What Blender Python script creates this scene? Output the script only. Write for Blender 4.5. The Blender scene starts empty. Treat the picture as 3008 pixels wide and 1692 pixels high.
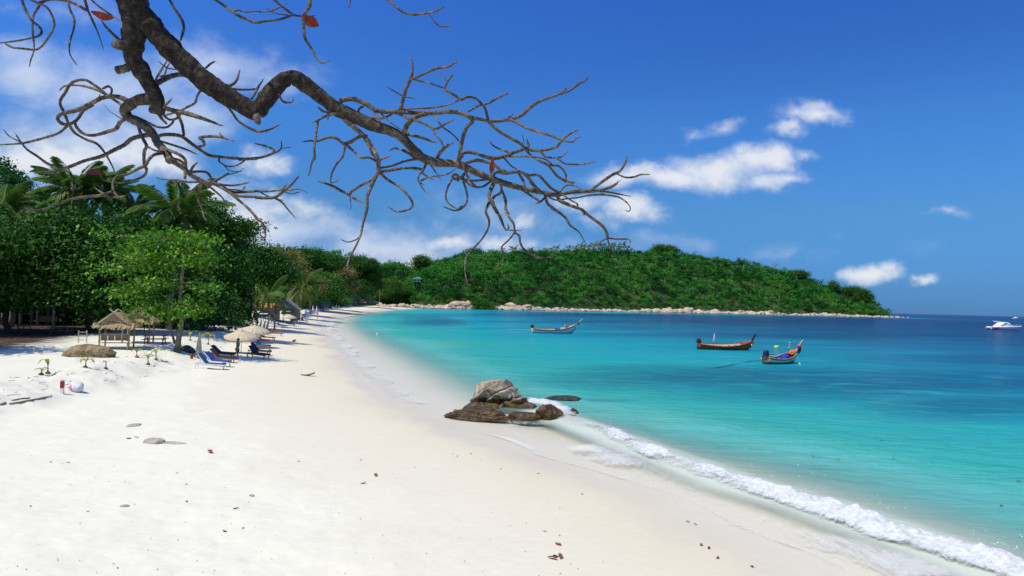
import bpy, math, random
import numpy as np
from mathutils import Vector, Matrix
random.seed(11)
RNG = np.random.default_rng(11)
scene = bpy.context.scene
col = scene.collection

# ------------------------------------------------------------------ camera
EYE = 5.6                       # metres above the sea
FOC = 2005.0                    # focal length in photo pixels (3008 wide)
PITCH, ROLL = math.radians(1.31), math.radians(1.46)
_f = Vector((0, math.cos(PITCH), math.sin(PITCH)))
_u = Vector((0, -math.sin(PITCH), math.cos(PITCH)))
_r = Vector((1, 0, 0))
CR = _r * math.cos(ROLL) + _u * math.sin(ROLL)
CU = _u * math.cos(ROLL) - _r * math.sin(ROLL)
cam_data = bpy.data.cameras.new('camera')
cam_data.sensor_width = 36.0
cam_data.lens = 36.0 * FOC / 3008.0
cam_data.clip_start = 0.1
cam_data.clip_end = 120000
cam = bpy.data.objects.new('camera', cam_data)
col.objects.link(cam)
M = Matrix.Identity(4)
for i in range(3):
    M[i][0], M[i][1], M[i][2] = CR[i], CU[i], -_f[i]
M[2][3] = EYE
cam.matrix_world = M
scene.camera = cam

def ray(u, v):
    return _f * FOC + CR * (u - 1504) - CU * (v - 846)
def at(u, v, Y):
    d = ray(u, v); d = d * (Y / d.y)
    return Vector((d.x, d.y, d.z + EYE))
def on(u, v, z):
    d = ray(u, v); d = d * ((z - EYE) / d.z)
    return Vector((d.x, d.y, z))
def horizon(u):
    return 892.0 + 0.0255 * (u - 1504)

# ------------------------------------------------------------------ light
SUN_AZ = (-0.80, -0.60)         # horizontal direction towards the sun
SUN_EL = math.radians(59)
_n = math.hypot(*SUN_AZ)
TO_SUN = Vector((SUN_AZ[0] / _n * math.cos(SUN_EL), SUN_AZ[1] / _n * math.cos(SUN_EL), math.sin(SUN_EL)))
sun_data = bpy.data.lights.new('sun', 'SUN')
sun_data.energy = 4.1
sun_data.angle = math.radians(0.53)
sun_data.color = (1.0, 0.93, 0.79)
sun = bpy.data.objects.new('sun', sun_data)
sun.rotation_euler = TO_SUN.to_track_quat('Z', 'Y').to_euler()
sun.location = (0, 0, 60)
col.objects.link(sun)

world = bpy.data.worlds.new('World')
scene.world = world
world.use_nodes = True
scene.view_settings.view_transform = 'Standard'
scene.view_settings.look = 'None'
scene.view_settings.exposure = 0.12
scene.view_settings.gamma = 1.0
scene.view_settings.use_curve_mapping = False
scene.cycles.max_bounces = 7
scene.cycles.diffuse_bounces = 3
scene.cycles.glossy_bounces = 2
scene.cycles.transmission_bounces = 3
scene.cycles.transparent_max_bounces = 16
scene.cycles.caustics_reflective = False
scene.cycles.caustics_refractive = False
scene.cycles.use_denoising = True

class NT:
    """small helper to write node trees"""
    def __init__(s, tree):
        s.t = tree; s.n = tree.nodes; s.l = tree.links
    def new(s, typ, **kw):
        n = s.n.new(typ)
        for k, v in kw.items():
            if hasattr(n, k): setattr(n, k, v)
            else: s.set(n, k, v)
        return n
    def set(s, n, k, v):
        sock = n.inputs[k] if not isinstance(k, str) or k in n.inputs else n.inputs[k.replace('_', ' ')]
        if hasattr(v, 'is_output') or isinstance(v, bpy.types.NodeSocket): s.l.new(v, sock)
        else: sock.default_value = v
    def math(s, op, a, b=0.0, c=None, clamp=False):
        n = s.n.new('ShaderNodeMath'); n.operation = op; n.use_clamp = clamp
        s.set(n, 0, a); s.set(n, 1, b)
        if c is not None: s.set(n, 2, c)
        return n.outputs[0]
    def vmath(s, op, a, b=(0, 0, 0)):
        n = s.n.new('ShaderNodeVectorMath'); n.operation = op
        s.set(n, 0, a)
        if op not in ('LENGTH', 'NORMALIZE'):
            if op == 'SCALE': s.set(n, 3, b)
            else: s.set(n, 1, b)
        return n.outputs[1] if op in ('LENGTH', 'DOT_PRODUCT') else n.outputs[0]
    def noise(s, vec, scale, detail=4.0, rough=0.55, dist=0.0):
        n = s.n.new('ShaderNodeTexNoise')
        if vec is not None: s.l.new(vec, n.inputs['Vector'])
        n.inputs['Scale'].default_value = scale; n.inputs['Detail'].default_value = detail
        n.inputs['Roughness'].default_value = rough; n.inputs['Distortion'].default_value = dist
        return n.outputs[0]
    def ramp(s, fac, stops, interp='LINEAR'):
        n = s.n.new('ShaderNodeValToRGB'); cr = n.color_ramp; cr.interpolation = interp
        while len(cr.elements) > 1: cr.elements.remove(cr.elements[-1])
        for i, (p, c) in enumerate(stops):
            e = cr.elements[0] if i == 0 else cr.elements.new(p)
            e.position = p
            e.color = tuple(c) + (1,) if not isinstance(c, (int, float)) else (c, c, c, 1)
        s.l.new(fac, n.inputs[0])
        return n.outputs[0]
    def mix(s, fac, a, b, blend='MIX'):
        n = s.n.new('ShaderNodeMix'); n.data_type = 'RGBA'; n.blend_type = blend
        s.set(n, 0, fac)
        for k, v in ((6, a), (7, b)):
            if isinstance(v, tuple) and len(v) == 3: v = v + (1,)
            s.set(n, k, v)
        return n.outputs[2]
    def mapr(s, v, a, b, c=0.0, d=1.0, smooth=True):
        n = s.n.new('ShaderNodeMapRange'); n.interpolation_type = 'SMOOTHSTEP' if smooth else 'LINEAR'
        s.set(n, 0, v); n.inputs[1].default_value = a; n.inputs[2].default_value = b
        n.inputs[3].default_value = c; n.inputs[4].default_value = d
        return n.outputs[0]
    def mapping(s, vec, scale=(1, 1, 1), loc=(0, 0, 0), rot=(0, 0, 0)):
        n = s.n.new('ShaderNodeMapping'); s.l.new(vec, n.inputs[0])
        n.inputs[1].default_value = loc; n.inputs[2].default_value = rot; n.inputs[3].default_value = scale
        return n.outputs[0]

# ------------------------------------------------------------------ sky: clear blue with fair-weather clouds
def build_sky():
    k = NT(world.node_tree)
    k.n.clear()
    sky = k.n.new('ShaderNodeTexSky')
    sky.sky_type = 'NISHITA'; sky.sun_disc = False
    sky.sun_elevation = SUN_EL
    sky.sun_rotation = math.atan2(SUN_AZ[0], SUN_AZ[1])
    sky.altitude = 0; sky.air_density = 1.0; sky.dust_density = 0.1; sky.ozone_density = 2.5
    tc = k.n.new('ShaderNodeTexCoord')
    d = tc.outputs['Generated']
    sep = k.n.new('ShaderNodeSeparateXYZ'); k.l.new(d, sep.inputs[0])
    # a polarising filter: the sky is deeper and bluer than the bare air, most of all low down
    filt = k.ramp(sep.outputs[2], SKY_FILTER)
    side = k.mapr(k.vmath('DOT_PRODUCT', d, tuple(TO_SUN)), -.40, .32, .40, .0, False)
    side = k.math('SUBTRACT', 1.0, k.math('MULTIPLY', side, k.mapr(sep.outputs[2], .12, .40)))
    tint = k.mix(1.0, k.vmath('SCALE', k.vmath('SCALE', sky.outputs[0], 1.3), side), filt, 'MULTIPLY')
    ys = k.math('MAXIMUM', sep.outputs[1], 0.02)
    comb = k.n.new('ShaderNodeCombineXYZ')
    k.l.new(k.math('DIVIDE', sep.outputs[0], ys), comb.inputs[0])
    k.l.new(k.math('DIVIDE', sep.outputs[2], ys), comb.inputs[1])
    p0 = comb.outputs[0]
    def wob(sc, amp, src):
        n = k.n.new('ShaderNodeTexNoise'); k.l.new(src, n.inputs['Vector'])
        n.inputs['Scale'].default_value = sc; n.inputs['Detail'].default_value = 5.0; n.inputs['Roughness'].default_value = .6
        return k.vmath('MULTIPLY', k.vmath('SUBTRACT', n.outputs[1], (.5, .5, .5)), (amp, amp * .6, 0))
    p = k.vmath('ADD', k.vmath('ADD', p0, wob(7.0, .11, p0)), wob(26.0, .035, p0))
    front = k.mapr(sep.outputs[1], 0.05, 0.3)
    n1 = k.noise(k.mapping(p0, (1, 1.6, 1)), 9.0, 9.0, 0.58, 0.35)
    n2 = k.noise(k.mapping(p0, (1, 1.5, 1), (7.3, 2.1, 0)), 30.0, 6.0, 0.62, 0.2)
    nn = k.math('ADD', k.math('MULTIPLY', n1, 0.75), k.math('MULTIPLY', n2, 0.25))
    def group(cl):
        tot = None
        for (u, v, ru, rv, w) in cl:
            r = ray(u, v)
            c = (r.x / r.y, r.z / r.y, 0)
            q = k.vmath('SUBTRACT', p, c)
            q = k.vmath('MULTIPLY', q, (FOC / ru / 1.15, FOC / rv / 1.15, 0))
            m = k.math('SUBTRACT', 1.0, k.vmath('LENGTH', q), clamp=True)
            m = k.math('MULTIPLY', m, w)
            tot = m if tot is None else k.math('MAXIMUM', tot, m)
        return tot
    puffs = group(CLOUDS)
    veils = group(VEILS)
    edge = k.math('ADD', k.math('MULTIPLY', puffs, 1.15), k.math('MULTIPLY', k.math('SUBTRACT', nn, 0.5), 2.0))
    a1 = k.math('MULTIPLY', k.mapr(edge, 0.08, 1.02), k.math('GREATER_THAN', puffs, 0.001))
    a1 = k.math('MULTIPLY', a1, k.mapr(puffs, 0.0, .42, .25, .93))
    ev = k.math('ADD', veils, k.math('MULTIPLY', k.math('SUBTRACT', n1, 0.5), 1.3))
    a2 = k.math('MULTIPLY', k.mapr(ev, 0.05, 1.0), 0.85)
    a2 = k.math('MULTIPLY', a2, k.mapr(veils, 0.0, 0.25))
    # unseen cloud round the rest of the sky, thickened to whiten the fill light
    n3 = k.noise(k.mapping(d, (1, 1, 2.2)), 3.2, 8.0, 0.6, 0.3)
    rest = k.math('MULTIPLY', k.mapr(n3, 0.47, 0.66), 0.85)
    rest = k.math('MULTIPLY', rest, k.math('SUBTRACT', 1.0, front))
    rest = k.math('MULTIPLY', rest, k.mapr(sep.outputs[2], 0.0, 0.08))
    a = k.math('MULTIPLY', k.math('MAXIMUM', a1, a2), front)
    a = k.math('MAXIMUM', a, rest)
    shade = k.mapr(k.math('ADD', k.math('MULTIPLY', puffs, 0.6), n1), 0.45, 1.1)
    cc = k.mix(shade, CLOUD_EDGE, CLOUD_CORE)
    final = k.mix(a, tint, cc)
    bg = k.n.new('ShaderNodeBackground')
    k.l.new(final, bg.inputs[0]); bg.inputs[1].default_value = 0.12
    out = k.n.new('ShaderNodeOutputWorld')
    k.l.new(bg.outputs[0], out.inputs[0])
SKY_FILTER = [(0.0, (.055, .17, .50)), (.03, (.075, .20, .50)), (.08, (.115, .275, .54)), (.13, (.155, .345, .57)), (.25, (.200, .480, .87)), (.42, (.185, .475, 1.08)), (1.0, (.26, .49, .92))]
CLOUD_EDGE, CLOUD_CORE = (4.6, 5.4, 6.8), (6.3, 6.5, 6.9)
# (u, v, radius u, radius v, weight) seen from the eye point
CLOUDS = [(2120, 500, 230, 75, 1.0), (2230, 470, 120, 70, 1.0), (2000, 520, 200, 55, 1.0), (1820, 525, 170, 45, .8), (2280, 535, 130, 45, .8),
          (2360, 455, 90, 30, .5), (2050, 385, 100, 45, .62), (2130, 370, 100, 40, .66), (2400, 345, 150, 50, .72), (2300, 385, 90, 35, .55),
          (1850, 620, 120, 60, .85), (1690, 600, 150, 45, .7), (1760, 655, 150, 50, .6), (1540, 655, 70, 35, .6),
          (2560, 800, 95, 45, 1.0), (2600, 790, 75, 45, .8), (2705, 830, 55, 28, .6), (2765, 632, 70, 24, .42),
          (1320, 715, 130, 45, .8), (1450, 715, 100, 45, .75), (1230, 765, 120, 40, .75), (1110, 740, 90, 35, .6), (1560, 715, 80, 35, .5),
          (180, 470, 330, 110, 1.0), (60, 470, 250, 90, 1.0), (330, 450, 240, 80, .95), (470, 470, 200, 70, .9), (780, 490, 120, 60, .85),
          (700, 620, 240, 75, .9), (870, 610, 150, 50, .6), (620, 560, 180, 70, .7), (60, 560, 300, 60, .9)]
VEILS = [(60, 190, 260, 130, .8), (330, 260, 330, 150, .85), (620, 190, 250, 130, .8), (820, 230, 190, 80, .6), (520, 330, 300, 120, .8),
         (250, 420, 420, 160, .9), (760, 690, 420, 110, .9), (1150, 720, 480, 90, .85), (1700, 720, 600, 60, .45), (2300, 730, 700, 50, .25),
         (1500, 640, 500, 130, .4), (150, 30, 300, 110, .4)]
build_sky()
# ------------------------------------------------------------------ helpers: noise, meshes, tags
def _h(ix, iy, iz, s):
    n = (ix * 374761393 + iy * 668265263 + iz * 1440662683 + s * 974711) & 0xffffffff
    n = ((n ^ (n >> 13)) * 1274126177) & 0xffffffff
    return ((n ^ (n >> 16)) & 0xffffff) / float(0xffffff)
def vnoise(P, s=0):
    P = np.asarray(P, float)
    if P.shape[1] == 2: P = np.c_[P, np.zeros(len(P))]
    i = np.floor(P).astype(np.int64); f = P - i; f = f * f * (3 - 2 * f)
    r = 0.0
    for dx in (0, 1):
        wx = f[:, 0] if dx else 1 - f[:, 0]
        for dy in (0, 1):
            wy = f[:, 1] if dy else 1 - f[:, 1]
            for dz in (0, 1):
                wz = f[:, 2] if dz else 1 - f[:, 2]
                r = r + wx * wy * wz * _h(i[:, 0] + dx, i[:, 1] + dy, i[:, 2] + dz, s)
    return r
def fbm(P, o=4, s=0, g=0.5):
    P = np.asarray(P, float); a, t, w = 1.0, 0.0, 0.0
    for k in range(o):
        t = t + a * vnoise(P * (2.03 ** k) + 17.3 * k, s + k); w += a; a *= g
    return t / w
def sstep(a, b, x):
    t = np.clip((np.asarray(x, float) - a) / (b - a), 0, 1)
    return t * t * (3 - 2 * t)
def unit(a):
    return a / np.maximum(np.linalg.norm(a, axis=-1, keepdims=True), 1e-9)

def tag(o, label=None, cat=None, group=None, kind=None):
    if label: o['label'] = label
    if cat: o['category'] = cat
    if group: o['group'] = group
    if kind: o['kind'] = kind
    return o
def link(name, data, parent=None):
    o = bpy.data.objects.new(name, data)
    col.objects.link(o)
    if parent is not None: o.parent = parent
    return o
def empty(name, loc, rz=0.0, label=None, cat=None, group=None):
    o = link(name, None)
    o.location = loc; o.rotation_euler = (0, 0, rz); o.empty_display_size = 0.2
    return tag(o, label, cat, group)
def copy_tree(o, parent=None):
    c = o.copy(); col.objects.link(c)
    if parent is not None: c.parent = parent
    for ch in list(o.children): copy_tree(ch, c)
    return c
def npmesh(name, V, F, mat=None, parent=None, attrs=None, smooth=False):
    """V (n,3), F (m,k) array of equal-sized faces"""
    me = bpy.data.meshes.new(name)
    V = np.asarray(V, np.float32); F = np.asarray(F, np.int32); m, k = F.shape
    me.vertices.add(len(V)); me.vertices.foreach_set('co', V.ravel())
    me.loops.add(m * k); me.loops.foreach_set('vertex_index', F.ravel())
    me.polygons.add(m); me.polygons.foreach_set('loop_start', np.arange(0, m * k, k, dtype=np.int32))
    if smooth: me.polygons.foreach_set('use_smooth', np.ones(m, bool))
    for a, arr in (attrs or {}).items():
        at_ = me.attributes.new(a, 'FLOAT', 'POINT'); at_.data.foreach_set('value', np.asarray(arr, np.float32))
    me.update(calc_edges=True); me.validate()
    if mat: me.materials.append(mat)
    return link(name, me, parent)

class MB:
    def __init__(s): s.v = []; s.f = []; s.a = []
    def add(s, V, F, a=0.0):
        o = len(s.v); s.v += [tuple(p) for p in V]; s.f += [tuple(i + o for i in f) for f in F]
        s.a += [a] * len(V) if isinstance(a, (int, float)) else list(a)
        return s
    def box(s, c, size, rot=None, top=(1, 1)):
        hx, hy, hz = size[0] / 2, size[1] / 2, size[2] / 2
        V = [Vector((x * hx * (top[0] if z > 0 else 1), y * hy * (top[1] if z > 0 else 1), z * hz)) for z in (-1, 1) for y in (-1, 1) for x in (-1, 1)]
        if rot is not None: V = [rot @ p for p in V]
        V = [p + Vector(c) for p in V]
        return s.add(V, [(0, 2, 3, 1), (4, 5, 7, 6), (0, 1, 5, 4), (2, 6, 7, 3), (0, 4, 6, 2), (1, 3, 7, 5)])
    def bar(s, a, b, w, h=None, up=(0, 0, 1)):
        a, b = Vector(a), Vector(b); h = h or w
        d = (b - a).normalized(); upv = Vector(up)
        if abs(d.dot(upv)) > .97: upv = Vector((1, 0, 0))
        x = d.cross(upv).normalized(); y = x.cross(d)
        V = [p + x * (i * w / 2) + y * (j * h / 2) for p in (a, b) for i, j in ((-1, -1), (1, -1), (1, 1), (-1, 1))]
        return s.add(V, [(3, 2, 1, 0), (4, 5, 6, 7), (0, 1, 5, 4), (1, 2, 6, 5), (2, 3, 7, 6), (3, 0, 4, 7)])
    def tube(s, pts, rads, n=8, cap=True, att=None):
        pts = [Vector(p) for p in pts]
        if isinstance(rads, (int, float)): rads = [rads] * len(pts)
        V, F, A = [], [], []
        ref = None
        for i, p in enumerate(pts):
            t = (pts[min(i + 1, len(pts) - 1)] - pts[max(i - 1, 0)]).normalized()
            if ref is None:
                ref = Vector((0, 0, 1)) if abs(t.z) < .9 else Vector((1, 0, 0))
            x = (ref - t * ref.dot(t)).normalized(); ref = x
            y = t.cross(x)
            for j in range(n):
                an = 2 * math.pi * j / n
                V.append(p + (x * math.cos(an) + y * math.sin(an)) * rads[i]); A.append(att[i] if att else 0.0)
        for i in range(len(pts) - 1):
            for j in range(n):
                a, b = i * n + j, i * n + (j + 1) % n
                F.append((a, b, b + n, a + n))
        if cap:
            F.append(tuple(range(n - 1, -1, -1))); e = (len(pts) - 1) * n
            F.append(tuple(range(e, e + n)))
        return s.add(V, F, A)
    def lathe(s, prof, n=16, c=(0, 0, 0), axis=None):
        V, F = [], []
        for r, z in prof:
            for j in range(n):
                an = 2 * math.pi * j / n
                V.append(Vector((r * math.cos(an), r * math.sin(an), z)))
        if axis is not None:
            q = Vector(axis).to_track_quat('Z', 'Y'); V = [q @ p for p in V]
        V = [p + Vector(c) for p in V]
        for i in range(len(prof) - 1):
            for j in range(n):
                a, b = i * n + j, i * n + (j + 1) % n
                F.append((a, b, b + n, a + n))
        F.append(tuple(range(n - 1, -1, -1))); e = (len(prof) - 1) * n; F.append(tuple(range(e, e + n)))
        return s.add(V, F)
    def grid(s, P, closed=False):
        """P[i][j] points"""
        n, m = len(P), len(P[0])
        F = [(i * m + j, i * m + j + 1, (i + 1) * m + j + 1, (i + 1) * m + j) for i in range(n - 1) for j in range(m - 1)]
        return s.add([p for row in P for p in row], F)
    def mesh(s, name, mat=None, smooth=False, attr=None):
        me = bpy.data.meshes.new(name)
        me.from_pydata([tuple(p) for p in s.v], [], s.f)
        if attr:
            a = me.attributes.new(attr, 'FLOAT', 'POINT'); a.data.foreach_set('value', np.asarray(s.a, np.float32))
        if smooth:
            me.polygons.foreach_set('use_smooth', np.ones(len(me.polygons), bool))
        me.update()
        if mat: me.materials.append(mat)
        return me
    def build(s, name, mat=None, parent=None, smooth=False, attr=None):
        return link(name, s.mesh(name, mat, smooth, attr), parent)
def thick(o, t, off=-1.0):
    m = o.modifiers.new('thickness', 'SOLIDIFY'); m.thickness = t; m.offset = off
    return o

# ------------------------------------------------------------------ materials
_mats = {}
def pm(name, c, rough=0.7, c2=None, scale=6.0, bump=0.0, bscale=None, spec=0.35, metal=0.0, stretch=(1, 1, 1), coords='Object', c3=None):
    """plain painted / natural material: two or three tones through noise, optional fine relief"""
    if name in _mats: return _mats[name]
    m = bpy.data.materials.new(name); m.use_nodes = True
    k = NT(m.node_tree); b = k.n['Principled BSDF']
    b.inputs['Roughness'].default_value = rough
    b.inputs['Specular IOR Level'].default_value = spec
    b.inputs['Metallic'].default_value = metal
    tc = k.n.new('ShaderNodeTexCoord'); vec = k.mapping(tc.outputs[coords], stretch)
    n = k.noise(vec, scale, 6.0, 0.6)
    c2 = c2 or tuple(x * 0.72 for x in c)
    stops = [(0.32, c2), (0.66, c)] if not c3 else [(0.3, c2), (0.5, c), (0.72, c3)]
    k.l.new(k.ramp(n, stops), b.inputs['Base Color'])
    if bump:
        bp = k.n.new('ShaderNodeBump'); bp.inputs['Strength'].default_value = bump; bp.inputs['Distance'].default_value = 0.02
        k.l.new(k.noise(vec, bscale or scale * 4, 6.0, 0.65), bp.inputs['Height']); k.l.new(bp.outputs[0], b.inputs['Normal'])
    _mats[name] = m
    return m
def leafmat(name, stops, trans=0.35, gloss=0.35, rough=0.45):
    """leaf: colour picked per leaf by the 'tint' attribute, light passes through"""
    if name in _mats: return _mats[name]
    m = bpy.data.materials.new(name); m.use_nodes = True
    k = NT(m.node_tree); b = k.n['Principled BSDF']; out = k.n['Material Output']
    a = k.n.new('ShaderNodeAttribute'); a.attribute_name = 'tint'
    c = k.ramp(a.outputs['Fac'], stops)
    k.l.new(c, b.inputs['Base Color'])
    b.inputs['Roughness'].default_value = rough; b.inputs['Specular IOR Level'].default_value = gloss
    tr = k.n.new('ShaderNodeBsdfTranslucent')
    k.l.new(k.mix(1.0, c, (1.0, 1.15, 0.5), 'MULTIPLY'), tr.inputs[0])
    mx = k.n.new('ShaderNodeMixShader'); mx.inputs[0].default_value = trans
    k.l.new(b.outputs[0], mx.inputs[1]); k.l.new(tr.outputs[0], mx.inputs[2]); k.l.new(mx.outputs[0], out.inputs[0])
    _mats[name] = m
    return m

# ------------------------------------------------------------------ leaves
def leaves(C, A, N, L, W, fold=0.12):
    A = unit(A); N = unit(N - A * (N * A).sum(1)[:, None]); S = np.cross(A, N)
    L = np.asarray(L)[:, None]; W = np.asarray(W)[:, None]
    V = np.stack([C - A * L / 2, C + S * W / 2 + N * fold * W + A * L * .08, C + A * L / 2 - N * fold * L, C - S * W / 2 + N * fold * W + A * L * .08], 1)
    return V.reshape(-1, 3), np.arange(len(C) * 4).reshape(-1, 4)
def clumped(clusters, per_area, per_clump, leaf, rng, flat=0.0, upward=0.6, inner=0.55, spread=1.0, sub=0):
    """clusters: (centre, radii); leaf clumps over each blob, leaves round each clump -> arrays C, N, tint"""
    Cs, Ns, Ts = [], [], []
    if sub:         # break every blob up into smaller boughs, so that there are gaps and shadows between
        small = []
        for c, r in clusters:
            r = np.array(r, float); n = sub
            d = unit(rng.normal(size=(n, 3))); d[:, 2] = np.abs(d[:, 2]) * 1.2 - .45; d = unit(d)
            for q in d:
                f = rng.uniform(.34, .54)
                small.append((np.array(c) + q * r * rng.uniform(.55, .88), np.array([r[0] * f, r[1] * f, r[2] * f * .85])))
        clusters = small
    for c, r in clusters:
        r = np.array(r, float); c = np.array(c, float)
        n = max(4, int(per_area * (r[0] * r[1] + r[0] * r[2] + r[1] * r[2]) * 4.2))
        d = unit(rng.normal(size=(n, 3)))
        d[:, 2] = np.where(d[:, 2] < -0.62, -d[:, 2] * .6, d[:, 2]); d = unit(d)
        rad = inner + (1.06 - inner) * rng.random(n) ** .7
        cc = c + d * r * rad[:, None]
        ct = rng.random(n)
        sz = leaf * per_clump ** .5 * .55 * spread
        k = per_clump
        cen = np.repeat(cc, k, 0)
        off = rng.normal(size=(n * k, 3)) * sz; off[:, 2] *= (1 - flat)
        Cs.append(cen + off)
        nn = np.repeat(d, k, 0) * (1 - upward) + np.array([0, 0, upward]) + rng.normal(size=(n * k, 3)) * .45
        Ns.append(nn)
        Ts.append(np.clip(np.repeat(ct, k) * .6 + rng.random(n * k) * .4, 0, 1))
    return np.concatenate(Cs), unit(np.concatenate(Ns)), np.concatenate(Ts)
def foliage(name, clusters, mat, parent, leaf=0.35, per_area=1.2, per_clump=26, aspect=0.5, seed=1, origin=(0, 0, 0), flat=0.3, upward=0.6, inner=0.55, tshift=0.0, spread=1.0, kind=None, sub=0):
    rng = np.random.default_rng(seed)
    C, N, T = clumped(clusters, per_area, per_clump, leaf, rng, flat, upward, inner, spread, sub)
    C = C - np.array(origin)
    A = rng.normal(size=C.shape); A[:, 2] -= .25
    L = leaf * (0.7 + .6 * rng.random(len(C)))
    V, F = leaves(C, A, N, L, L * aspect)
    o = npmesh(name, V, F, mat, parent, {'tint': np.repeat(np.clip(T + tshift, 0, 1), 4)})
    if kind: o['kind'] = kind
    return o
# ------------------------------------------------------------------ the shape of the land
def wxy(pts, z=0.03): return [tuple(on(u, v, z)[:2]) for u, v in pts]
SHORE_NEAR = [(24, -400), (17, -80), (11.5, -20), (9.3, 3), (8.2, 10)] + wxy([
    (2474, 1668), (2365, 1614), (2174, 1540), (2059, 1483), (1977, 1450), (1800, 1392), (1600, 1335), (1430, 1268), (1290, 1232),
    (1190, 1182), (1120, 1132), (1050, 1062), (992, 1006), (958, 966), (960, 946), (985, 932), (1040, 920), (1110, 911.5)])
HEAD = [(1226, 545), (1300, 552), (1400, 560), (1500, 573), (1620, 600), (1700, 640), (1800, 680), (2000, 748), (2150, 785), (2300, 815), (2450, 840), (2590, 855), (2642, 848)]
SHORE_HEAD = [((u - 1504) / FOC * y, y) for u, y in HEAD]
SHORE = SHORE_NEAR + SHORE_HEAD + [(520, 960), (330, 1250), (-300, 1500), (-3000, 1500)]
POLY = np.array(SHORE + [(-3000, -400)])
SEG = np.array(SHORE)
def sdist(x, y):
    """signed distance to the water line, positive on land"""
    P = np.c_[np.ravel(x), np.ravel(y)].astype(float)
    best = np.full(len(P), 1e18)
    for a, b in zip(SEG[:-1], SEG[1:]):
        ab = b - a; t = np.clip(((P - a) @ ab) / (ab @ ab), 0, 1)
        q = P - a - t[:, None] * ab
        best = np.minimum(best, (q * q).sum(1))
    ins = np.zeros(len(P), bool)
    n = len(POLY)
    for i in range(n):
        (x1, y1), (x2, y2) = POLY[i], POLY[(i + 1) % n]
        c = ((y1 > P[:, 1]) != (y2 > P[:, 1]))
        with np.errstate(divide='ignore', invalid='ignore'):
            xi = (x2 - x1) * (P[:, 1] - y1) / (y2 - y1 + 1e-12) + x1
        ins ^= c & (P[:, 0] < xi)
    return np.where(ins, 1, -1) * np.sqrt(best)
BANK_Y = [-400, -40, 20, 26, 34, 40, 52, 63, 101, 184, 300, 560]
BANK_X = [-60, -21, -20, -20.3, -20.8, -21.6, -24.5, -28.5, -39, -59, -84, -150]
def ground_z(x, y):
    x = np.ravel(np.asarray(x, float)); y = np.ravel(np.asarray(y, float))
    d = sdist(x, y)
    P = np.c_[x, y]
    z = np.where(d > 0, 1.2 * (1 - np.exp(-np.maximum(d, 0) / 8.5)), 0.075 * d)
    z = np.maximum(z, -3.0 - 0.01 * np.abs(d))
    w = np.interp(y, BANK_Y, BANK_X) - x + (fbm(P * .35, 3, 5) - .5) * 2.2
    z = z + 0.62 * sstep(-2.4, 2.0, w) * (d > 0)
    dry = sstep(5, 12, d)
    z = z + dry * (fbm(P * .45, 3, 9) - .5) * .16
    near = np.exp(-np.maximum(y, 0) / 60) * dry
    z = z + near * ((fbm(P * 2.2, 3, 3) - .5) * .05 + (vnoise(P * 6.0, 8) - .5) * .012)
    # trampled, hummocky bank face
    z = z + sstep(-2.5, -.4, w) * (1 - sstep(1.0, 3.5, w)) * (d > 0) * (fbm(P * 1.1, 3, 21) - .5) * .26 * (y < 60)
    return z
def gz(x, y): return float(ground_z([x], [y])[0])
def gp(u, v, dz=0.0):
    z = 1.2
    for _ in range(10):
        p = on(u, v, z); z = .5 * z + .5 * gz(p.x, p.y)
    return Vector((p.x, p.y, gz(p.x, p.y) + dz))

def polar_grid(th, rr):
    T, R = np.meshgrid(th, rr, indexing='ij')
    X = (R * np.sin(T)).ravel(); Y = (R * np.cos(T)).ravel()
    n, m = len(th), len(rr)
    i, j = np.meshgrid(np.arange(n - 1), np.arange(m - 1), indexing='ij')
    a = (i * m + j).ravel()
    F = np.c_[a, a + 1, a + m + 1, a + m]
    return X, Y, F[:, ::-1]
DEG = math.pi / 180
TH = np.r_[np.linspace(-180, -48, 34)[:-1], np.linspace(-48, 44, 430), np.linspace(44, 180, 34)[1:]] * DEG

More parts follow.
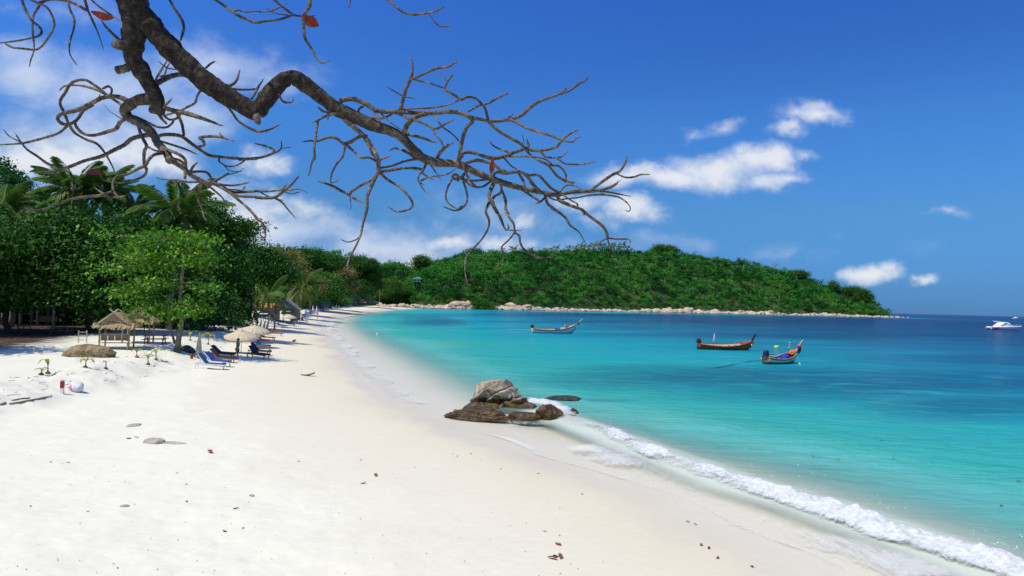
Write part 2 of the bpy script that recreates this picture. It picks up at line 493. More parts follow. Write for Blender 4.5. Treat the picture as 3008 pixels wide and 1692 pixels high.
# ---- material: coral sand, damp towards the water
def sand_material():
    m = bpy.data.materials.new('coral_sand'); m.use_nodes = True
    k = NT(m.node_tree); b = k.n['Principled BSDF']
    g = k.n.new('ShaderNodeNewGeometry'); pos = g.outputs['Position']
    at_ = k.n.new('ShaderNodeAttribute'); at_.attribute_name = 'shore'
    n1 = k.noise(k.mapping(pos, (1, .55, 1)), .16, 6, .62, .6)
    n2 = k.noise(k.mapping(pos, (.5, 1.6, 1)), .9, 6, .6, .3)
    d = k.math('ADD', at_.outputs['Fac'], k.math('MULTIPLY', k.math('SUBTRACT', n1, .5), 9.0))
    d = k.math('ADD', d, k.math('MULTIPLY', k.math('SUBTRACT', n2, .5), 1.6))
    base = k.ramp(k.mapr(d, -6, 20, 0, 1, False), [(0.0, (.74, .70, .57)), (.20, (.74, .68, .53)), (.30, (.69, .625, .475)), (.38, (.70, .64, .49)), (.46, (.71, .665, .52)), (.595, (.725, .69, .555)), (.635, (.75, .732, .60)), (1.0, (.725, .712, .592))])
    n3 = k.noise(k.mapping(pos, (1, 2.4, 1)), 2.6, 8, .66)
    base = k.mix(k.mapr(n3, .38, .7), k.mix(1.0, base, (.955, .95, .94), 'MULTIPLY'), base)
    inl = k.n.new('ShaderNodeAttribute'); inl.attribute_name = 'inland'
    shaded_soil = k.ramp(k.noise(pos, 3.0, 6, .7), [(.35, (.025, .018, .012)), (.55, (.075, .052, .032)), (.72, (.22, .17, .11))])  # leaf litter and earth, darkened to paint in the deep shade under trees
    base = k.mix(k.mapr(k.math('ADD', inl.outputs['Fac'], k.math('MULTIPLY', k.math('SUBTRACT', n2, .5), 7.0)), 8.5, 12.5), base, shaded_soil)
    gr = k.noise(pos, 60, 3, .7)
    base = k.mix(k.mapr(gr, .62, .8), base, k.mix(1.0, base, (.86, .82, .76), 'MULTIPLY'))
    k.l.new(base, b.inputs['Base Color'])
    wet = k.mapr(d, 1.0, 4.6, 0.34, 0.95)
    k.l.new(wet, b.inputs['Roughness'])
    b.inputs['Specular IOR Level'].default_value = .12
    bp = k.n.new('ShaderNodeBump'); bp.inputs['Distance'].default_value = .05
    k.l.new(k.mapr(d, 3, 9, .02, .26), bp.inputs['Strength'])
    h = k.math('ADD', k.noise(k.mapping(pos, (1, 1.5, 1)), 3.2, 9, .68, .4), k.math('MULTIPLY', k.noise(pos, 24, 4, .6), .35))
    vo = k.n.new('ShaderNodeTexVoronoi'); vo.feature = 'SMOOTH_F1'; vo.inputs['Scale'].default_value = 2.4; vo.inputs['Randomness'].default_value = 1.0
    k.l.new(k.mapping(pos, (1, .8, .2)), vo.inputs['Vector'])
    trod = k.math('MULTIPLY', k.mapr(vo.outputs['Distance'], .05, .32), k.mapr(n2, .42, .62))
    h = k.math('ADD', h, k.math('MULTIPLY', trod, k.mapr(d, 8, 13, 0, .55)))
    k.l.new(h, bp.inputs['Height']); k.l.new(bp.outputs[0], b.inputs['Normal'])
    return m
RR = np.r_[np.geomspace(1.5, 9, 14)[:-1], np.geomspace(9, 75, 300)[:-1], np.geomspace(75, 1500, 120)]
X, Y, F = polar_grid(TH, RR)
Z = ground_z(X, Y)
SD = sdist(X, Y)
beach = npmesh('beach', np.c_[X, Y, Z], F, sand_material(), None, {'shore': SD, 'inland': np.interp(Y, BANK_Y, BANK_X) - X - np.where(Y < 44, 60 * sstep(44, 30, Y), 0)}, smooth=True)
tag(beach, 'white coral sand beach curving round the bay', kind='structure')

# ---- the sea: colour follows the depth of the water over pale sand and dark weed
def water_material():
    m = bpy.data.materials.new('sea_water'); m.use_nodes = True
    k = NT(m.node_tree); k.n.remove(k.n['Principled BSDF']); out = k.n['Material Output']
    g = k.n.new('ShaderNodeNewGeometry'); pos = g.outputs['Position']
    a = k.n.new('ShaderNodeAttribute'); a.attribute_name = 'offshore'
    w = k.n.new('ShaderNodeAttribute'); w.attribute_name = 'weed'
    n0 = k.noise(k.mapping(pos, (.03, .06, 1)), 1.0, 5, .55, .5)
    d = k.math('MULTIPLY', a.outputs['Fac'], k.mapr(n0, .25, .75, .72, 1.3, False))
    lg = k.math('DIVIDE', k.math('LOGARITHM', k.math('ADD', k.math('MAXIMUM', d, 0.0), 1.0), math.e), 6.91)
    body = k.ramp(lg, WATER)
    w2 = k.math('MULTIPLY', w.outputs['Fac'], k.mapr(k.noise(k.mapping(pos, (.22, .5, 1)), 1.0, 6, .62, .6), .22, .52))
    body = k.mix(w2, body, k.mix(1.0, body, (.62, .42, .56), 'MULTIPLY'))
    ch = k.n.new('ShaderNodeAttribute'); ch.attribute_name = 'churn'
    body = k.mix(k.math('MULTIPLY', ch.outputs['Fac'], .9), body, (.58, .62, .52))
    # ripples at three sizes, longer along the crests
    p1 = k.mapping(pos, (.55, 1.5, 1), rot=(0, 0, .35))
    r1 = k.noise(p1, .8, 8, .62, .5)
    r2 = k.noise(k.mapping(pos, (.12, .34, 1), rot=(0, 0, .25)), .7, 8, .6, .4)
    r3 = k.noise(k.mapping(pos, (.018, .06, 1), rot=(0, 0, .2)), .8, 8, .62, .3)
    r0 = k.noise(k.mapping(pos, (1.3, 3.0, 1), rot=(0, 0, .3)), 1.0, 6, .6, .4)
    h = k.math('ADD', k.math('ADD', k.math('MULTIPLY', r0, .16), k.math('MULTIPLY', r1, .34)), k.math('ADD', k.math('MULTIPLY', r2, 1.0), k.math('MULTIPLY', r3, 3.0)))
    bp = k.n.new('ShaderNodeBump'); bp.inputs['Distance'].default_value = 1.0
    k.l.new(k.mapr(a.outputs['Fac'], 1.0, 14.0, .10, .85), bp.inputs['Strength'])
    k.l.new(h, bp.inputs['Height'])
    dif = k.n.new('ShaderNodeBsdfDiffuse'); k.l.new(body, dif.inputs[0]); k.l.new(bp.outputs[0], dif.inputs['Normal'])
    tr = k.n.new('ShaderNodeBsdfTransparent'); tr.inputs[0].default_value = (.99, 1.0, .995, 1)
    al = k.mapr(a.outputs['Fac'], 1.2, 11.0, .0, 1.0)
    al = k.math('MAXIMUM', k.math('MAXIMUM', al, w2), k.math('MULTIPLY', ch.outputs['Fac'], .96))
    m1 = k.n.new('ShaderNodeMixShader'); k.l.new(al, m1.inputs[0]); k.l.new(tr.outputs[0], m1.inputs[1]); k.l.new(dif.outputs[0], m1.inputs[2])
    gl = k.n.new('ShaderNodeBsdfGlossy'); gl.inputs['Roughness'].default_value = .10; k.l.new(bp.outputs[0], gl.inputs['Normal'])
    gl.inputs[0].default_value = (.9, .95, 1, 1)
    fr = k.n.new('ShaderNodeFresnel'); fr.inputs[0].default_value = 1.33; k.l.new(bp.outputs[0], fr.inputs['Normal'])
    fac = k.math('MINIMUM', k.math('MULTIPLY', fr.outputs[0], .75), .42)
    fac = k.math('MULTIPLY', fac, k.mapr(a.outputs['Fac'], 0.0, 9.0, .2, 1.0))
    m2 = k.n.new('ShaderNodeMixShader'); k.l.new(fac, m2.inputs[0]); k.l.new(m1.outputs[0], m2.inputs[1]); k.l.new(gl.outputs[0], m2.inputs[2])
    k.l.new(m2.outputs[0], out.inputs[0])
    return m
def _lp(d): return math.log(d + 1) / 6.91
WATER = [(0.0, (.66, .68, .56)), (_lp(3), (.50, .66, .55)), (_lp(7), (.17, .52, .44)), (_lp(13), (.042, .385, .335)), (_lp(24), (.020, .36, .37)), (_lp(45), (.012, .31, .38)),
         (_lp(80), (.010, .155, .255)), (_lp(160), (.007, .07, .15)), (_lp(300), (.006, .042, .115)), (_lp(600), (.005, .028, .09)), (1.0, (.004, .02, .075))]
RS = np.r_[np.geomspace(4, 11, 10)[:-1], np.geomspace(11, 60, 300)[:-1], np.geomspace(60, 900, 200)[:-1], np.geomspace(900, 60000, 40)]
X, Y, F = polar_grid(TH, RS)
OFF = -sdist(X, Y)
# the headland's own shore drops off quickly, the bay side shelves slowly: the open sea to the right is deep
openness = sstep(60, 400, X - 0.25 * Y + 40)
OFFc = np.where(OFF > 0, OFF * (1 + 1.6 * openness), OFF)
WP = np.c_[X, Y]
WEED = np.zeros(len(X))
for (u, v, ru, rv, s) in [(2250, 1105, 620, 50, .95), (2650, 1120, 640, 75, 1.0), (2900, 1190, 420, 60, .9), (1900, 1085, 260, 24, .55), (1285, 945, 120, 16, 1.0), (1250, 932, 90, 8, .7), (1700, 925, 420, 5, .6), (2880, 1060, 420, 30, .6),
                          (2100, 945, 500, 6, .45), (2500, 985, 600, 12, .5), (1650, 965, 300, 6, .35), (1790, 1175, 90, 8, .5)]:
    c, cu, cv = on(u, v, 0), on(u + ru, v, 0), on(u, v + rv, 0)
    a1 = np.array((cu - c)[:2]); b1 = np.array((c - cv)[:2])
    Mi = np.linalg.inv(np.array([a1, b1]).T)
    q = (WP - np.array(c[:2])) @ Mi.T
    WEED = np.maximum(WEED, s * np.clip(1.15 - (q ** 2).sum(1), 0, 1))
amp = np.exp(-np.hypot(X, Y) / 90) * sstep(1.5, 9, OFF)
ZS = amp * ((fbm(np.c_[X * .25 + Y * .08, Y * .6], 4, 31) - .5) * .24 + (fbm(np.c_[X * .8 + Y * .3, Y * 1.7 - X * .3], 3, 33) - .5) * .10)
BREAK = [(1600, 1205), (1655, 1221), (1819, 1281), (1982, 1341), (2146, 1404), (2365, 1463), (2584, 1537), (2748, 1592), (2912, 1655), (3050, 1712), (3300, 1840)]
BW = np.array(wxy(BREAK, .15))
def pl_dist(x, y, PL):
    P = np.c_[x, y]; best = np.full(len(P), 1e18)
    for a, b in zip(PL[:-1], PL[1:]):
        ab = b - a; t = np.clip(((P - a) @ ab) / (ab @ ab), 0, 1); q = P - a - t[:, None] * ab
        best = np.minimum(best, (q * q).sum(1))
    return np.sqrt(best)
BD = pl_dist(X, Y, BW)
ZS = ZS + .16 * np.exp(-(BD / .75) ** 2) * (OFF > .5)
CHURN = np.exp(-(BD / 1.5) ** 4) * sstep(.1, .8, OFF)
sea = npmesh('sea', np.c_[X, Y, ZS], F, water_material(), None, {'offshore': OFFc, 'weed': WEED, 'churn': CHURN}, smooth=True)
tag(sea, 'turquoise sea shelving to deep blue at the horizon', kind='structure')

# ---- surf
def foam_material(name, lace, lo, hi, amax, tone=((.44, .50, .51), (.70, .71, .70))):
    m = bpy.data.materials.new(name); m.use_nodes = True
    k = NT(m.node_tree); b = k.n['Principled BSDF']; out = k.n['Material Output']
    g = k.n.new('ShaderNodeNewGeometry'); pos = g.outputs['Position']
    n = k.noise(pos, 9.0, 5, .6)
    k.l.new(k.ramp(n, [(.3, tone[0]), (.62, tone[1])]), b.inputs['Base Color'])  # noise tones paint shading into the foam colour
    b.inputs['Roughness'].default_value = .65; b.inputs['Specular IOR Level'].default_value = .25
    bp = k.n.new('ShaderNodeBump'); bp.inputs['Strength'].default_value = .5; bp.inputs['Distance'].default_value = .05
    k.l.new(k.noise(pos, 22, 6, .7), bp.inputs['Height']); k.l.new(bp.outputs[0], b.inputs['Normal'])
    a = k.n.new('ShaderNodeAttribute'); a.attribute_name = 'cover'
    nl = k.noise(k.mapping(pos, (1, .45, 1), rot=(0, 0, .35)) if amax < .8 else pos, lace, 8, .68, 1.2)
    nf = k.noise(pos, 40, 4, .7)
    nl = k.math('ADD', k.math('MULTIPLY', nl, .8), k.math('MULTIPLY', nf, .2))
    al = k.math('MULTIPLY', k.mapr(k.math('ADD', a.outputs['Fac'], nl), lo, hi), amax)
    tr = k.n.new('ShaderNodeBsdfTransparent')
    mx = k.n.new('ShaderNodeMixShader'); k.l.new(al, mx.inputs[0]); k.l.new(tr.outputs[0], mx.inputs[1]); k.l.new(b.outputs[0], mx.inputs[2])
    k.l.new(mx.outputs[0], out.inputs[0])
    return m
FOAM = foam_material('surf_foam', 5.5, .96, 1.36, .97)
LACE = foam_material('foam_lace', 3.0, .96, 1.40, .66, ((.70, .70, .66), (.84, .84, .81)))
SOFT = foam_material('soft_foam', 2.0, .90, 1.40, .66, ((.62, .625, .58), (.76, .76, .72)))
def resample(PL, step):
    PL = np.array(PL, float); L = np.r_[0, np.cumsum(np.linalg.norm(np.diff(PL, axis=0), axis=1))]
    s = np.arange(0, L[-1], step)
    # smooth by two passes of interpolation through midpoints
    x, y = np.interp(s, L, PL[:, 0]), np.interp(s, L, PL[:, 1])
    w = max(3, int(1.5 / step)) | 1
    ker = np.hanning(w + 2)[1:-1]; ker /= ker.sum()
    xp, yp = np.pad(x, w // 2, 'edge'), np.pad(y, w // 2, 'edge')
    return s, np.convolve(xp, ker, 'valid'), np.convolve(yp, ker, 'valid')
def surf(name, px, label, width=(1.4, 1.5), height=.4, step=.05, seed=1, mat=None, cover=.75, z0=.15, wave=.5, kind='stuff', gaps=False, sf=.33):
    """a strip of broken water along a line; left normal is the sea side"""
    s, x, y = resample(wxy(px, z0) if isinstance(px[0][0], int) else px, step)
    tx, ty = np.gradient(x), np.gradient(y); q = np.hypot(tx, ty); nx, ny = ty / q, -tx / q
    mi = len(x) // 2
    if sdist([x[mi] + nx[mi]], [y[mi] + ny[mi]])[0] > sdist([x[mi]], [y[mi]])[0]: nx, ny = -nx, -ny   # seaward
    ws = np.arange(-width[0], width[1], step)
    S, W = np.meshgrid(s, ws, indexing='ij')
    shift = (fbm(np.c_[s * .35, s * 0 + seed], 3, seed) - .5) * 2 * wave
    Wc = W + shift[:, None]
    PX = x[:, None] + nx[:, None] * Wc; PY = y[:, None] + ny[:, None] * Wc
    flat = np.c_[PX.ravel(), PY.ravel()]
    strength = .42 + .75 * sstep(.3, .72, fbm(np.c_[s * sf, s * 0 + 3.3 + seed], 3, seed + 4))
    prof = np.exp(-(W / (.5 * width[1])) ** 2) * (W > 0) + np.exp(-(W / (.55 * width[0])) ** 2) * (W <= 0)
    lump = fbm(np.c_[flat * 2.4, np.zeros(len(flat))], 5, seed + 9, .62).reshape(S.shape)
    base = np.maximum(ground_z(flat[:, 0], flat[:, 1]).reshape(S.shape), 0.0)
    bump = .16 * np.exp(-(pl_dist(flat[:, 0], flat[:, 1], BW).reshape(S.shape) / .75) ** 2) if height > .2 else 0
    Zf = np.maximum(base, bump) + .025 + height * strength[:, None] * prof * (.25 + 1.5 * np.clip(lump - .2, 0, 1)) + .05 * (lump - .5) * (height > .1)
    e = np.minimum(np.abs(W + width[0]), np.abs(width[1] - W))
    ends = np.minimum(1, np.minimum(S, s[-1] - S) / 1.2)
    cov = cover * (.45 + .55 * strength[:, None]) * sstep(0, .55 * width[0], e) * ends + .35 * prof * strength[:, None] * ends
    if gaps: cov = cov * sstep(.36, .60, fbm(np.c_[s * .8, s * 0 + seed], 3, seed + 2))[:, None] + .1 * ends
    n, mm = S.shape
    i, j = np.meshgrid(np.arange(n - 1), np.arange(mm - 1), indexing='ij'); a = (i * mm + j).ravel()
    Fq = np.c_[a, a + 1, a + mm + 1, a + mm]
    keep = cov.ravel()[Fq].max(1) > .22
    o = npmesh(name, np.c_[flat, Zf.ravel()], Fq[keep], mat or FOAM, None, {'cover': cov.ravel()}, smooth=True)
    return tag(o, label, None, None, kind)
surf('breaking_wave', BREAK, 'white breaking wave running along the near shore', (1.15, .75), .25, .045, 3, cover=.66)
surf('foam_apron', BREAK, 'thin torn foam spreading on both sides of the breaking wave', (2.0, 1.3), .02, .06, 4, SOFT, .50, .15, .7)
EDGE = [(1404, 1262), (1500, 1292), (1600, 1337), (1800, 1392), (1977, 1450), (2059, 1479), (2174, 1538), (2365, 1614), (2474, 1668), (2600, 1730)]
surf('foam_edge', EDGE, 'thin white foam line at the edge of the wash', (.30, .30), .012, .04, 5, LACE, .66, .08, .25)
MIDL = [(1680, 1290), (1830, 1340), (1990, 1400), (2130, 1460), (2280, 1520), (2430, 1580), (2580, 1630), (2720, 1690), (2850, 1750)]
surf('wash_foam', MIDL, 'streaky thin foam sliding over wet sand', (1.9, 1.4), .01, .07, 8, LACE, .50, .06, .5)
surf('surf_line', [(1245, 1190), (1170, 1160), (1115, 1120), (1075, 1080), (1035, 1040), (1000, 1003), (968, 968), (962, 950)], 'low white surf line along the left of the bay', (1.5, 1.3), .03, .10, 13, SOFT, .72, .05, .8, sf=.09)
surf('surf_line', [(970, 975), (962, 952), (985, 936), (1040, 923), (1110, 914), (1200, 907), (1300, 905)], 'faint surf along the far curve of the beach', (2.2, 2.4), .04, .5, 17, SOFT, .72, .05, 1.5, sf=.05)
surf('rock_foam', [(1540, 1172), (1600, 1180), (1650, 1205), (1690, 1235)], 'churned white foam between the boulders and the breaker', (1.3, 1.2), .22, .045, 19, None, .85, .05, .3)
surf('rock_wash', [(1430, 1236), (1500, 1240), (1580, 1242), (1690, 1252)], 'milky foam washing in front of the brown rocks', (.9, 1.0), .012, .06, 23, LACE, .62, .06, .3)
def droplets(name, label, spots, n, seed):
    rng = np.random.default_rng(seed); mb = MB()
    for (u, v, z, sp, w) in spots:
        c = on(u, v, z)
        for _ in range(int(n * w)):
            p = c + Vector((rng.normal() * sp, rng.normal() * sp, abs(rng.normal()) * sp * .6)); r = .006 + .012 * rng.random() ** 2
            mb.add([p + Vector(q) * r for q in ((1, 0, 0), (-1, 0, 0), (0, 1, 0), (0, -1, 0), (0, 0, 1), (0, 0, -1))],
                   [(0, 2, 4), (2, 1, 4), (1, 3, 4), (3, 0, 4), (2, 0, 5), (1, 2, 5), (3, 1, 5), (0, 3, 5)])
    o = mb.build(name, pm('spray', (.9, .92, .93), .4, (.8, .85, .88)))
    return tag(o, label, kind='stuff')
droplets('spray', 'fine spray thrown up along the breaker', [(1660, 1205, .35, .3, 1), (2380, 1440, .4, .4, 1), (2560, 1500, .4, .35, 1), (2900, 1600, .35, .3, 1.2), (2200, 1400, .35, .3, .6), (2960, 1640, .4, .3, 1), (1800, 1262, .3, .3, .5)], 22, 4)

# ---- wooded hills behind the bay and the long headland: (photo column, foot, ridge, skyline row)
HILL = [(-700, 120, 330, 470), (-300, 130, 345, 455), (0, 150, 350, 500), (70, 155, 355, 545), (150, 160, 360, 590), (260, 165, 370, 650), (450, 170, 380, 700), (620, 175, 390, 728), (760, 190, 400, 733), (850, 222, 415, 744),
        (900, 252, 430, 736), (920, 268, 440, 734), (960, 325, 475, 738), (1020, 440, 565, 752), (1060, 505, 620, 758), (1110, 560, 665, 768), (1180, 585, 690, 778), (1215, 565, 685, 790), (1260, 552, 675, 772), (1300, 556, 680, 757), (1400, 566, 700, 738), (1500, 580, 715, 740),
        (1600, 600, 740, 735), (1700, 645, 790, 728), (1800, 688, 830, 730), (1900, 722, 855, 731), (2000, 756, 880, 737), (2100, 780, 895, 750), (2200, 802, 905, 765), (2300, 822, 912, 787), (2350, 830, 914, 802), (2400, 838, 915, 822),
        (2450, 846, 915, 840), (2500, 851, 912, 855), (2535, 856, 908, 866), (2565, 859, 902, 880), (2590, 861, 895, 901), (2608, 862, 890, 921), (2628, 862, 880, 930)]
HU, HF, HR, HV = [np.array(c, float) for c in zip(*HILL)]
TREE_H = np.interp(HU, [0, 1300, 1700, 2200, 2500], [6.5, 7.5, 9.0, 11.0, 10.0])
HZ = np.maximum(EYE + (horizon(HU) - HV) / FOC * HR - TREE_H, .6)
def hill_pt(u, t):
    u = np.asarray(u, float); t = np.asarray(t, float)
    f, r, zr = np.interp(u, HU, HF), np.interp(u, HU, HR), np.interp(u, HU, HZ)
    y = f + (r - f) * t
    x = (u - 1504) / FOC * y
    foot = 1.7
    z = np.where(t <= 1, foot + (zr - foot) * (1 - (1 - np.clip(t, 0, 1)) ** 1.55), zr * (1 - np.clip(t - 1, 0, 2) ** 2 * .9))
    z = z + (fbm(np.c_[x * .02, y * .02], 4, 41) - .5) * np.minimum(zr * .16, 5) * sstep(0, .3, t) * (1 - sstep(.75, 1, t) * .6)
    z = np.where(t < 0, foot + t * 60, z)
    return x, y, z
us, ts = np.arange(-700, 2630, 14.0), np.r_[-.06, np.linspace(0, 1.9, 40)]
U, T = np.meshgrid(us, ts, indexing='ij')
hx, hy, hz = hill_pt(U.ravel(), T.ravel())
n, mm = U.shape
i, j = np.meshgrid(np.arange(n - 1), np.arange(mm - 1), indexing='ij'); a = (i * mm + j).ravel()
hill = npmesh('hill', np.c_[hx, hy, hz], np.c_[a, a + mm, a + mm + 1, a + 1], pm('forest_floor', (.05, .10, .025), .95, (.025, .06, .015), .06, coords='Object', c3=(.09, .11, .04)), smooth=True)
tag(hill, 'hills round the bay and the long headland', kind='structure')

FOREST = leafmat('forest_leaves', [(0.0, (.007, .052, .008)), (.25, (.018, .135, .016)), (.5, (.038, .235, .025)), (.72, (.075, .34, .036)), (.86, (.14, .36, .055)), (.94, (.15, .17, .06)), (1.0, (.20, .14, .07))], .25, .2, .6)
def forest(name, n, u0, u1, seed, label, tmax=1.12, size=1.0, quads=170, tmin=.02, tone=1.0):
    rng = np.random.default_rng(seed)
    u = rng.uniform(u0, u1, n); t = rng.uniform(tmin, tmax, n)
    wgt = np.interp(u, HU, HR - HF) * np.interp(u, HU, HR); keep = rng.random(n) < wgt / wgt.max() + .30
    u, t = u[keep], t[keep]
    x, y, z = hill_pt(u, t)
    n = len(u)
    h = size * 3.4 * (1 + 1.5 * rng.random(n) ** 1.6) * (1 - .45 * np.exp(-t / .07)); rad = h * rng.uniform(.36, .60, n)
    tall = rng.random(n) < .10; h = np.where(tall, h * 1.5, h); rad = np.where(tall, rad * 1.25, rad)
    kind = fbm(np.c_[x * .03, y * .03], 3, 77)
    tb = np.clip(rng.random(n) ** 1.35 * .85 + (kind - .5) * 1.0, 0, .84)
    tb = tb * tone
    dryb = (rng.random(n) < .025 + .30 * np.exp(-t / .07)); tb = np.where(dryb, rng.uniform(.86, 1, n), tb)
    nc = 13; q = quads // nc
    d = unit(rng.normal(size=(n, nc, 3))); d[..., 2] = np.abs(d[..., 2]) * 1.1 - .25
    cc = np.stack([x, y, z + h * .62], -1)[:, None, :] + d * np.stack([rad, rad, h * .40], -1)[:, None, :] * rng.uniform(.55, 1.05, (n, nc, 1))
    sz = (rad * .30)[:, None, None, None]
    C = cc[:, :, None, :] + rng.normal(size=(n, nc, q, 3)) * sz * np.array([1, 1, .7])
    N = d[:, :, None, :] * .6 + np.array([0, 0, .55]) + rng.normal(size=(n, nc, q, 3)) * .45
    ctint = rng.random((n, nc, 1)) * .36 - .18
    tint = np.clip(tb[:, None, None] + ctint + rng.normal(size=(n, nc, q)) * .06, 0, 1)
    C = C.reshape(-1, 3); N = unit(N.reshape(-1, 3))
    L = np.repeat(rad * .25, nc * q) * rng.uniform(.6, 1.4, len(C))
    A = rng.normal(size=C.shape)
    V, Fq = leaves(C, A, N, L, L * .75)
    o = npmesh(name, V, Fq, FOREST, None, {'tint': np.repeat(tint.ravel(), 4)})
    return tag(o, label, None, None, 'stuff'), (x, y, z, h)
forest('headland_forest', 7200, 1130, 2612, 3, 'dense green forest covering the long headland', quads=143)
forest('bay_forest', 1300, 640, 1260, 5, 'mixed green and brown woodland on the slope behind the beach', size=.95, quads=182)
forest('hill_forest', 700, -500, 660, 6, 'dark forest on the far hill at the left', size=.9, quads=143, tmin=.3, tone=.25)
rngk = np.random.default_rng(12); mb = MB()
for u, tt in zip(rngk.uniform(1250, 2560, 90), rngk.uniform(.15, .95, 90)):
    x, y, z = [float(q[0]) for q in hill_pt([u], [tt])]; hh = rngk.uniform(5, 9.5)
    mb.tube([(x, y, z - .3), (x + rngk.uniform(-.4, .4), y - .5, z + hh * .6), (x + rngk.uniform(-.7, .7), y - .8, z + hh)], [.22, .17, .10], 5)
tag(mb.build('pale_trunks', pm('pale_trunk_bark', (.50, .47, .40), .9, (.34, .31, .26), 2)), 'pale bare trunks showing among the headland forest', None, None, 'stuff')
forest('headland_scrub', 900, 1190, 2622, 8, 'low dry scrub along the foot of the headland', tmax=.12, size=.62, quads=91, tmin=-.01)
# ------------------------------------------------------------------ the bare tropical almond tree that overhangs the beach
BARK = bpy.data.materials.new('almond_bark'); BARK.use_nodes = True
def _bark():
    k = NT(BARK.node_tree); b = k.n['Principled BSDF']
    tc = k.n.new('ShaderNodeTexCoord'); o = tc.outputs['Object']
    a = k.n.new('ShaderNodeAttribute'); a.attribute_name = 'age'      # 0 young twig .. 1 old limb, negative: fresh tip
    n = k.noise(o, 16, 8, .65, .4); n2 = k.noise(o, 55, 5, .7)
    nn = k.math('ADD', k.math('MULTIPLY', n, .7), k.math('MULTIPLY', n2, .3))
    young = k.ramp(nn, [(.34, (.036, .026, .018)), (.5, (.12, .095, .068)), (.66, (.30, .26, .20))])
    old = k.ramp(nn, [(.36, (.012, .009, .007)), (.52, (.042, .033, .025)), (.68, (.14, .115, .085))])
    c = k.mix(k.mapr(a.outputs['Fac'], .12, .75), young, old)
    tip = k.ramp(nn, [(.38, (.13, .05, .028)), (.6, (.34, .18, .09))])
    c = k.mix(k.mapr(a.outputs['Fac'], -.1, -.9, 0, 1), c, tip)
    k.l.new(c, b.inputs['Base Color']); b.inputs['Roughness'].default_value = .9; b.inputs['Specular IOR Level'].default_value = .15
    bp = k.n.new('ShaderNodeBump'); bp.inputs['Strength'].default_value = .9; bp.inputs['Distance'].default_value = .018
    k.l.new(k.noise(k.mapping(o, (1, 1, .6)), 26, 7, .68, .5), bp.inputs['Height']); k.l.new(bp.outputs[0], b.inputs['Normal'])
_bark()
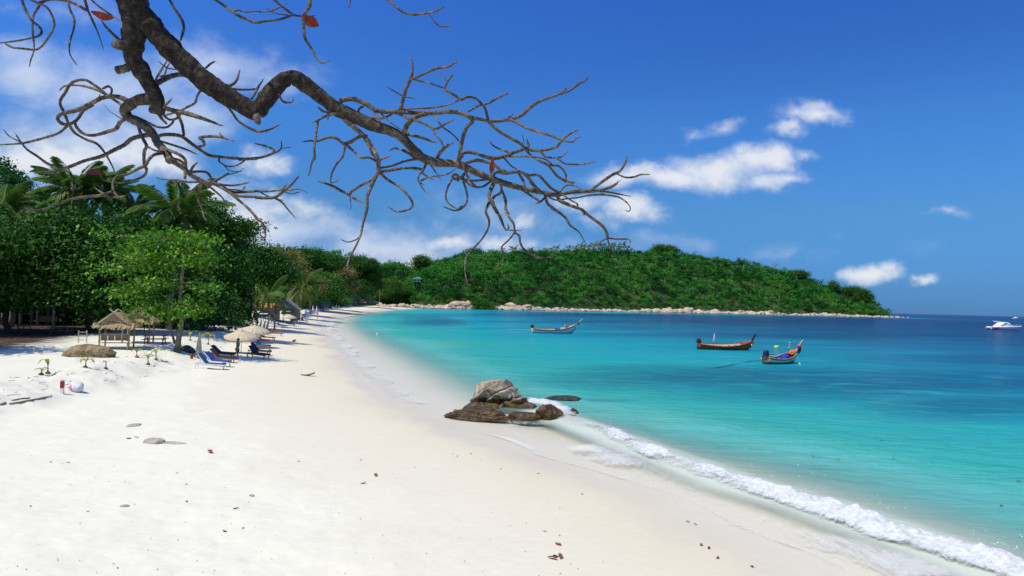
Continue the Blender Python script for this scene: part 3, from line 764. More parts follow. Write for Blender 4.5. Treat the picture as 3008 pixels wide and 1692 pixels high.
# traced limbs: panel (offset in the photograph), radius at start, radius at end (photo pixels), points
PANEL = {'A': (0, 0, 3.0186), 'B': (752, 0, 3.0186), 'C': (1300, 150, 3.0186), 'D': (0, 300, 3.0186), 'E': (700, 400, 3.0186), 'F': (1300, 580, 3.68)}
LIMBS = """
A 62 34 1120,-420 1160,-150 1180,60 1195,230 1185,330 1170,450
A 33 20 1170,430 1190,540 1250,620 1305,720 1365,820 1398,920 1392,1015
A 40 30 1220,90 1330,220 1450,370 1600,530 1780,690 1950,810 2100,900 2230,985 2290,1010
B 30 24 10,990 60,930 130,830 210,740 290,690 360,700 430,750 540,830
B 24 12 540,830 630,900 700,960 780,1000 900,1055 1050,1120 1180,1160 1290,1215 1390,1320 1470,1395 1580,1440 1760,1455
C 12 4 97,990 200,1030 330,1090 430,1130 530,1165 640,1200 760,1230 900,1255 1010,1275 1150,1250 1350,1240 1480,1210 1550,1170
B 14 9 10,990 5,1050 25,1090
A 13 11 1130,600 1080,615 1025,625
A 20 14 1130,420 1060,400 1010,400
B 9 6 740,930 760,890 860,880 960,915 1050,970 1130,990 1250,992 1400,1000 1560,1003 1700,993 1800,1000 1900,1040 2000,1060 2100,1075 2270,1060
C 6 5 616,605 700,570 780,500 850,450 950,415 1050,375 1095,340 1090,320
C 3 5 1050,385 1130,350 1210,290 1270,265 1285,235
B 9 7 1310,1180 1340,1110 1400,1050 1470,1020 1560,1005
B 7 5 1275,985 1300,900 1330,790 1365,710 1385,640 1385,570 1365,505
B 4 5 1375,705 1480,660 1600,605 1700,595 1780,550
B 3 3 1385,700 1420,710 1540,740 1660,778
B 4.5 6 2060,1065 2030,960 1990,910 1940,870 1870,860 1815,885 1770,850 1720,820 1672,790 1700,720 1750,655
B 4 3 1290,970 1420,960 1550,955 1700,930 1815,885
B 3 2 1310,850 1280,840 1210,800 1150,765
B 2 1.5 1300,850 1350,865 1425,880
C 4 5 230,535 310,490 400,465 480,420 580,375
B 2 2 1690,715 1650,660 1618,620
B 4 4 1220,995 1170,1030 1100,1050 1040,1045 960,1025 910,1000 920,960 960,940
B 4 4 1050,985 1090,1060 1120,1090
B 3 3 1110,1010 1200,1090 1290,1155
B 5 5 1230,995 1340,1045 1440,1075 1540,1120 1600,1140 1660,1110 1710,1080 1750,1062
B 4 4 1560,1128 1590,1190 1640,1250 1660,1310
B 6 6 1600,1430 1610,1390 1640,1345 1700,1290 1745,1270
B 3.5 3 1580,1020 1650,1120 1730,1180 1790,1240 1810,1280 1835,1400
B 6 7 1880,1030 1920,1075 1870,1130 1840,1200 1820,1300 1790,1440
B 5 5 1290,1190 1330,1190 1430,1210 1520,1240 1590,1265
B 5 4 660,945 645,1010 635,1060
B 4 4 645,1000 590,985 550,950
B 5 4 760,1010 680,1010 600,1040 510,1085
B 4 3.5 550,1065 535,1170 520,1280 515,1390 490,1460
E 4 3.5 690,0 672,100 680,195 655,220 640,290 625,350
B 9 8 760,1020 800,1070 870,1130 950,1200 1010,1290 1060,1380 1090,1449
E 8 8 1140,30 1160,60 1210,140 1240,220 1245,310
E 7 4 1245,310 1190,420 1150,520 1145,560 1140,650 1110,760 1085,880
E 4 3 1085,880 1040,980 990,1070 965,1150
E 2 1.5 965,1150 990,1190 1040,1210
E 3 2.5 1085,880 1040,920 970,938 910,915
E 6 5 1240,325 1180,390 1080,440 1010,490 985,525
E 5 4.5 985,525 920,490 830,440 710,400
E 4.5 4 985,525 1040,560 1110,590
E 1.6 1.3 990,535 1000,620 990,660
E 5 4 1250,320 1330,390 1430,450 1500,520 1545,590 1530,640 1470,665 1400,670 1350,640
E 6 5 1250,320 1370,300 1470,285 1560,285 1630,295
E 5 3 1680,205 1665,245 1640,300 1600,350 1600,400 1650,435
E 3 2 1600,400 1640,470 1695,520
E 3 3 1620,320 1680,360 1725,385
E 4 4 1250,285 1370,260 1470,225 1570,205 1660,205
E 6 5 1680,215 1600,205 1520,160 1450,120 1390,108 1350,125
E 3 3 1620,395 1700,360 1790,350 1870,330 1930,285
E 3 3 1680,215 1750,320 1800,390
E 5 5 2030,290 2005,335 1940,400
E 5 5 2005,335 1970,370 1930,340 1905,350 1905,375 1950,380 2000,370
E 4 3 1905,365 1860,450 1840,540 1870,600 1940,640 1990,615
E 4 4 1985,375 2020,480 2030,570 1990,635 1920,660 1830,630
E 4 4 2000,385 2100,395 2215,385
E 4 4 1995,385 2070,440 2160,450 2240,400
E 4 4 1985,225 2020,330 2060,400 2100,440
E 7 6 1135,0 1075,5 1000,50 940,70
E 6 4 940,70 910,50 870,20 800,10 700,45 640,40 575,50
E 5 4 945,65 1030,140 1090,190 1160,190 1235,230
E 4 3 950,70 930,170 870,250 830,330 820,405 850,410 900,380
E 4 4 1140,60 1165,110 1190,165
E 4 4 1240,225 1290,195 1340,180
C 7 6 140,970 190,900 290,905 390,940 470,950 560,930 640,895 720,870
C 6 5 400,615 430,650 500,710 600,770 690,820 740,870 800,880 870,895 920,940 1000,945 1050,940 1100,900
C 5 5 735,865 762,840 750,790
C 1.5 1.2 725,820 720,800 705,725
C 5 5 800,880 870,880 950,870 1020,840 1070,780 1130,735 1200,700
C 5 5 600,610 640,625 740,680 860,720 960,750 1060,790 1150,805 1190,770 1220,760
C 3 4 560,610 620,565
C 4 4 620,900 600,900 510,870 450,840 420,800
C 4 5 690,825 770,910 860,975 930,1010 970,1050 1020,1110 1090,1150 1170,1170
C 4 4 860,975 960,1010 1030,1020 1075,1060 1095,1110 1085,1165
C 3.5 3 540,935 700,935 800,940 900,955 970,1000
C 3 4 1000,945 1030,960 1090,1000 1180,1005 1270,1000 1350,980
C 3.5 3 540,940 600,1010 660,1050
C 6 6 170,1010 290,970 390,985 460,1010 520,1055 600,1080 680,1070 750,1110 800,1180 860,1240 920,1270
C 5 5 430,1130 480,1075 560,1085 640,1070 700,1080 780,1100 850,1100 910,1160 970,1220 1050,1260
C 4 4 670,1080 720,1160 735,1230 770,1270
C 4 4 670,1210 780,1280 860,1330
C 4 4 930,1275 870,1335 825,1355
C 5 6 1300,1243 1400,1170 1500,1100 1570,1065 1610,1010 1635,955
C 3 4 1540,1085 1620,1120 1700,1115 1760,1095 1830,1095
C 3 3 1030,1265 1090,1195 1150,1190 1200,1205 1235,1235
C 3 3 1390,1240 1440,1270 1540,1290 1590,1310 1640,1350 1665,1390 1655,1420 1620,1415
C 3.5 3 1390,1240 1500,1255 1600,1275 1670,1288
C 3 3 920,1275 1000,1320 1100,1310 1200,1300 1300,1280 1430,1275 1570,1295
C 3 3 1060,1270 1150,1330 1190,1350 1200,1380
C 5 5 905,1260 930,1350 990,1400 1060,1449
F 5 3 1180,115 1250,160 1330,220 1380,300 1470,370 1510,430 1545,495
C 6.5 6 1005,1275 1050,1330 1120,1360
F 6 5 1255,35 1320,65 1400,95 1500,130 1560,180 1640,240 1720,300 1770,370 1785,440
F 3 3 1785,440 1720,470 1690,495 1595,512
F 3 4 1785,440 1880,450 2010,452 2030,485
F 3 1.5 1785,440 1800,510 1825,545 1858,640
F 3 3 1520,150 1528,170 1530,188
C 7 6 470,1140 450,1180 420,1250 415,1300 450,1370 490,1440
F 6 4 530,10 560,110 610,190 640,260 670,330 690,355 715,330 710,305
F 2.5 2 700,350 760,357 850,358
C 5 4 515,1165 520,1250 460,1290 420,1340 390,1400
F 4.5 3 560,0 500,60 468,150 500,240 500,310 465,390 400,480 320,565 260,640 245,720 245,810 260,900 280,950
C 4.5 4 520,1220 560,1320 560,1400 590,1449
F 4 4 665,0 685,80 680,150 730,230 770,290 780,380
F 3.5 1.5 780,380 720,455 650,520 640,550 655,640 650,690 600,740 530,752 460,735 415,700
F 4 3 780,380 830,420 840,490 880,560 950,600 1020,640 1080,650 1160,640 1235,610
A 4 6 1500,-10 1550,80 1610,170 1630,250 1600,360
A 3 4 800,-10 880,60 980,130 1090,205
A 6 4 1090,380 1010,310 940,240 900,180
A 5 2 750,-10 780,90 820,180 860,270 890,350 920,440
A 5 5 340,30 420,0 500,-5 600,10 680,40 770,95
A 4 4 260,-10 340,30 420,70 470,160 480,240 430,330 370,410 310,440 200,430 110,420 50,390
A 4 3 390,-10 330,80 295,150 290,260 300,380 300,450 270,540 262,595
A 5 3 190,-10 225,90 280,180 340,230 370,280 340,320 270,340 170,360 60,375 -30,385
A 4 3 600,-10 620,80 660,180 650,270 620,370 620,480 680,575
B 4 5 1140,-20 1220,40 1290,100 1370,130 1450,125 1560,110 1620,85 1660,60
B 2 3 1530,115 1580,190 1640,235 1740,235
B 5 3 120,-40 220,50 300,110 360,140 420,140 530,140
A 5 5 1890,-15 2000,60 2100,130 2200,180 2270,205
B 5 4 0,203 100,185 200,175 310,140
A 3 3 2070,105 2110,90 2180,105 2275,98
B 3 3 10,100 60,105 140,95 230,55 280,15
B 7 4 475,-20 475,50 440,110 420,150 425,250 435,340 490,430 540,520 590,560 650,540
B 3 3 835,-15 830,40 818,75
B 2.5 2 390,145 280,135 160,115 95,70
A 4 4 1830,600 1860,570 1905,545
A 5 5 2020,770 2090,725 2125,630
A 4 3.5 2060,790 2180,795 2280,790
B 4 4 -40,880 5,800 40,740 60,715
B 4 4 200,840 240,900 290,910 325,900 330,870
A 10 9 1300,900 1350,780 1440,710 1540,670 1640,665 1740,700 1830,760
A 4 4 1370,760 1390,690 1480,540
A 3 3 1640,620 1560,615 1480,600 1405,545
A 3 3 1420,680 1460,660 1480,600 1510,550
A 4 4 1800,770 1750,850 1730,910 1660,950 1590,985 1470,1020
A 4.5 4.5 1820,740 1900,870 2000,930 2060,1000 2110,1070 2200,1130 2275,1165
B 4.5 5 5,1167 60,1165 140,1140 200,1110
A 21 15 1370,880 1300,880 1220,890 1150,930 1100,975 1130,1030
A 14 11 1130,1030 1190,1070 1270,1110 1350,1180 1400,1270 1470,1350 1510,1440
D 11 4 1480,450 1530,520 1620,580 1700,650 1800,700 1900,720 2000,770 2080,800 2275,790
E 4 2.5 157,488 250,490 380,480 460,480 530,470 610,500
D 5 5 1880,715 2000,780 2100,830 2275,842
E 5 5 155,545 250,550 330,540 400,490 470,430 530,360
E 1.5 1.3 385,480 350,440 320,405
E 3 3 390,480 410,450 435,420
E 4 2 320,545 390,590 440,650 510,730
D 5 5 2030,795 2130,880 2200,940 2270,1020
E 5 3 155,725 220,780 240,860 235,900 205,885 195,850
E 2.5 2 180,490 280,540 400,570
E 2 2 395,490 470,510 540,495
D 5 4 1720,670 1830,730 1920,800 1980,860 2010,930
D 5 4 1660,620 1820,620 1880,680 1940,740
D 5 4 1890,710 1960,670 2030,630
D 2 2 2010,645 2110,620 2165,585
D 5 5 1680,630 1720,560 1750,540
D 6.5 4 1380,320 1440,290 1550,290 1620,310 1700,370 1770,420 1850,470 1950,485 2100,500 2280,505
E 5 4 10,207 100,200 200,190 290,160 360,130 385,90 380,50
E 2 2 375,115 430,102 490,105
E 4 4 285,162 320,125 260,95 150,65
D 5 5 1750,400 1810,380 1800,340 1770,315 1840,305 1950,310 2070,345
D 4 4 1985,318 1965,300 1950,280
D 4 4 1400,340 1530,380 1650,420 1740,460
D 6 5 1450,410 1580,460 1640,510 1650,590
D 5 5 1520,500 1600,520 1640,570 1640,680
D 3 3 1950,487 1940,520 1960,540 2020,570 2100,560 2170,520
D 2 2 1985,560 2040,610 2140,615
D 4 4 1860,715 2050,740 2200,715
D 2.5 2.5 1990,765 2100,780 2150,780 2175,745
D 3 3 1650,700 1560,690 1450,685 1380,670
D 3 3 1770,710 1650,710 1580,710 1510,735
D 6 4 1790,705 1770,770 1730,780 1650,800
D 4 2.5 1745,780 1760,880 1790,940 1810,1020 1840,1060
D 8 5 1330,285 1180,320 1100,380 1000,430 900,480 750,520 650,560 560,590 500,580 420,545 330,480 240,420 190,360 145,295
D 4 5 570,590 545,610 500,620 420,625 330,620
D 2.5 2.5 190,360 80,300 30,240
D 6 4 1230,200 1240,260 1270,330 1300,390 1280,440 1280,550 1300,600 1280,650 1200,690 1100,710 1000,710 930,690
D 4 3.5 1295,385 1380,430 1470,440
D 6 5 1470,450 1370,465 1320,510 1290,560 1230,590 1130,640 1040,660 1010,690 1000,740 1010,790 1050,840 1110,830
D 4 4 1060,845 980,840 900,800 840,760
D 5 4 1005,785 900,825 760,840 640,860 500,910 400,945 230,975
A 9 5 1110,960 1140,905 1050,860 980,855 900,870 800,920 700,970 580,1000 530,1020 510,1050 540,1090 600,1105 660,1080 700,1040 740,980 830,930
A 4 4 810,925 870,890 885,840
A 5 5 610,1105 570,1000 535,930 540,880 580,820 620,750 680,715 760,710 830,750 900,800 965,855
A 5 4 1100,950 1080,930 940,840 850,795 750,765 640,755 570,765 530,800
A 4 4 960,850 985,830 990,790 960,765 910,785
A 4.5 4 610,1105 520,1180 400,1220 250,1260 150,1275 -40,1285
A 7 5 1140,1035 1070,1080 1030,1140 960,1165 880,1190 800,1200 730,1180 680,1130 665,1085
A 1.6 1.4 1110,1070 1080,1055 980,990 920,930
A 5 4 1190,1030 1280,1070 1380,1120 1470,1130 1520,1100 1540,1070
A 9 6 1430,950 1560,985 1650,1005 1750,1035 1850,1070 1970,1115
A 6 5 1560,990 1610,1090 1630,1200
A 8 4 1400,1000 1440,1060 1480,1100
A 5 4 1440,960 1500,900 1525,875
A 4 4 1440,1010 1490,1055 1540,1060 1580,1040 1600,1010
D 5 4 615,205 660,270 760,330 860,370 930,450 970,520 1010,600 1005,640
"""
def catmull(P, n):
    P = np.array(P, float); P = np.vstack([2 * P[0] - P[1], P, 2 * P[-1] - P[-2]])
    out = []
    for i in range(1, len(P) - 2):
        p0, p1, p2, p3 = P[i - 1], P[i], P[i + 1], P[i + 2]
        m = max(2, int(np.linalg.norm((p2 - p1)[:2]) / n))
        for t in np.arange(m) / m:
            out.append(.5 * (2 * p1 + (p2 - p0) * t + (2 * p0 - 5 * p1 + 4 * p2 - p3) * t * t + (3 * p1 - p0 - 3 * p2 + p3) * t ** 3))
    out.append(P[-2])
    return np.array(out)
TREE_BASE = Vector((-7.3, 3.2, gz(-7.3, 3.2) - .1))
almond = empty('almond_tree', TREE_BASE, 0, 'bare tropical almond tree with twisting branches hanging over the beach', 'tree')
def limb_mesh(name, pts, rad, age, parent=almond, seed=0, claws=False):
    """bark-covered limb through world points"""
    big = max(rad); n = 7 if big < .025 else (12 if big < .05 else 32)
    mb = MB(); rng = random.Random(seed)
    nz = fbm(np.array([tuple(p) for p in pts]) * 11.0, 3, seed % 50)
    wob = .07 if big < .05 else 0.0
    rads = [r * (0.74 + .52 * nz[i]) * (1 + wob * math.sin(i * 1.9 + seed)) for i, r in enumerate(rad)]
    if rads: rads[-1] *= .75
    mb.tube([p - TREE_BASE for p in pts], rads, n, True, age)
    if big >= .05:   # fissured old bark: ridges run along the limb
        m = len(pts); an = np.tile(np.arange(n) / n * 2 * math.pi, m)
        s = np.r_[0, np.cumsum([(pts[i + 1] - pts[i]).length for i in range(m - 1)])]; sr = np.repeat(s, n)
        tw = an + sr * .9
        K = np.c_[np.cos(tw) * 2.6, np.sin(tw) * 2.6, sr * 5.0 + seed]
        K2 = np.c_[np.cos(tw) * 6.5, np.sin(tw) * 6.5, sr * 13 + seed]
        rid = np.abs(fbm(K, 3, 6) - .5) * 2; rid2 = np.abs(fbm(K2, 3, 9) - .5) * 2
        low = fbm(np.c_[np.cos(an) * .9, np.sin(an) * .9, sr * 2.2 + seed], 2, 3) - .5
        dsp = .34 * low - .16 * (1 - rid) ** 2 - .12 * (1 - rid2) ** 2 + .10
        V = np.array(mb.v); cen = np.repeat(np.array([tuple(p - TREE_BASE) for p in pts]), n, 0)
        V = V + (V - cen) * dsp[:, None]; mb.v = [tuple(q) for q in V]
    if claws:
        e = pts[-1] - TREE_BASE; d = (pts[-1] - pts[-2]).normalized(); r = rad[-1]
        for q in range(3):
            o = Vector((rng.gauss(0, 1), rng.gauss(0, 1), rng.gauss(0, 1))) * .55
            mb.tube([e - d * r, e + (d + o) * r * 2.6], [r * .45, r * .08], 5, True, [-1.0, -1.0])
    return mb.build(name, BARK, parent, True, 'age')
placed_uv, placed_d = [], []
specs = []
for ln in LIMBS.strip().splitlines():
    w = ln.split(); ox, oy, sc = PANEL[w[0]]
    P = [(float(a) / sc + ox, float(b) / sc + oy) for a, b in (q.split(',') for q in w[3:])]
    specs.append((float(w[1]), float(w[2]), P))
ends = np.array([p for s in specs for p in s[2]])
allpts = [catmull(s[2], 5.0) for s in specs]
OVER = [Vector((-3.45, 5.25, 9.25)), Vector((-2.0, 5.5, 9.5)), Vector((-.9, 5.8, 9.35)), Vector((.4, 6.1, 9.25))]
for li, (r0, r1, P) in enumerate(specs):
    Q = catmull(P, 4.0)
    L = np.r_[0, np.cumsum(np.linalg.norm(np.diff(Q, axis=0), axis=1))]; t = L / L[-1]
    rng = random.Random(li * 7 + 1)
    def near(q, tol):
        if not placed_uv: return None
        U = np.concatenate(placed_uv); dd = np.hypot(U[:, 0] - q[0], U[:, 1] - q[1]); i = dd.argmin()
        return float(np.concatenate(placed_d)[i]) if dd[i] < tol else None
    d0 = near(Q[0], 26 if li < 9 else 17)
    d1 = near(Q[-1], 7) if li > 8 else None
    if d0 is None: d0 = 5.6 if li == 0 else 5.55 + .0003 * Q[0][0]
    if li == 0: dep = 5.5 + .1 * t
    elif li < 6: dep = d0 + (.12 if li == 1 else .22) * t
    elif d1 is not None: dep = d0 + (d1 - d0) * t + .25 * rng.uniform(-1, 1) * np.sin(t * math.pi)
    else:
        am = min(.75, .0022 * L[-1] + .05) * rng.uniform(-1, 1)
        dep = d0 + am * t + .12 * rng.uniform(-1, 1) * np.sin(t * 2.6 * math.pi) * min(1, L[-1] / 200)
    placed_uv.append(Q); placed_d.append(np.asarray(dep))
    pts = [at(q[0], q[1], float(d)) for q, d in zip(Q, dep)]
    thin = .84 if r0 < 12 else .95
    rad = [thin * (r0 + (r1 - r0) * tt) * float(d) / FOC for tt, d in zip(t, dep)]
    # is the end free in the air?
    others = np.concatenate([a for i, a in enumerate(allpts) if i != li])
    free = np.hypot(others[:, 0] - Q[-1][0], others[:, 1] - Q[-1][1]).min() > 9
    old = np.clip((r0 + (r1 - r0) * t - 7) / 26, 0, 1)
    age = [float(o) for o in old]
    if free and 2.9 < r1 < 7 and rng.random() < .45:
        age = [a if l < L[-1] - 34 else -float((l - L[-1] + 34) / 34) for a, l in zip(age, L)]
    if free and r0 < 12: rad = [r * (1 - .45 * max(0.0, (tt - .6) / .4)) for r, tt in zip(rad, t)]
    if P[0][1] < 0 and li > 0:      # carry twigs that leave the top of the picture on to the limb overhead
        tgt = min(OVER, key=lambda o: (o - pts[0]).length)
        mid = (pts[0] + tgt) / 2 + Vector((.1, 0, .12))
        pts = [tgt, mid] + pts; rad = [rad[0] * 1.5, rad[0] * 1.2] + rad; age = [.1, .1] + age
    nm = 'limb' if r0 > 13 else ('branch' if r0 >= 5 else 'twig')
    limb_mesh(nm, pts, rad, age, seed=li, claws=free and 3.4 < r1 < 6.6)
top = at(P[0][0], P[0][1], 5.5)
p0 = at(specs[0][2][0][0], specs[0][2][0][1], 5.5)
trunk_pts = [Vector((-7.3, 3.2, TREE_BASE.z)), Vector((-7.25, 3.25, 2.2)), Vector((-7.1, 3.3, 4.2)), Vector((-6.8, 3.5, 6.4)), Vector((-6.2, 3.9, 8.2)), Vector((-5.2, 4.5, 9.4)), Vector((-4.2, 5.0, 9.8)), Vector((-3.45, 5.3, 9.4)), p0]
Q = catmull([tuple(p) for p in trunk_pts], .05)
limb_mesh('trunk', [Vector(q) for q in Q], list(np.interp(np.arange(len(Q)), [0, len(Q) * .12, len(Q)], [.42, .33, .175])), [1.0] * len(Q), seed=91)
Q = catmull([tuple(p) for p in OVER], .15)
limb_mesh('limb', [Vector(q) for q in Q], list(np.linspace(.09, .025, len(Q))), [.4] * len(Q), seed=92)
# the last red leaves
RED = pm('red_leaf', (.34, .045, .02), .5, (.16, .02, .012), 20, .3, spec=.3)
def big_leaf(u, v, Y, length, ang, tilt, fold, mat, label, w=.5):
    mb = MB(); rows = []
    for i in range(9):
        s = i / 8; wd = w * length * math.sin(math.pi * min(1, s * .92 + .05)) ** .8 * (.55 + .45 * s) / 2
        rows.append([(s * length, y * wd, abs(y) * wd * fold - .10 * length * s * s) for y in (-1, -.5, 0, .5, 1)])
    mb.grid(rows)
    o = mb.build('leaf', mat, almond, True)
    thick(o, .002)
    o.location = at(u, v, Y) - TREE_BASE
    o.rotation_euler = (tilt, ang, 0)
    o['label'] = label
    return o
def leaf_rot(o, dirv, upv):
    x = Vector(dirv).normalized(); y = Vector(upv).cross(x).normalized(); z = x.cross(y)
    o.rotation_euler = Matrix((x, y, z)).transposed().to_euler()
leaf_rot(big_leaf(268, 33, 5.65, .17, 0, 0, .5, RED, 'curled dark brown red leaf', .6), (.95, .2, -.25), (0, -.6, -.8))
leaf_rot(big_leaf(886, 47, 5.85, .16, 0, 0, .5, RED, 'red leaf lit through from behind', .75), (.85, .1, -.45), (.1, -.9, -.3))
leaf_rot(big_leaf(300, 512, 5.8, .155, 0, 0, .35, RED, 'glossy red leaf hanging from a twig', .62), (-1, .1, .18), (0, -.75, .65))
leaf_rot(big_leaf(1447, 462, 6.0, .15, 0, 0, .5, RED, 'narrow red leaf hanging straight down', .42), (-.05, 0, -1), (.3, -1, 0))
# ------------------------------------------------------------------ trees behind the beach
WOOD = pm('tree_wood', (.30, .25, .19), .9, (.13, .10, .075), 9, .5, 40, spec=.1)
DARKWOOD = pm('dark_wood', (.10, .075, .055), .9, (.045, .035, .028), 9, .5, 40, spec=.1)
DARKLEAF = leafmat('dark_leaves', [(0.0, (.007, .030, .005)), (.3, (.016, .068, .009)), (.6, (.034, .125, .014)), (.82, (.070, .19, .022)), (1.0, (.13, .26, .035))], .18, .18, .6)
MIDLEAF = leafmat('mid_leaves', [(0.0, (.022, .085, .012)), (.4, (.05, .16, .02)), (.75, (.10, .24, .03)), (1.0, (.19, .30, .05))], .3, .2, .55)
ALMONDLEAF = leafmat('almond_leaves', [(0.0, (.03, .13, .010)), (.4, (.075, .23, .016)), (.75, (.16, .35, .026)), (.95, (.30, .42, .05)), (1.0, (.38, .20, .06))], .32, .25, .5)
DRYLEAF = leafmat('dry_leaves', [(0.0, (.10, .10, .035)), (.4, (.19, .20, .06)), (.7, (.30, .27, .10)), (1.0, (.28, .17, .09))], .25, .2, .6)
def tree(name, label, base, Y, blobs, mat, leaf=.4, per_area=1.1, per_clump=24, seed=1, trunk_r=.22, bark=None, group=None, flat=.3, upward=.6, inner=.5, trunks=1, tshift=0.0, cat='tree', aspect=.5, spread=1.0, sub=9):
    """blobs: (u, v, radius u, radius v, depth offset[, depth radius]) in the photograph, set at distance Y"""
    b = at(base, 950, Y); b.z = gz(b.x, b.y) if b.y < 600 else 2
    t = empty(name, b, 0, label, cat, group)
    cl = []
    for q in blobs:
        c = at(q[0], q[1], Y + q[4]); s = (Y + q[4]) / FOC
        cl.append((tuple(c), (q[2] * s, (q[5] if len(q) > 5 else q[2] * s), q[3] * s)))
    foliage('crown', cl, mat, t, leaf, per_area, per_clump, aspect, seed, tuple(b), flat, upward, inner, tshift, spread, None, sub)
    rng = random.Random(seed)
    mb = MB()
    zc = [c[0][2] for c in cl]; cen = Vector((sum(c[0][0] for c in cl) / len(cl), sum(c[0][1] for c in cl) / len(cl), 0))
    H0 = max(1.2, (min(zc) - b.z) * .75)
    fork = Vector(((cen.x - b.x) * .25, (cen.y - b.y) * .25, H0))
    n = 7
    path = [Vector((0, 0, -.15))] + [Vector((fork.x * i / n + rng.uniform(-.05, .05) * trunk_r * 6, fork.y * i / n, fork.z * i / n)) for i in range(1, n)] + [fork]
    mb.tube(path, [trunk_r * (1.35 if i == 0 else 1 - .35 * i / n) for i in range(n + 1)], 9)
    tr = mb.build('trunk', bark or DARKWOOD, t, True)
    for c, r in cl:
        e = Vector(c) - b - Vector((0, 0, r[2] * .35)); m = fork.lerp(e, .5) + Vector((rng.uniform(-.4, .4), rng.uniform(-.4, .4), rng.uniform(.0, .5)))
        mb = MB(); mb.tube([fork - Vector((0, 0, .2)), fork.lerp(m, .5), m, e], [trunk_r * .5, trunk_r * .4, trunk_r * .28, trunk_r * .1], 6)
        mb.build('limb', bark or DARKWOOD, t, True)
    return t
DG = 'dark broadleaf trees behind the beach'
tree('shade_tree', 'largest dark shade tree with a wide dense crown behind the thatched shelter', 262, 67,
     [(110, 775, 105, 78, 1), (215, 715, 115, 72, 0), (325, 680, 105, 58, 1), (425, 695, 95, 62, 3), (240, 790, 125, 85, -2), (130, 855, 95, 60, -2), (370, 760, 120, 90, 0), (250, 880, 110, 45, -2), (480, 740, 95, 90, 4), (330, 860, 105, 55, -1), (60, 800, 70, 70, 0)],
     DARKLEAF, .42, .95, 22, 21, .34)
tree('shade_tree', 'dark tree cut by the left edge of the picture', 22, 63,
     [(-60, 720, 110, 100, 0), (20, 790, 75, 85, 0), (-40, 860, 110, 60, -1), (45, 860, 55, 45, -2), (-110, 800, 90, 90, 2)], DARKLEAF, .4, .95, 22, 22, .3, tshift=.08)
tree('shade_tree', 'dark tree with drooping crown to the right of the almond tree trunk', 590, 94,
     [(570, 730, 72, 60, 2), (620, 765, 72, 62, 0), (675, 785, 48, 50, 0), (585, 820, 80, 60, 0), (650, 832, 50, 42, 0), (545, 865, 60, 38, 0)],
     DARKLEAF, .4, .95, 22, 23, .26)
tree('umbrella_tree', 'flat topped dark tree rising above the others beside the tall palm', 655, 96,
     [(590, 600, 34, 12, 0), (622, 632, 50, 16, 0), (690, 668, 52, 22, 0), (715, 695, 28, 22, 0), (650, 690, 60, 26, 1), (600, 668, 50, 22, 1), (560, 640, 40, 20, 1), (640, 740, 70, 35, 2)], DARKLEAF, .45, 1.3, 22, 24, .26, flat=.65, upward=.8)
for i, (lab, u, Y, bl, mt, lf) in enumerate([
    ('dark rounded tree behind the parasol store hut', 735, 132, [(745, 770, 55, 48, 0), (795, 785, 50, 42, 0), (765, 825, 58, 42, 0), (825, 825, 42, 40, 2), (735, 825, 45, 42, 0)], DARKLEAF, .5),
    ('yellow green tree on the slope above the parasol store hut', 815, 195, [(815, 760, 50, 26, 0), (850, 790, 45, 30, 0), (880, 815, 40, 30, 0), (830, 810, 50, 30, -2), (900, 845, 40, 28, 0)], DRYLEAF, .55),
    ('bright green tree above the far sun loungers', 905, 250, [(920, 840, 42, 28, 0), (955, 838, 38, 28, 0), (942, 862, 44, 18, 0), (970, 858, 28, 18, 0)], MIDLEAF, .65),
    ('dark green tree behind the far loungers with a ragged top', 835, 262, [(860, 770, 45, 30, 0), (900, 770, 50, 28, 0), (930, 790, 45, 30, 0), (885, 810, 55, 32, -2), (960, 780, 35, 22, 0)], DARKLEAF, .6),
    ('brown and green half bare tree on the slope', 950, 300, [(960, 800, 40, 26, 0), (1000, 810, 40, 30, 0), (980, 840, 40, 25, 0), (1015, 840, 30, 22, 0)], DRYLEAF, .6),
    ('broad dark tree above the far thatched hut', 1015, 430, [(1020, 780, 38, 22, 0), (1060, 785, 40, 22, 0), (1045, 815, 48, 26, 0), (1085, 810, 32, 24, 0), (1060, 845, 45, 24, 0)], DARKLEAF, .7),
    ('bright low bush beside the far parasols', 990, 365, [(990, 884, 22, 12, 0), (1008, 887, 16, 9, 0), (975, 888, 16, 8, 0)], MIDLEAF, .6),
    ('rounded tree where the beach ends', 1125, 575, [(1095, 845, 32, 22, 0), (1130, 850, 36, 24, 0), (1165, 850, 30, 22, 0), (1120, 870, 40, 16, -2)], MIDLEAF, .8),
    ('dense tree with hanging foliage left of the parasol store hut', 690, 100, [(668, 865, 44, 34, 0), (704, 868, 32, 28, 0), (680, 905, 36, 20, 0), (712, 900, 22, 18, 1)], DARKLEAF, .42)]):
    tree('broadleaf_tree' if 'bush' not in lab else 'bush', lab, u, Y, bl, mt, lf, 1.25 if mt is not DRYLEAF else .9, 18, 40 + i, .22, WOOD if mt is DRYLEAF else None, cat='tree' if 'bush' not in lab else 'bush')
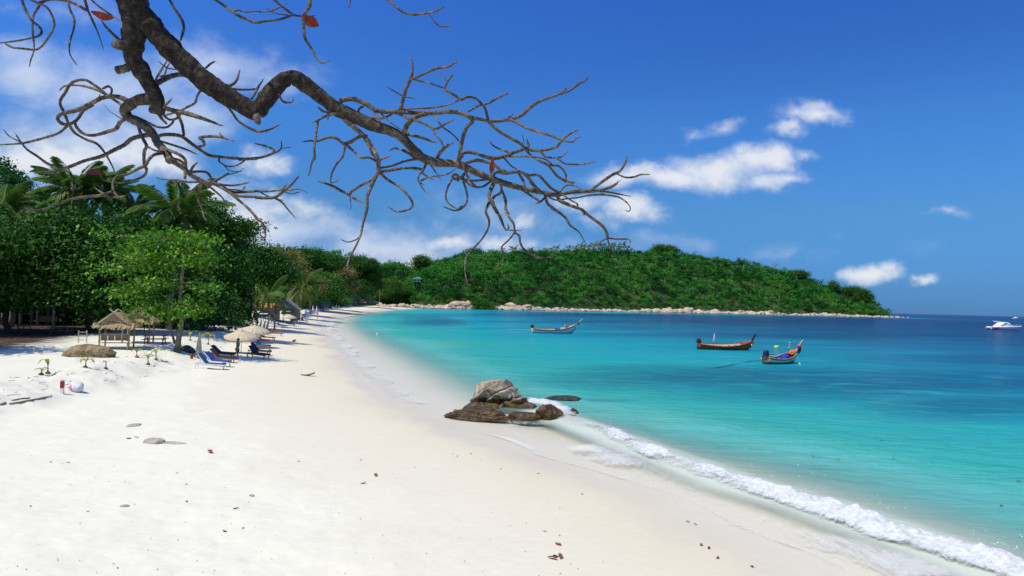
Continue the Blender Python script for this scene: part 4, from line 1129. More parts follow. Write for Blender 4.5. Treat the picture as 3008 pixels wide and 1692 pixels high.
# dim undergrowth under and behind the shade trees
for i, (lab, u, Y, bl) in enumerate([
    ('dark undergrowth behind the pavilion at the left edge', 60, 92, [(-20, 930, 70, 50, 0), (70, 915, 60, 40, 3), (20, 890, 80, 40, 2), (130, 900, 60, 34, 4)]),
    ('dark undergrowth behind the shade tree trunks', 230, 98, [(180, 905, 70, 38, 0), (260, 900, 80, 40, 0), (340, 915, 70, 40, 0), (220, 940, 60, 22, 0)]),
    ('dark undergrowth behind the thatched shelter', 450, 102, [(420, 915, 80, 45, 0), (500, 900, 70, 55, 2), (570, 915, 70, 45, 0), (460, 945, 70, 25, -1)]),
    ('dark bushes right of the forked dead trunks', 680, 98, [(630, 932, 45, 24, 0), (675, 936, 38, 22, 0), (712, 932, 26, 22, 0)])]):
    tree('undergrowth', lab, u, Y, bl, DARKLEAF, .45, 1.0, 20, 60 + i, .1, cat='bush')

# hedge of dark shrubs at the back of the shaded yard
rh = random.Random(8)
hedge_names = ['left end, by the pavilion', 'second from the left end', 'behind the ladder frame', 'left of the shelter roof', 'behind the shelter posts', 'right of the shelter posts', 'behind the slim pale trunk', 'right of the slim pale trunk', 'before the dead trunks', 'behind the parasols']
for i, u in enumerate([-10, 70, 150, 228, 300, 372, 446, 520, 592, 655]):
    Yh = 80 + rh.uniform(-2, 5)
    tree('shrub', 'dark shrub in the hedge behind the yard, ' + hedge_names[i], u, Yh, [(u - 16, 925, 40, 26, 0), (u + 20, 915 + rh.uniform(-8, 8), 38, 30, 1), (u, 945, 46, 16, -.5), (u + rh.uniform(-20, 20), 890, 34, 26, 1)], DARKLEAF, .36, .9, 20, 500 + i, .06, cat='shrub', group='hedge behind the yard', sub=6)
# trees standing just left of the picture: their shade falls across the sand
for i, (lab, u, Y, bl) in enumerate([
    ('shade tree just outside the left edge, shading the near sand', -330, 41, [(-330, 640, 150, 80, 0), (-250, 690, 120, 70, 1), (-420, 700, 130, 80, -1)]),
    ('shade tree outside the left edge beside the pavilion', -190, 56, [(-190, 700, 150, 80, 0), (-110, 740, 110, 70, 2), (-300, 720, 120, 80, 0)]),
    ('tall shade tree at the left edge behind the pavilion', -60, 78, [(-60, 720, 130, 70, 0), (40, 740, 90, 60, 2), (-150, 740, 100, 70, 0), (30, 800, 90, 50, 0)]),
    ('broad shade tree hidden behind the largest shade tree', 380, 80, [(330, 770, 110, 60, 0), (430, 790, 100, 60, 0), (240, 790, 100, 60, 2), (520, 790, 90, 60, 0)])]):
    tree('shade_tree', lab, u, Y, bl, DARKLEAF, .45, .9, 20, 80 + i, .3)
# ---- the bright young almond tree with tiered branches
b = gp(522, 1036)
yt = empty('young_almond_tree', b, 0, 'bright green almond tree with tiers of leaves and a slim pale trunk', 'tree')
Y0 = b.y
tp = [at(u, v, Y0) - b for u, v in [(520, 1040), (524, 1000), (533, 950), (530, 900), (531, 850), (536, 800), (541, 755), (545, 725), (548, 700)]]
mb = MB(); mb.tube(tp, [.26, .20, .165, .15, .135, .12, .10, .07, .04], 10); mb.build('trunk', WOOD, yt, True)
mb = MB(); mb.tube([at(u, v, Y0 + .3) - b for u, v in [(514, 1010), (500, 960), (498, 930), (488, 900)]], [.10, .08, .06, .03], 7); mb.build('limb', WOOD, yt, True)
rngt = random.Random(5)
tiers = [((548, 705), [(318, 694, -1), (372, 722, 1), (455, 712, -1), (590, 722, 1.5), (625, 712, -.5), (520, 695, 0)]),
         ((540, 765), [(248, 806, -.5), (300, 780, 1.5), (372, 762, -1.5), (450, 790, 1), (600, 752, -1.5), (330, 740, 1), (640, 775, 1), (560, 750, -2)]),
         ((535, 830), [(322, 862, -1), (375, 845, 1), (440, 828, -1.5), (590, 830, 1.5), (635, 850, -1.5)]),
         ((531, 890), [(440, 905, -1), (470, 930, -1.2), (590, 900, -1), (620, 905, .5), (560, 920, -1.4), (380, 905, -.6)])]
lc = []
for (bu, bv), tips in tiers:
    for (u, v, dy) in tips:
        a, e = at(bu, bv, Y0) - b, at(u, v, Y0 + dy) - b
        m = a.lerp(e, .5) + Vector((0, 0, rngt.uniform(-.15, .25)))
        mb = MB(); mb.tube([a, a.lerp(m, .5), m, m.lerp(e, .5) + Vector((0, 0, .1)), e], [.055, .045, .035, .025, .012], 6); mb.build('branch', WOOD, yt, True)
        k = 7 if abs(u - bu) > 100 else 5
        for j in range(k):
            f = .35 + .65 * (j + .5) / k
            if rngt.random() < .22: continue
            c = a.lerp(e, f) + b + Vector((rngt.uniform(-.5, .5), rngt.uniform(-.8, .8), rngt.uniform(-.28, .22)))
            w = rngt.uniform(.35, .9) * (1.1 - .3 * f)
            lc.append((tuple(c), (w, w * 1.1, w * rngt.uniform(.14, .3))))
foliage('crown', lc, ALMONDLEAF, yt, .33, 2.2, 9, .55, 77, tuple(b), .4, .6, .2, .0, 1.0)

# ---- coconut palms
PALMLEAF = leafmat('palm_leaves', [(0.0, (.035, .10, .016)), (.4, (.08, .185, .028)), (.7, (.16, .26, .045)), (.9, (.26, .28, .08)), (1.0, (.34, .26, .12))], .3, .25, .5)
PALMSTEM = pm('palm_trunk', (.27, .24, .20), .9, (.15, .13, .10), 5, .6, 14, stretch=(1, 1, 5))
RACHIS = pm('palm_rachis', (.34, .32, .10), .6, (.22, .17, .06), 8)
COCO = pm('coconut', (.30, .26, .06), .5, (.16, .12, .04), 8)
def frond_mesh(name, length, droop, seed, n=46, tint=.4, up=0.0, wid=.34):
    """one feather frond along +x, arching over, leaflets hanging each side"""
    rng = np.random.default_rng(seed)
    s = np.linspace(0, 1, 14)
    ang = up - droop * s ** 1.4
    dx = np.cos(ang); dz = np.sin(ang)
    X_ = np.r_[0, np.cumsum(dx[:-1])] / 13 * length; Z_ = np.r_[0, np.cumsum(dz[:-1])] / 13 * length
    C, A, N, L, W, T = [], [], [], [], [], []
    for i in range(n):
        f = .10 + .9 * i / (n - 1)
        p = np.array([np.interp(f, s, X_), 0, np.interp(f, s, Z_)]); a = np.interp(f, s, ang)
        t = np.array([math.cos(a), 0, math.sin(a)])
        ll = length * wid * (math.sin(math.pi * (f * .82 + .12)) ** .6) * rng.uniform(.85, 1.1)
        for sd in (-1, 1):
            dirv = t * .75 + np.array([0, sd * .85, -.55 - .35 * rng.random()])
            dirv /= np.linalg.norm(dirv)
            C.append(p + dirv * ll * .5); A.append(dirv); N.append(np.array([0, sd * .35, 1.0]) + rng.normal(size=3) * .15); L.append(ll); W.append(length * .036 * rng.uniform(.8, 1.2)); T.append(np.clip(tint + rng.normal() * .12, 0, 1))
    V, F_ = leaves(np.array(C), np.array(A), np.array(N), np.array(L), np.array(W), .05)
    me = bpy.data.meshes.new(name)
    mb = MB(); mb.tube([(x, 0, z) for x, z in zip(X_, Z_)], list(np.linspace(.035, .008, 14)), 5)
    nv = len(V)
    me.from_pydata([tuple(v) for v in V] + mb.v, [], [tuple(f) for f in F_] + [tuple(i + nv for i in f) for f in mb.f])
    a_ = me.attributes.new('tint', 'FLOAT', 'POINT'); a_.data.foreach_set('value', np.r_[np.repeat(np.array(T), 4), np.full(len(mb.v), .8)].astype(np.float32))
    me.materials.append(PALMLEAF); me.materials.append(RACHIS)
    me.polygons.foreach_set('material_index', np.r_[np.zeros(len(F_), np.int32), np.ones(len(mb.f), np.int32)])
    return me
FRONDS = [frond_mesh('frond', 3.9, d, 5 + i, tint=t, up=u) for i, (d, t, u) in enumerate([(.9, .48, .1), (1.3, .55, .15), (1.0, .42, .0), (1.7, .66, .0), (1.5, .85, -.2)])]
def palm(label, u, v, Y, size=1.0, n=19, seed=1, group=None, lean=(0, 0), nuts=True, trunk=True):
    top = at(u, v, Y); bx, by = top.x + lean[0], top.y + lean[1]
    base = Vector((bx, by, gz(bx, by) if Y < 140 else hill_near(bx, by)))
    p = empty('coconut_palm', base, 0, label, 'palm tree', group)
    rng = random.Random(seed); t = top - base
    mb = MB(); m = 10
    mb.tube([Vector((t.x * (i / m) ** 1.5, t.y * (i / m) ** 1.5, t.z * i / m)) for i in range(m + 1)], [.22 * size * (1.3 if i == 0 else 1 - .45 * i / m) for i in range(m + 1)], 9)
    mb.build('trunk', PALMSTEM, p, True)
    for i in range(n):
        el = 1.25 - 1.75 * (i / (n - 1)) ** .9 + rng.uniform(-.1, .1)
        k = 2 if el > .8 else (0 if el > .35 else (1 if el > -.05 else (3 if el > -.3 else 4)))
        o = link('frond', FRONDS[k], p)
        o.location = t; o.rotation_euler = (rng.uniform(-.25, .25), -el, i * 2.399 + rng.uniform(-.3, .3)); o.scale = [size * rng.uniform(.85, 1.1)] * 3
    if nuts:
        for i in range(5):
            a = i * 1.3 + seed; mb = MB(); mb.lathe([(0.01, -.13), (.08, -.09), (.11, 0), (.09, .09), (.02, .14)], 8)
            o = mb.build('coconut', COCO, p, True); o.location = t + Vector((math.cos(a) * .22 * size, math.sin(a) * .22 * size, -.22 * size))
    return p
def hill_near(x, y):
    u = x / y * FOC + 1504; f, r = np.interp(u, HU, HF), np.interp(u, HU, HR)
    tt = (y - f) / (r - f)
    return float(hill_pt([u], [max(tt, 0)])[2][0]) if tt > 0 else gz(x, y)
palm('tallest coconut palm with yellow stemmed lower fronds standing clear of the trees', 525, 622, 70, 1.28, 22, 3, lean=(-4, 7))
palm('shaggy coconut palm above the largest shade tree, left of the red leaf', 218, 556, 84, 1.42, 22, 4, lean=(-1, 2))
palm('coconut palm directly behind the hanging red leaf', 302, 566, 86, 1.18, 20, 5, lean=(1, 2))
palm('smaller coconut palm between the shade tree crown and the tallest palm', 392, 608, 88, 1.05, 17, 6, lean=(0, 2))
palm('coconut palm at the left edge in front of the hill', 10, 605, 80, 1.25, 18, 7, lean=(-2, 2))
palm('low coconut palm with drooping fronds behind the second thatched hut', 893, 840, 165, 1.55, 18, 8, lean=(-7, 6))
palm('leaning palm with long yellow fronds above the long thatched roof', 792, 866, 112, 1.05, 11, 9, lean=(-5, 4), nuts=False)
palm('small palm on the skyline left of its pair', 806, 738, 330, 1.25, 12, 10, nuts=False)
palm('small palm on the skyline right of its pair', 853, 742, 345, 1.4, 12, 12, nuts=False)
palm('drooping palm at the far left under the first palm', 60, 665, 70, 1.0, 14, 13, lean=(-2, 2), nuts=False)
# palms along the headland crest
for i, (u, v, s) in enumerate([(1508, 733, 1.5), (1618, 735, 1.2), (1635, 729, 1.3), (1705, 722, 1.5), (1716, 725, 1.4), (1731, 726, 1.4), (1745, 722, 1.5), (1760, 724, 1.4), (1772, 722, 1.5), (1786, 728, 1.4), (1802, 722, 1.6), (1815, 726, 1.4), (1828, 720, 1.6), (1843, 728, 1.4), (1690, 730, 1.3), (1560, 735, 1.1), (1670, 728, 1.2)]):
    Yr = float(np.interp(u, HU, HR)) - 12
    lab = 'lone palm on the crest, leftmost of the headland palms' if i == 0 else 'slender palm in the row on the headland crest'
    palm(lab, u, v, Yr, s * 1.15, 9, 100 + i, 'palms on the headland crest' if i else None, nuts=False)
# bare and flat topped trees that break the headland skyline
def bare_tree(label, u, v, Y, h, seed, mat):
    top = at(u, v, Y); z = hill_near(top.x, top.y); b = Vector((top.x, top.y, min(z, top.z - h)))
    t = empty('bare_tree', b, 0, label, 'tree'); rng = random.Random(seed); Hh = top.z - b.z
    mb = MB(); f = Vector((rng.uniform(-.4, .4), 0, Hh * .6)); mb.tube([(0, 0, -.5), f * .5, f], [.3, .24, .18], 6); mb.build('trunk', mat, t, True)
    mb = MB()
    for i in range(14):
        a = i * 2.4; e = f + Vector((math.cos(a) * h * .5 * rng.uniform(.5, 1), math.sin(a) * h * .5, h * rng.uniform(.35, .62)))
        m = f.lerp(e, .5) + Vector((0, 0, rng.uniform(-.3, .3))); mb.tube([f, m, e], [.14, .09, .05], 4)
        for j in range(4):
            mb.tube([m.lerp(e, rng.uniform(.3, 1)), e + Vector((rng.uniform(-1.4, 1.4), rng.uniform(-1, 1), rng.uniform(-.4, .9)))], [.06, .03], 4)
    mb.build('crown', mat, t); return t
bare_tree('bare grey tree standing up from the headland ridge', 2278, 772, 905, 9, 3, WOOD)
bare_tree('bare brown tree on the headland ridge, left of the grey one', 2172, 750, 900, 7, 4, WOOD)
bare_tree('small bare tree on the headland skyline near its highest part', 2040, 736, 885, 7, 5, WOOD)
bare_tree('bare tree above the saddle between the two hills', 1118, 762, 500, 6, 6, WOOD)
for i, (lab, u, v, Y, w, h) in enumerate([('round dark tree near the end of the headland', 2447, 838, 905, 15, 12), ('flat dark tree at the headland end with a leaning top', 2500, 850, 900, 22, 11), ('dark tree hanging over the tip of the headland', 2535, 862, 885, 18, 14),
                                          ('flat topped tree on the headland ridge', 1967, 730, 875, 15, 8), ('dome shaped tree on the headland ridge', 1937, 728, 872, 18, 10), ('dark dome tree on the left hill skyline', 1240, 765, 655, 22, 12), ('flat tree on the slope below the bare grey tree', 2350, 800, 905, 20, 9),
                                          ('dark dome tree above the cabin', 1390, 742, 690, 20, 14), ('dark tree by the green tarpaulin', 1160, 868, 580, 20, 18), ('deep green tree low on the shore by the jetty', 1418, 893, 560, 26, 15)]):
    tree('ridge_tree', lab, u, Y, [(u, v + h * .5, w, h, 0), (u - w * .5, v + h, w * .7, h * .7, 0), (u + w * .5, v + h, w * .7, h * .7, 0)], DARKLEAF if i not in (0,) else DARKLEAF, 1.3, .25, 16, 300 + i, .35, tshift=.12)
# ------------------------------------------------------------------ rocks
def ico(sub):
    import bmesh
    bm = bmesh.new(); bmesh.ops.create_icosphere(bm, subdivisions=sub, radius=1)
    V = np.array([v.co[:] for v in bm.verts]); F = np.array([[v.index for v in f.verts] for f in bm.faces]); bm.free()
    return V, F
ICO4, ICO5, ICO6 = ico(4), ico(5), ico(6)
def stone_mat(name, stops, wetz=None, bump=.7, sc=2.2, layers=None):
    m = bpy.data.materials.new(name); m.use_nodes = True
    k = NT(m.node_tree); b = k.n['Principled BSDF']
    g = k.n.new('ShaderNodeNewGeometry'); tc = k.n.new('ShaderNodeTexCoord'); o = tc.outputs['Object']
    n = k.noise(o, sc, 8, .66, .5); n2 = k.noise(o, sc * 9, 5, .7)
    nn = k.math('ADD', k.math('MULTIPLY', n, .7), k.math('MULTIPLY', n2, .3))
    c = k.ramp(nn, stops)
    b.inputs['Roughness'].default_value = .85
    if wetz is not None:        # tide stain and weed up to the splash line
        sp = k.n.new('ShaderNodeSeparateXYZ'); k.l.new(g.outputs['Position'], sp.inputs[0])
        w = k.mapr(k.math('ADD', sp.outputs[2], k.math('MULTIPLY', k.math('SUBTRACT', n, .5), .5)), wetz, wetz + .22, 1, 0)
        c = k.mix(w, c, k.ramp(nn, [(.36, (.014, .010, .006)), (.5, (.065, .040, .015)), (.68, (.24, .15, .05))]))
        k.l.new(k.mapr(w, 0, 1, .85, .35), b.inputs['Roughness'])
    k.l.new(c, b.inputs['Base Color']); b.inputs['Specular IOR Level'].default_value = .3
    bp = k.n.new('ShaderNodeBump'); bp.inputs['Strength'].default_value = bump; bp.inputs['Distance'].default_value = .04
    k.l.new(k.noise(o, sc * 7, 8, .7, .4), bp.inputs['Height']); k.l.new(bp.outputs[0], b.inputs['Normal'])
    return m
GREY = stone_mat('pale_granite', [(.36, (.09, .070, .045)), (.47, (.30, .25, .175)), (.62, (.50, .45, .36))], .40, .9)
BROWN = stone_mat('weedy_rock', [(.36, (.014, .010, .006)), (.5, (.06, .036, .014)), (.66, (.24, .145, .05))], .9, 1.0)
SHOREROCK = stone_mat('shore_granite', [(.33, (.20, .13, .08)), (.46, (.44, .34, .25)), (.62, (.66, .58, .48))], .35, .5, .5)
def rock_geo(base, size, seed, rough=.3, strata=None, cuts=6, flat=0.0, lims=(.62, .85)):
    V, F = base; V = V.copy(); rng = np.random.default_rng(seed)
    off = rng.random(3) * 40
    V = V * (1 + rough * (fbm(V * 1.3 + off, 3, seed) - .5) * 2)[:, None]
    for _ in range(cuts):       # broken faces
        n = unit(rng.normal(size=3)); dd = V @ n; lim = rng.uniform(*lims)
        V = V - np.outer(np.maximum(dd - lim, 0) * .85, n)
    if strata:
        ax = unit(np.array(strata[0], float)); amp, fr = strata[1], strata[2]
        h = V @ ax * fr + (fbm(V * 1.6 + off, 3, seed + 3) - .5) * 1.1
        ph = h - np.floor(h)
        ledge = (ph ** 2) * .9 - .35 - .9 * np.exp(-(np.minimum(ph, 1 - ph) / .07) ** 2)
        crack = np.zeros(len(V))
        for q in range(3):
            c_ax = unit(np.cross(ax, rng.normal(size=3))); w = V @ c_ax * (1.6 + q * .7) + off[q] + (vnoise(V * 2 + off, seed + q) - .5) * .9
            p2 = w - np.floor(w); crack -= .55 * np.exp(-(np.minimum(p2, 1 - p2) / .035) ** 2) * (vnoise(V * 1.1 + off[q], seed + 8) > .45)
        rad = unit(V)
        V = V + rad * (amp * (ledge + crack))[:, None]
    V = V * (1 + .10 * (fbm(V * 6 + off, 3, seed + 5) - .5))[:, None]
    return V * np.array(size) / 1.0, F
def rock(name, label, loc, size, seed, mat, base=ICO5, rz=0.0, group=None, **kw):
    V, F = rock_geo(base, size, seed, **kw)
    o = npmesh(name, V, F, mat, None, None, smooth=False)
    o.location = loc; o.rotation_euler = (0, 0, rz)
    return tag(o, label, 'rock', group)
def span(u0, u1, v, z=0.0):
    a, b = on(u0, v, z), on(u1, v, z)
    return (a + b) / 2, (b - a).length
c, w = span(1383, 1542, 1190)
rock('boulder', 'big pale layered boulder standing at the water edge', (c.x + .05, c.y + .3, .50), (w * .60, w * .5, 1.30), 14, GREY, ICO6, rough=.22, strata=((-.55, .15, .80), .17, 2.3), cuts=11, lims=(.5, .78))
c, w = span(1372, 1480, 1196)
rock('boulder', 'brown skirt of rock at the left foot of the pale boulder', (c.x - .25, c.y - .1, .0), (w * .55, .7, .34), 15, BROWN, rough=.3)
c, w = span(1303, 1500, 1228)
rock('boulder', 'long low brown rock tapering to the left', (c.x + .15, c.y + .25, .02), (w * .50, .75, .42), 16, BROWN, ICO6, rough=.34, strata=((.35, .1, .9), .11, 2.4))
c, w = span(1336, 1388, 1226)
rock('boulder', 'small dark rock in front of the long low one', (c.x + .1, c.y - .1, -.02), (w * .55, .42, .26), 26, BROWN, rough=.25)
c, w = span(1430, 1475, 1222)
rock('boulder', 'small weedy rock at the right end of the long low one', (c.x, c.y - .1, -.03), (w * .6, .4, .24), 27, BROWN, rough=.3)
c, w = span(1470, 1560, 1195)
rock('boulder', 'flat brown rock in front of the pale boulder on the right', (c.x + .1, c.y, .02), (w * .62, .8, .30), 17, BROWN, rough=.28)
c, w = span(1494, 1596, 1234)
rock('boulder', 'rounded brown rock nearest the camera', (c.x, c.y + .3, .04), (w * .51, .62, .36), 18, BROWN, ICO6, rough=.24, strata=((.1, .3, .9), .06, 2.2))
c, w = span(1572, 1662, 1236)
rock('boulder', 'wedge shaped brown rock taking the breaking wave', (c.x - .05, c.y + .45, .12), (w * .52, .62, .58), 19, BROWN, ICO6, .5, rough=.26, strata=((.5, .1, .8), .08, 2.2))
c, w = span(1606, 1628, 1236)
rock('boulder', 'small wet stone between the two near brown rocks', (c.x, c.y + .05, -.02), (w * .55, .2, .12), 28, BROWN, ICO4)
c, w = span(1612, 1722, 1172)
rock('boulder', 'dark low rock just breaking the surface behind the breaker', (c.x - .25, c.y, -.06), (w * .5, .9, .26), 20, stone_mat('wet_dark_rock', [(.34, (.012, .016, .018)), (.5, (.03, .034, .032)), (.68, (.09, .07, .035))], None), rough=.2, cuts=2)
c, w = span(1676, 1694, 1212)
rock('boulder', 'dark rock hidden in the surf right of the wedge shaped rock', (c.x, c.y, 0), (w * .7, .4, .22), 29, _mats.get('x') or BROWN, ICO4)
# ---- the flat boulder on the sand, left
c = gp(252, 1048)
rock('boulder', 'flat brown boulder lying on the sand before the thatched shelter', (c.x, c.y + .5, c.z + .18), (1.62, .9, .58), 33, stone_mat('brown_sandstone', [(.33, (.07, .05, .03)), (.47, (.20, .145, .08)), (.64, (.40, .32, .20))], None, .8), ICO6, .1, rough=.2, strata=((.2, .3, .9), .05, 2.5))
c = gp(550, 1035)
rock('boulder', 'dark stone heaped against the almond tree trunk', (c.x, c.y, c.z + .12), (.62, .5, .40), 34, stone_mat('dark_stone', [(.33, (.03, .028, .03)), (.5, (.075, .07, .07)), (.66, (.16, .15, .14))], None), ICO4)
# ---- half buried stones in the near sand
SANDROCK = stone_mat('sanded_stone', [(.33, (.22, .20, .16)), (.5, (.38, .355, .30)), (.66, (.55, .52, .45))], None, .6, 5)
c = gp(452, 1300)
rock('stone', 'half buried grey stone with a trail of sand behind it', (c.x + .02, c.y, c.z + .02), (.33, .22, .16), 51, SANDROCK, ICO5, rough=.22)
rock('stone', 'low drifted ridge trailing right from the half buried stone', (c.x + .48, c.y + .02, c.z - .035), (.55, .16, .075), 52, SANDROCK, ICO4, rough=.1, cuts=0)
c = gp(388, 1252)
rock('stone', 'flat pale grey slab leaning in the sand', (c.x, c.y + .15, c.z - .03), (.26, .42, .085), 53, SANDROCK, ICO4, -.3, rough=.2)
c = gp(366, 1488)
rock('stone', 'small pale cone shaped shell lying on the near sand', (c.x, c.y, c.z + .005), (.10, .045, .04), 54, SANDROCK, ICO4, .3, rough=.05, cuts=0)
# ---- rocks along the headland shore
bases = [rock_geo(ICO4 if i % 2 else ico(3), (1, 1, 1), 60 + i, rough=.28, cuts=7, strata=((.2, .1, .95), .06, 2.2))[0:2] for i in range(7)]
meshes = []
for i, (V, F) in enumerate(bases):
    o = npmesh('shore_rock', V, F, SHOREROCK); meshes.append(o.data); bpy.data.objects.remove(o)
rr = random.Random(9)
HL = [(u, y) for u, y in HEAD]
def head_xy(u): y = float(np.interp(u, [h[0] for h in HEAD], [h[1] for h in HEAD])); return (u - 1504) / FOC * y, y
n_r = 0
us_ = []
u = 1108.0
while u < 2672:
    us_.append(u); u += rr.uniform(4, 11)
for u in us_:
    x, y = head_xy(max(u, 1226)) if u > 1226 else ((u - 1504) / FOC * float(np.interp(u, [1100, 1226], [470, 545])), float(np.interp(u, [1100, 1226], [470, 545])))
    big = 1.0 + 1.3 * max(0, math.exp(-((u - 1345) / 45) ** 2), 1.0 * math.exp(-((u - 2030) / 120) ** 2), .6 * math.exp(-((u - 1520) / 50) ** 2), .5 * math.exp(-((u - 2230) / 70) ** 2), .5 * math.exp(-((u - 2420) / 40) ** 2))
    for k in range(1 if rr.random() < .62 else 2):
        s = rr.uniform(1.4, 3.3) * (1.0 if k == 0 else .8) * (big ** .9)
        o = link('shore_rock', meshes[rr.randrange(7)])
        o.location = (x + rr.uniform(-2, 2), y + rr.uniform(-1.5, 3.5) + k * 4, rr.uniform(-.1, .5) + k * rr.uniform(.8, 2.4) * big * .8 + (1.3 if u < 1226 else 0) * .6)
        o.scale = (s * rr.uniform(1.1, 1.9), s * rr.uniform(.8, 1.3), s * rr.uniform(.55, .95)); o.rotation_euler = (rr.uniform(-.3, .3), rr.uniform(-.3, .3), rr.uniform(0, 6.28))
        reg = ('pale boulder by the jetty at the far end of the beach' if u < 1460 else 'pale granite rock on the left stretch of the headland shore' if u < 1800 else 'pale granite rock on the bright middle stretch of the headland shore' if u < 2200 else 'tan granite rock near the headland tip')
        tag(o, reg, 'rock', 'rocks along the headland shore, ' + ('jetty' if u < 1460 else 'left' if u < 1800 else 'middle' if u < 2200 else 'tip')); n_r += 1
surf('headland_surf', [((u - 1504) / FOC * (y - 3.5), y - 3.5) for u, y in HEAD[1:]], 'thin white surf line along the headland rocks', (1.3, 1.3), .25, .8, 29, FOAM, .75, .05, 1.2, gaps=True)
# ------------------------------------------------------------------ boats
def paint(name, c, rough=.5): return pm(name, c, rough, tuple(x * .7 for x in c), 3.0, spec=.4)
def longtail(label, loc, yaw, L, B, cols, roll=0.0, prow_h=1.0, bow_h=1.25, stern_h=.85, mid_h=.5, prow_rake=.5):
    """longtail boat: stern at x=0, bow towards +x, water line z=0"""
    t = empty('longtail_boat', loc, yaw, label, 'boat')
    t.rotation_euler = (roll, 0, yaw)
    N = 26
    def st(i):
        s = i / (N - 1)
        b = B * (.62 + .38 * math.sin(min(1, s / .5) * math.pi / 2)) if s < .5 else B * max(.03, math.cos((s - .5) / .5 * math.pi / 2) ** .75)
        g = mid_h + (stern_h - mid_h) * (1 - s) ** 3.2 + (bow_h - mid_h) * s ** 3.4
        kz = -.30 + .10 * (1 - s) ** 4 + (bow_h * .55 + .30) * max(0, (s - .80) / .20) ** 1.8
        return s * L, b, g, kz
    SV = [0, .22, .42, .58, .70, .80, .90, 1.0]
    def pt(i, sv, sd, inset=0.0):
        x, b, g, kz = st(i)
        y = (b * (sv ** .55)) - inset; z = kz + (g - kz) * (sv ** 1.25)
        flare = .12 * b * (sv - .5)
        return Vector((x, sd * max(.01, y + flare), z))
    def band(name, s0, s1, mat, proud=0.0, label=None):
        mb = MB(); sv = [s for s in np.linspace(s0, s1, max(2, int((s1 - s0) * 9) + 1))]
        for sd in (-1, 1):
            P = [[pt(i, s, sd, -proud) for s in sv] for i in range(N)]
            if sd > 0: P = [r[::-1] for r in P]
            mb.grid(P)
        if s0 == 0:   # transom
            q = [pt(0, s, 1) for s in sv] + [pt(0, s, -1) for s in sv[::-1]]
            mb.add(q, [tuple(range(len(q)))])
        o = mb.build(name, mat, t, True); thick(o, .03, -1 if proud == 0 else 1)
        if label: o['label'] = label
        return o
    band('hull', 0, cols.get('cut', .72), cols['hull'])
    band('stripe', cols.get('cut', .72), .90, cols['stripe'])
    band('transom_board', .90, 1.0, cols['top'])
    for sd in (-1, 1):      # gunwale rails
        mb = MB(); mb.tube([pt(i, 1.0, sd) + Vector((0, 0, .02)) for i in range(N)], .045, 6); mb.build('rail', cols['rail'], t, True)
    for sd in (-1, 1):
        mb = MB(); mb.tube([pt(i, .90, sd, -.03) for i in range(N)], .028, 6); mb.build('rub_strake', cols['strake'], t, True)
    mb = MB()               # inside lining
    for sd in (-1, 1):
        P = [[pt(i, s, sd, .07) + Vector((0, 0, -.01)) for s in (.35, .6, .8, .97)] for i in range(1, N - 2)]
        mb.grid(P if sd > 0 else [r[::-1] for r in P])
    mb.build('lining', cols['inside'], t, True)
    mb = MB(); mb.grid([[Vector((st(i)[0], y * st(i)[1] * .75, st(i)[3] + (st(i)[2] - st(i)[3]) * .34)) for y in (-1, 0, 1)] for i in range(1, N - 3)]); mb.build('deck', cols['inside'], t)
    for i in range(3, N - 4, 2):    # ribs
        for sd in (-1, 1):
            mb = MB(); mb.tube([pt(i, s, sd, .11) for s in (.4, .7, .99)], .03, 5); mb.build('rib', cols['rib'], t)
    for i in (7, 11, 15, 18):       # thwarts
        x, b, g, kz = st(i); mb = MB(); mb.box((x, 0, g - .10), (.24, b * 1.9, .05)); mb.build('thwart', cols['rib'], t)
    x, b, g, kz = st(N - 1)         # bow deck and prow
    mb = MB(); xi = [st(i) for i in range(N - 6, N)]
    mb.grid([[Vector((q[0], y * q[1] * .96, q[2] - .03 + .05 * (1 - abs(y)))) for y in (-1, -.4, 0, .4, 1)] for q in xi]); o = mb.build('bow_deck', cols['bow'], t); thick(o, .04)
    mb = MB(); d = Vector((prow_rake, 0, 1)).normalized()
    p0 = Vector((x - .25, 0, g - .35)); q = [p0, p0 + d * prow_h * .45, p0 + d * prow_h * .8 + Vector((.06, 0, 0)), p0 + d * (prow_h + .3) + Vector((.14, 0, 0))]
    P = []
    for j, p in enumerate(q):
        w, th = (.34, .10) if j == 0 else ((.26, .08) if j < 3 else (.20, .07))
        P.append((p, w, th))
    for (a, wa, ta), (bq, wb, tb_) in zip(P[:-1], P[1:]):
        side = Vector((d.z, 0, -d.x))
        V = [a - side * wa / 2 + Vector((0, s * ta / 2, 0)) for s in (-1, 1)] + [a + side * wa / 2 + Vector((0, s * ta / 2, 0)) for s in (1, -1)]
        V += [bq - side * wb / 2 + Vector((0, s * tb_ / 2, 0)) for s in (-1, 1)] + [bq + side * wb / 2 + Vector((0, s * tb_ / 2, 0)) for s in (1, -1)]
        mb.add(V, [(0, 1, 2, 3), (7, 6, 5, 4), (0, 4, 5, 1), (1, 5, 6, 2), (2, 6, 7, 3), (3, 7, 4, 0)])
    mb.build('prow', cols['prow'], t)
    for j, mcol in enumerate(cols.get('ribbon', [])):
        mb = MB(); pp = p0 + d * prow_h * (.42 + .12 * j); mb.lathe([(.20, -.07), (.23, 0), (.20, .07)], 10, pp, d); o = mb.build('ribbon', mcol, t, True)
        mb = MB(); mb.grid([[pp + Vector((.10 + .02 * r, -.16 + .08 * c_, -.02 - .14 * r)) for c_ in range(4)] for r in range(5)]); k_ = mb.build('ribbon_tail', mcol, t); thick(k_, .015)
    # engine on its post, with the long shaft
    x, b, g, kz = st(1)
    mb = MB(); mb.box((.18, 0, g - .05), (.16, .16, .5)); mb.build('engine_post', cols['rib'], t)
    ez = g + .32
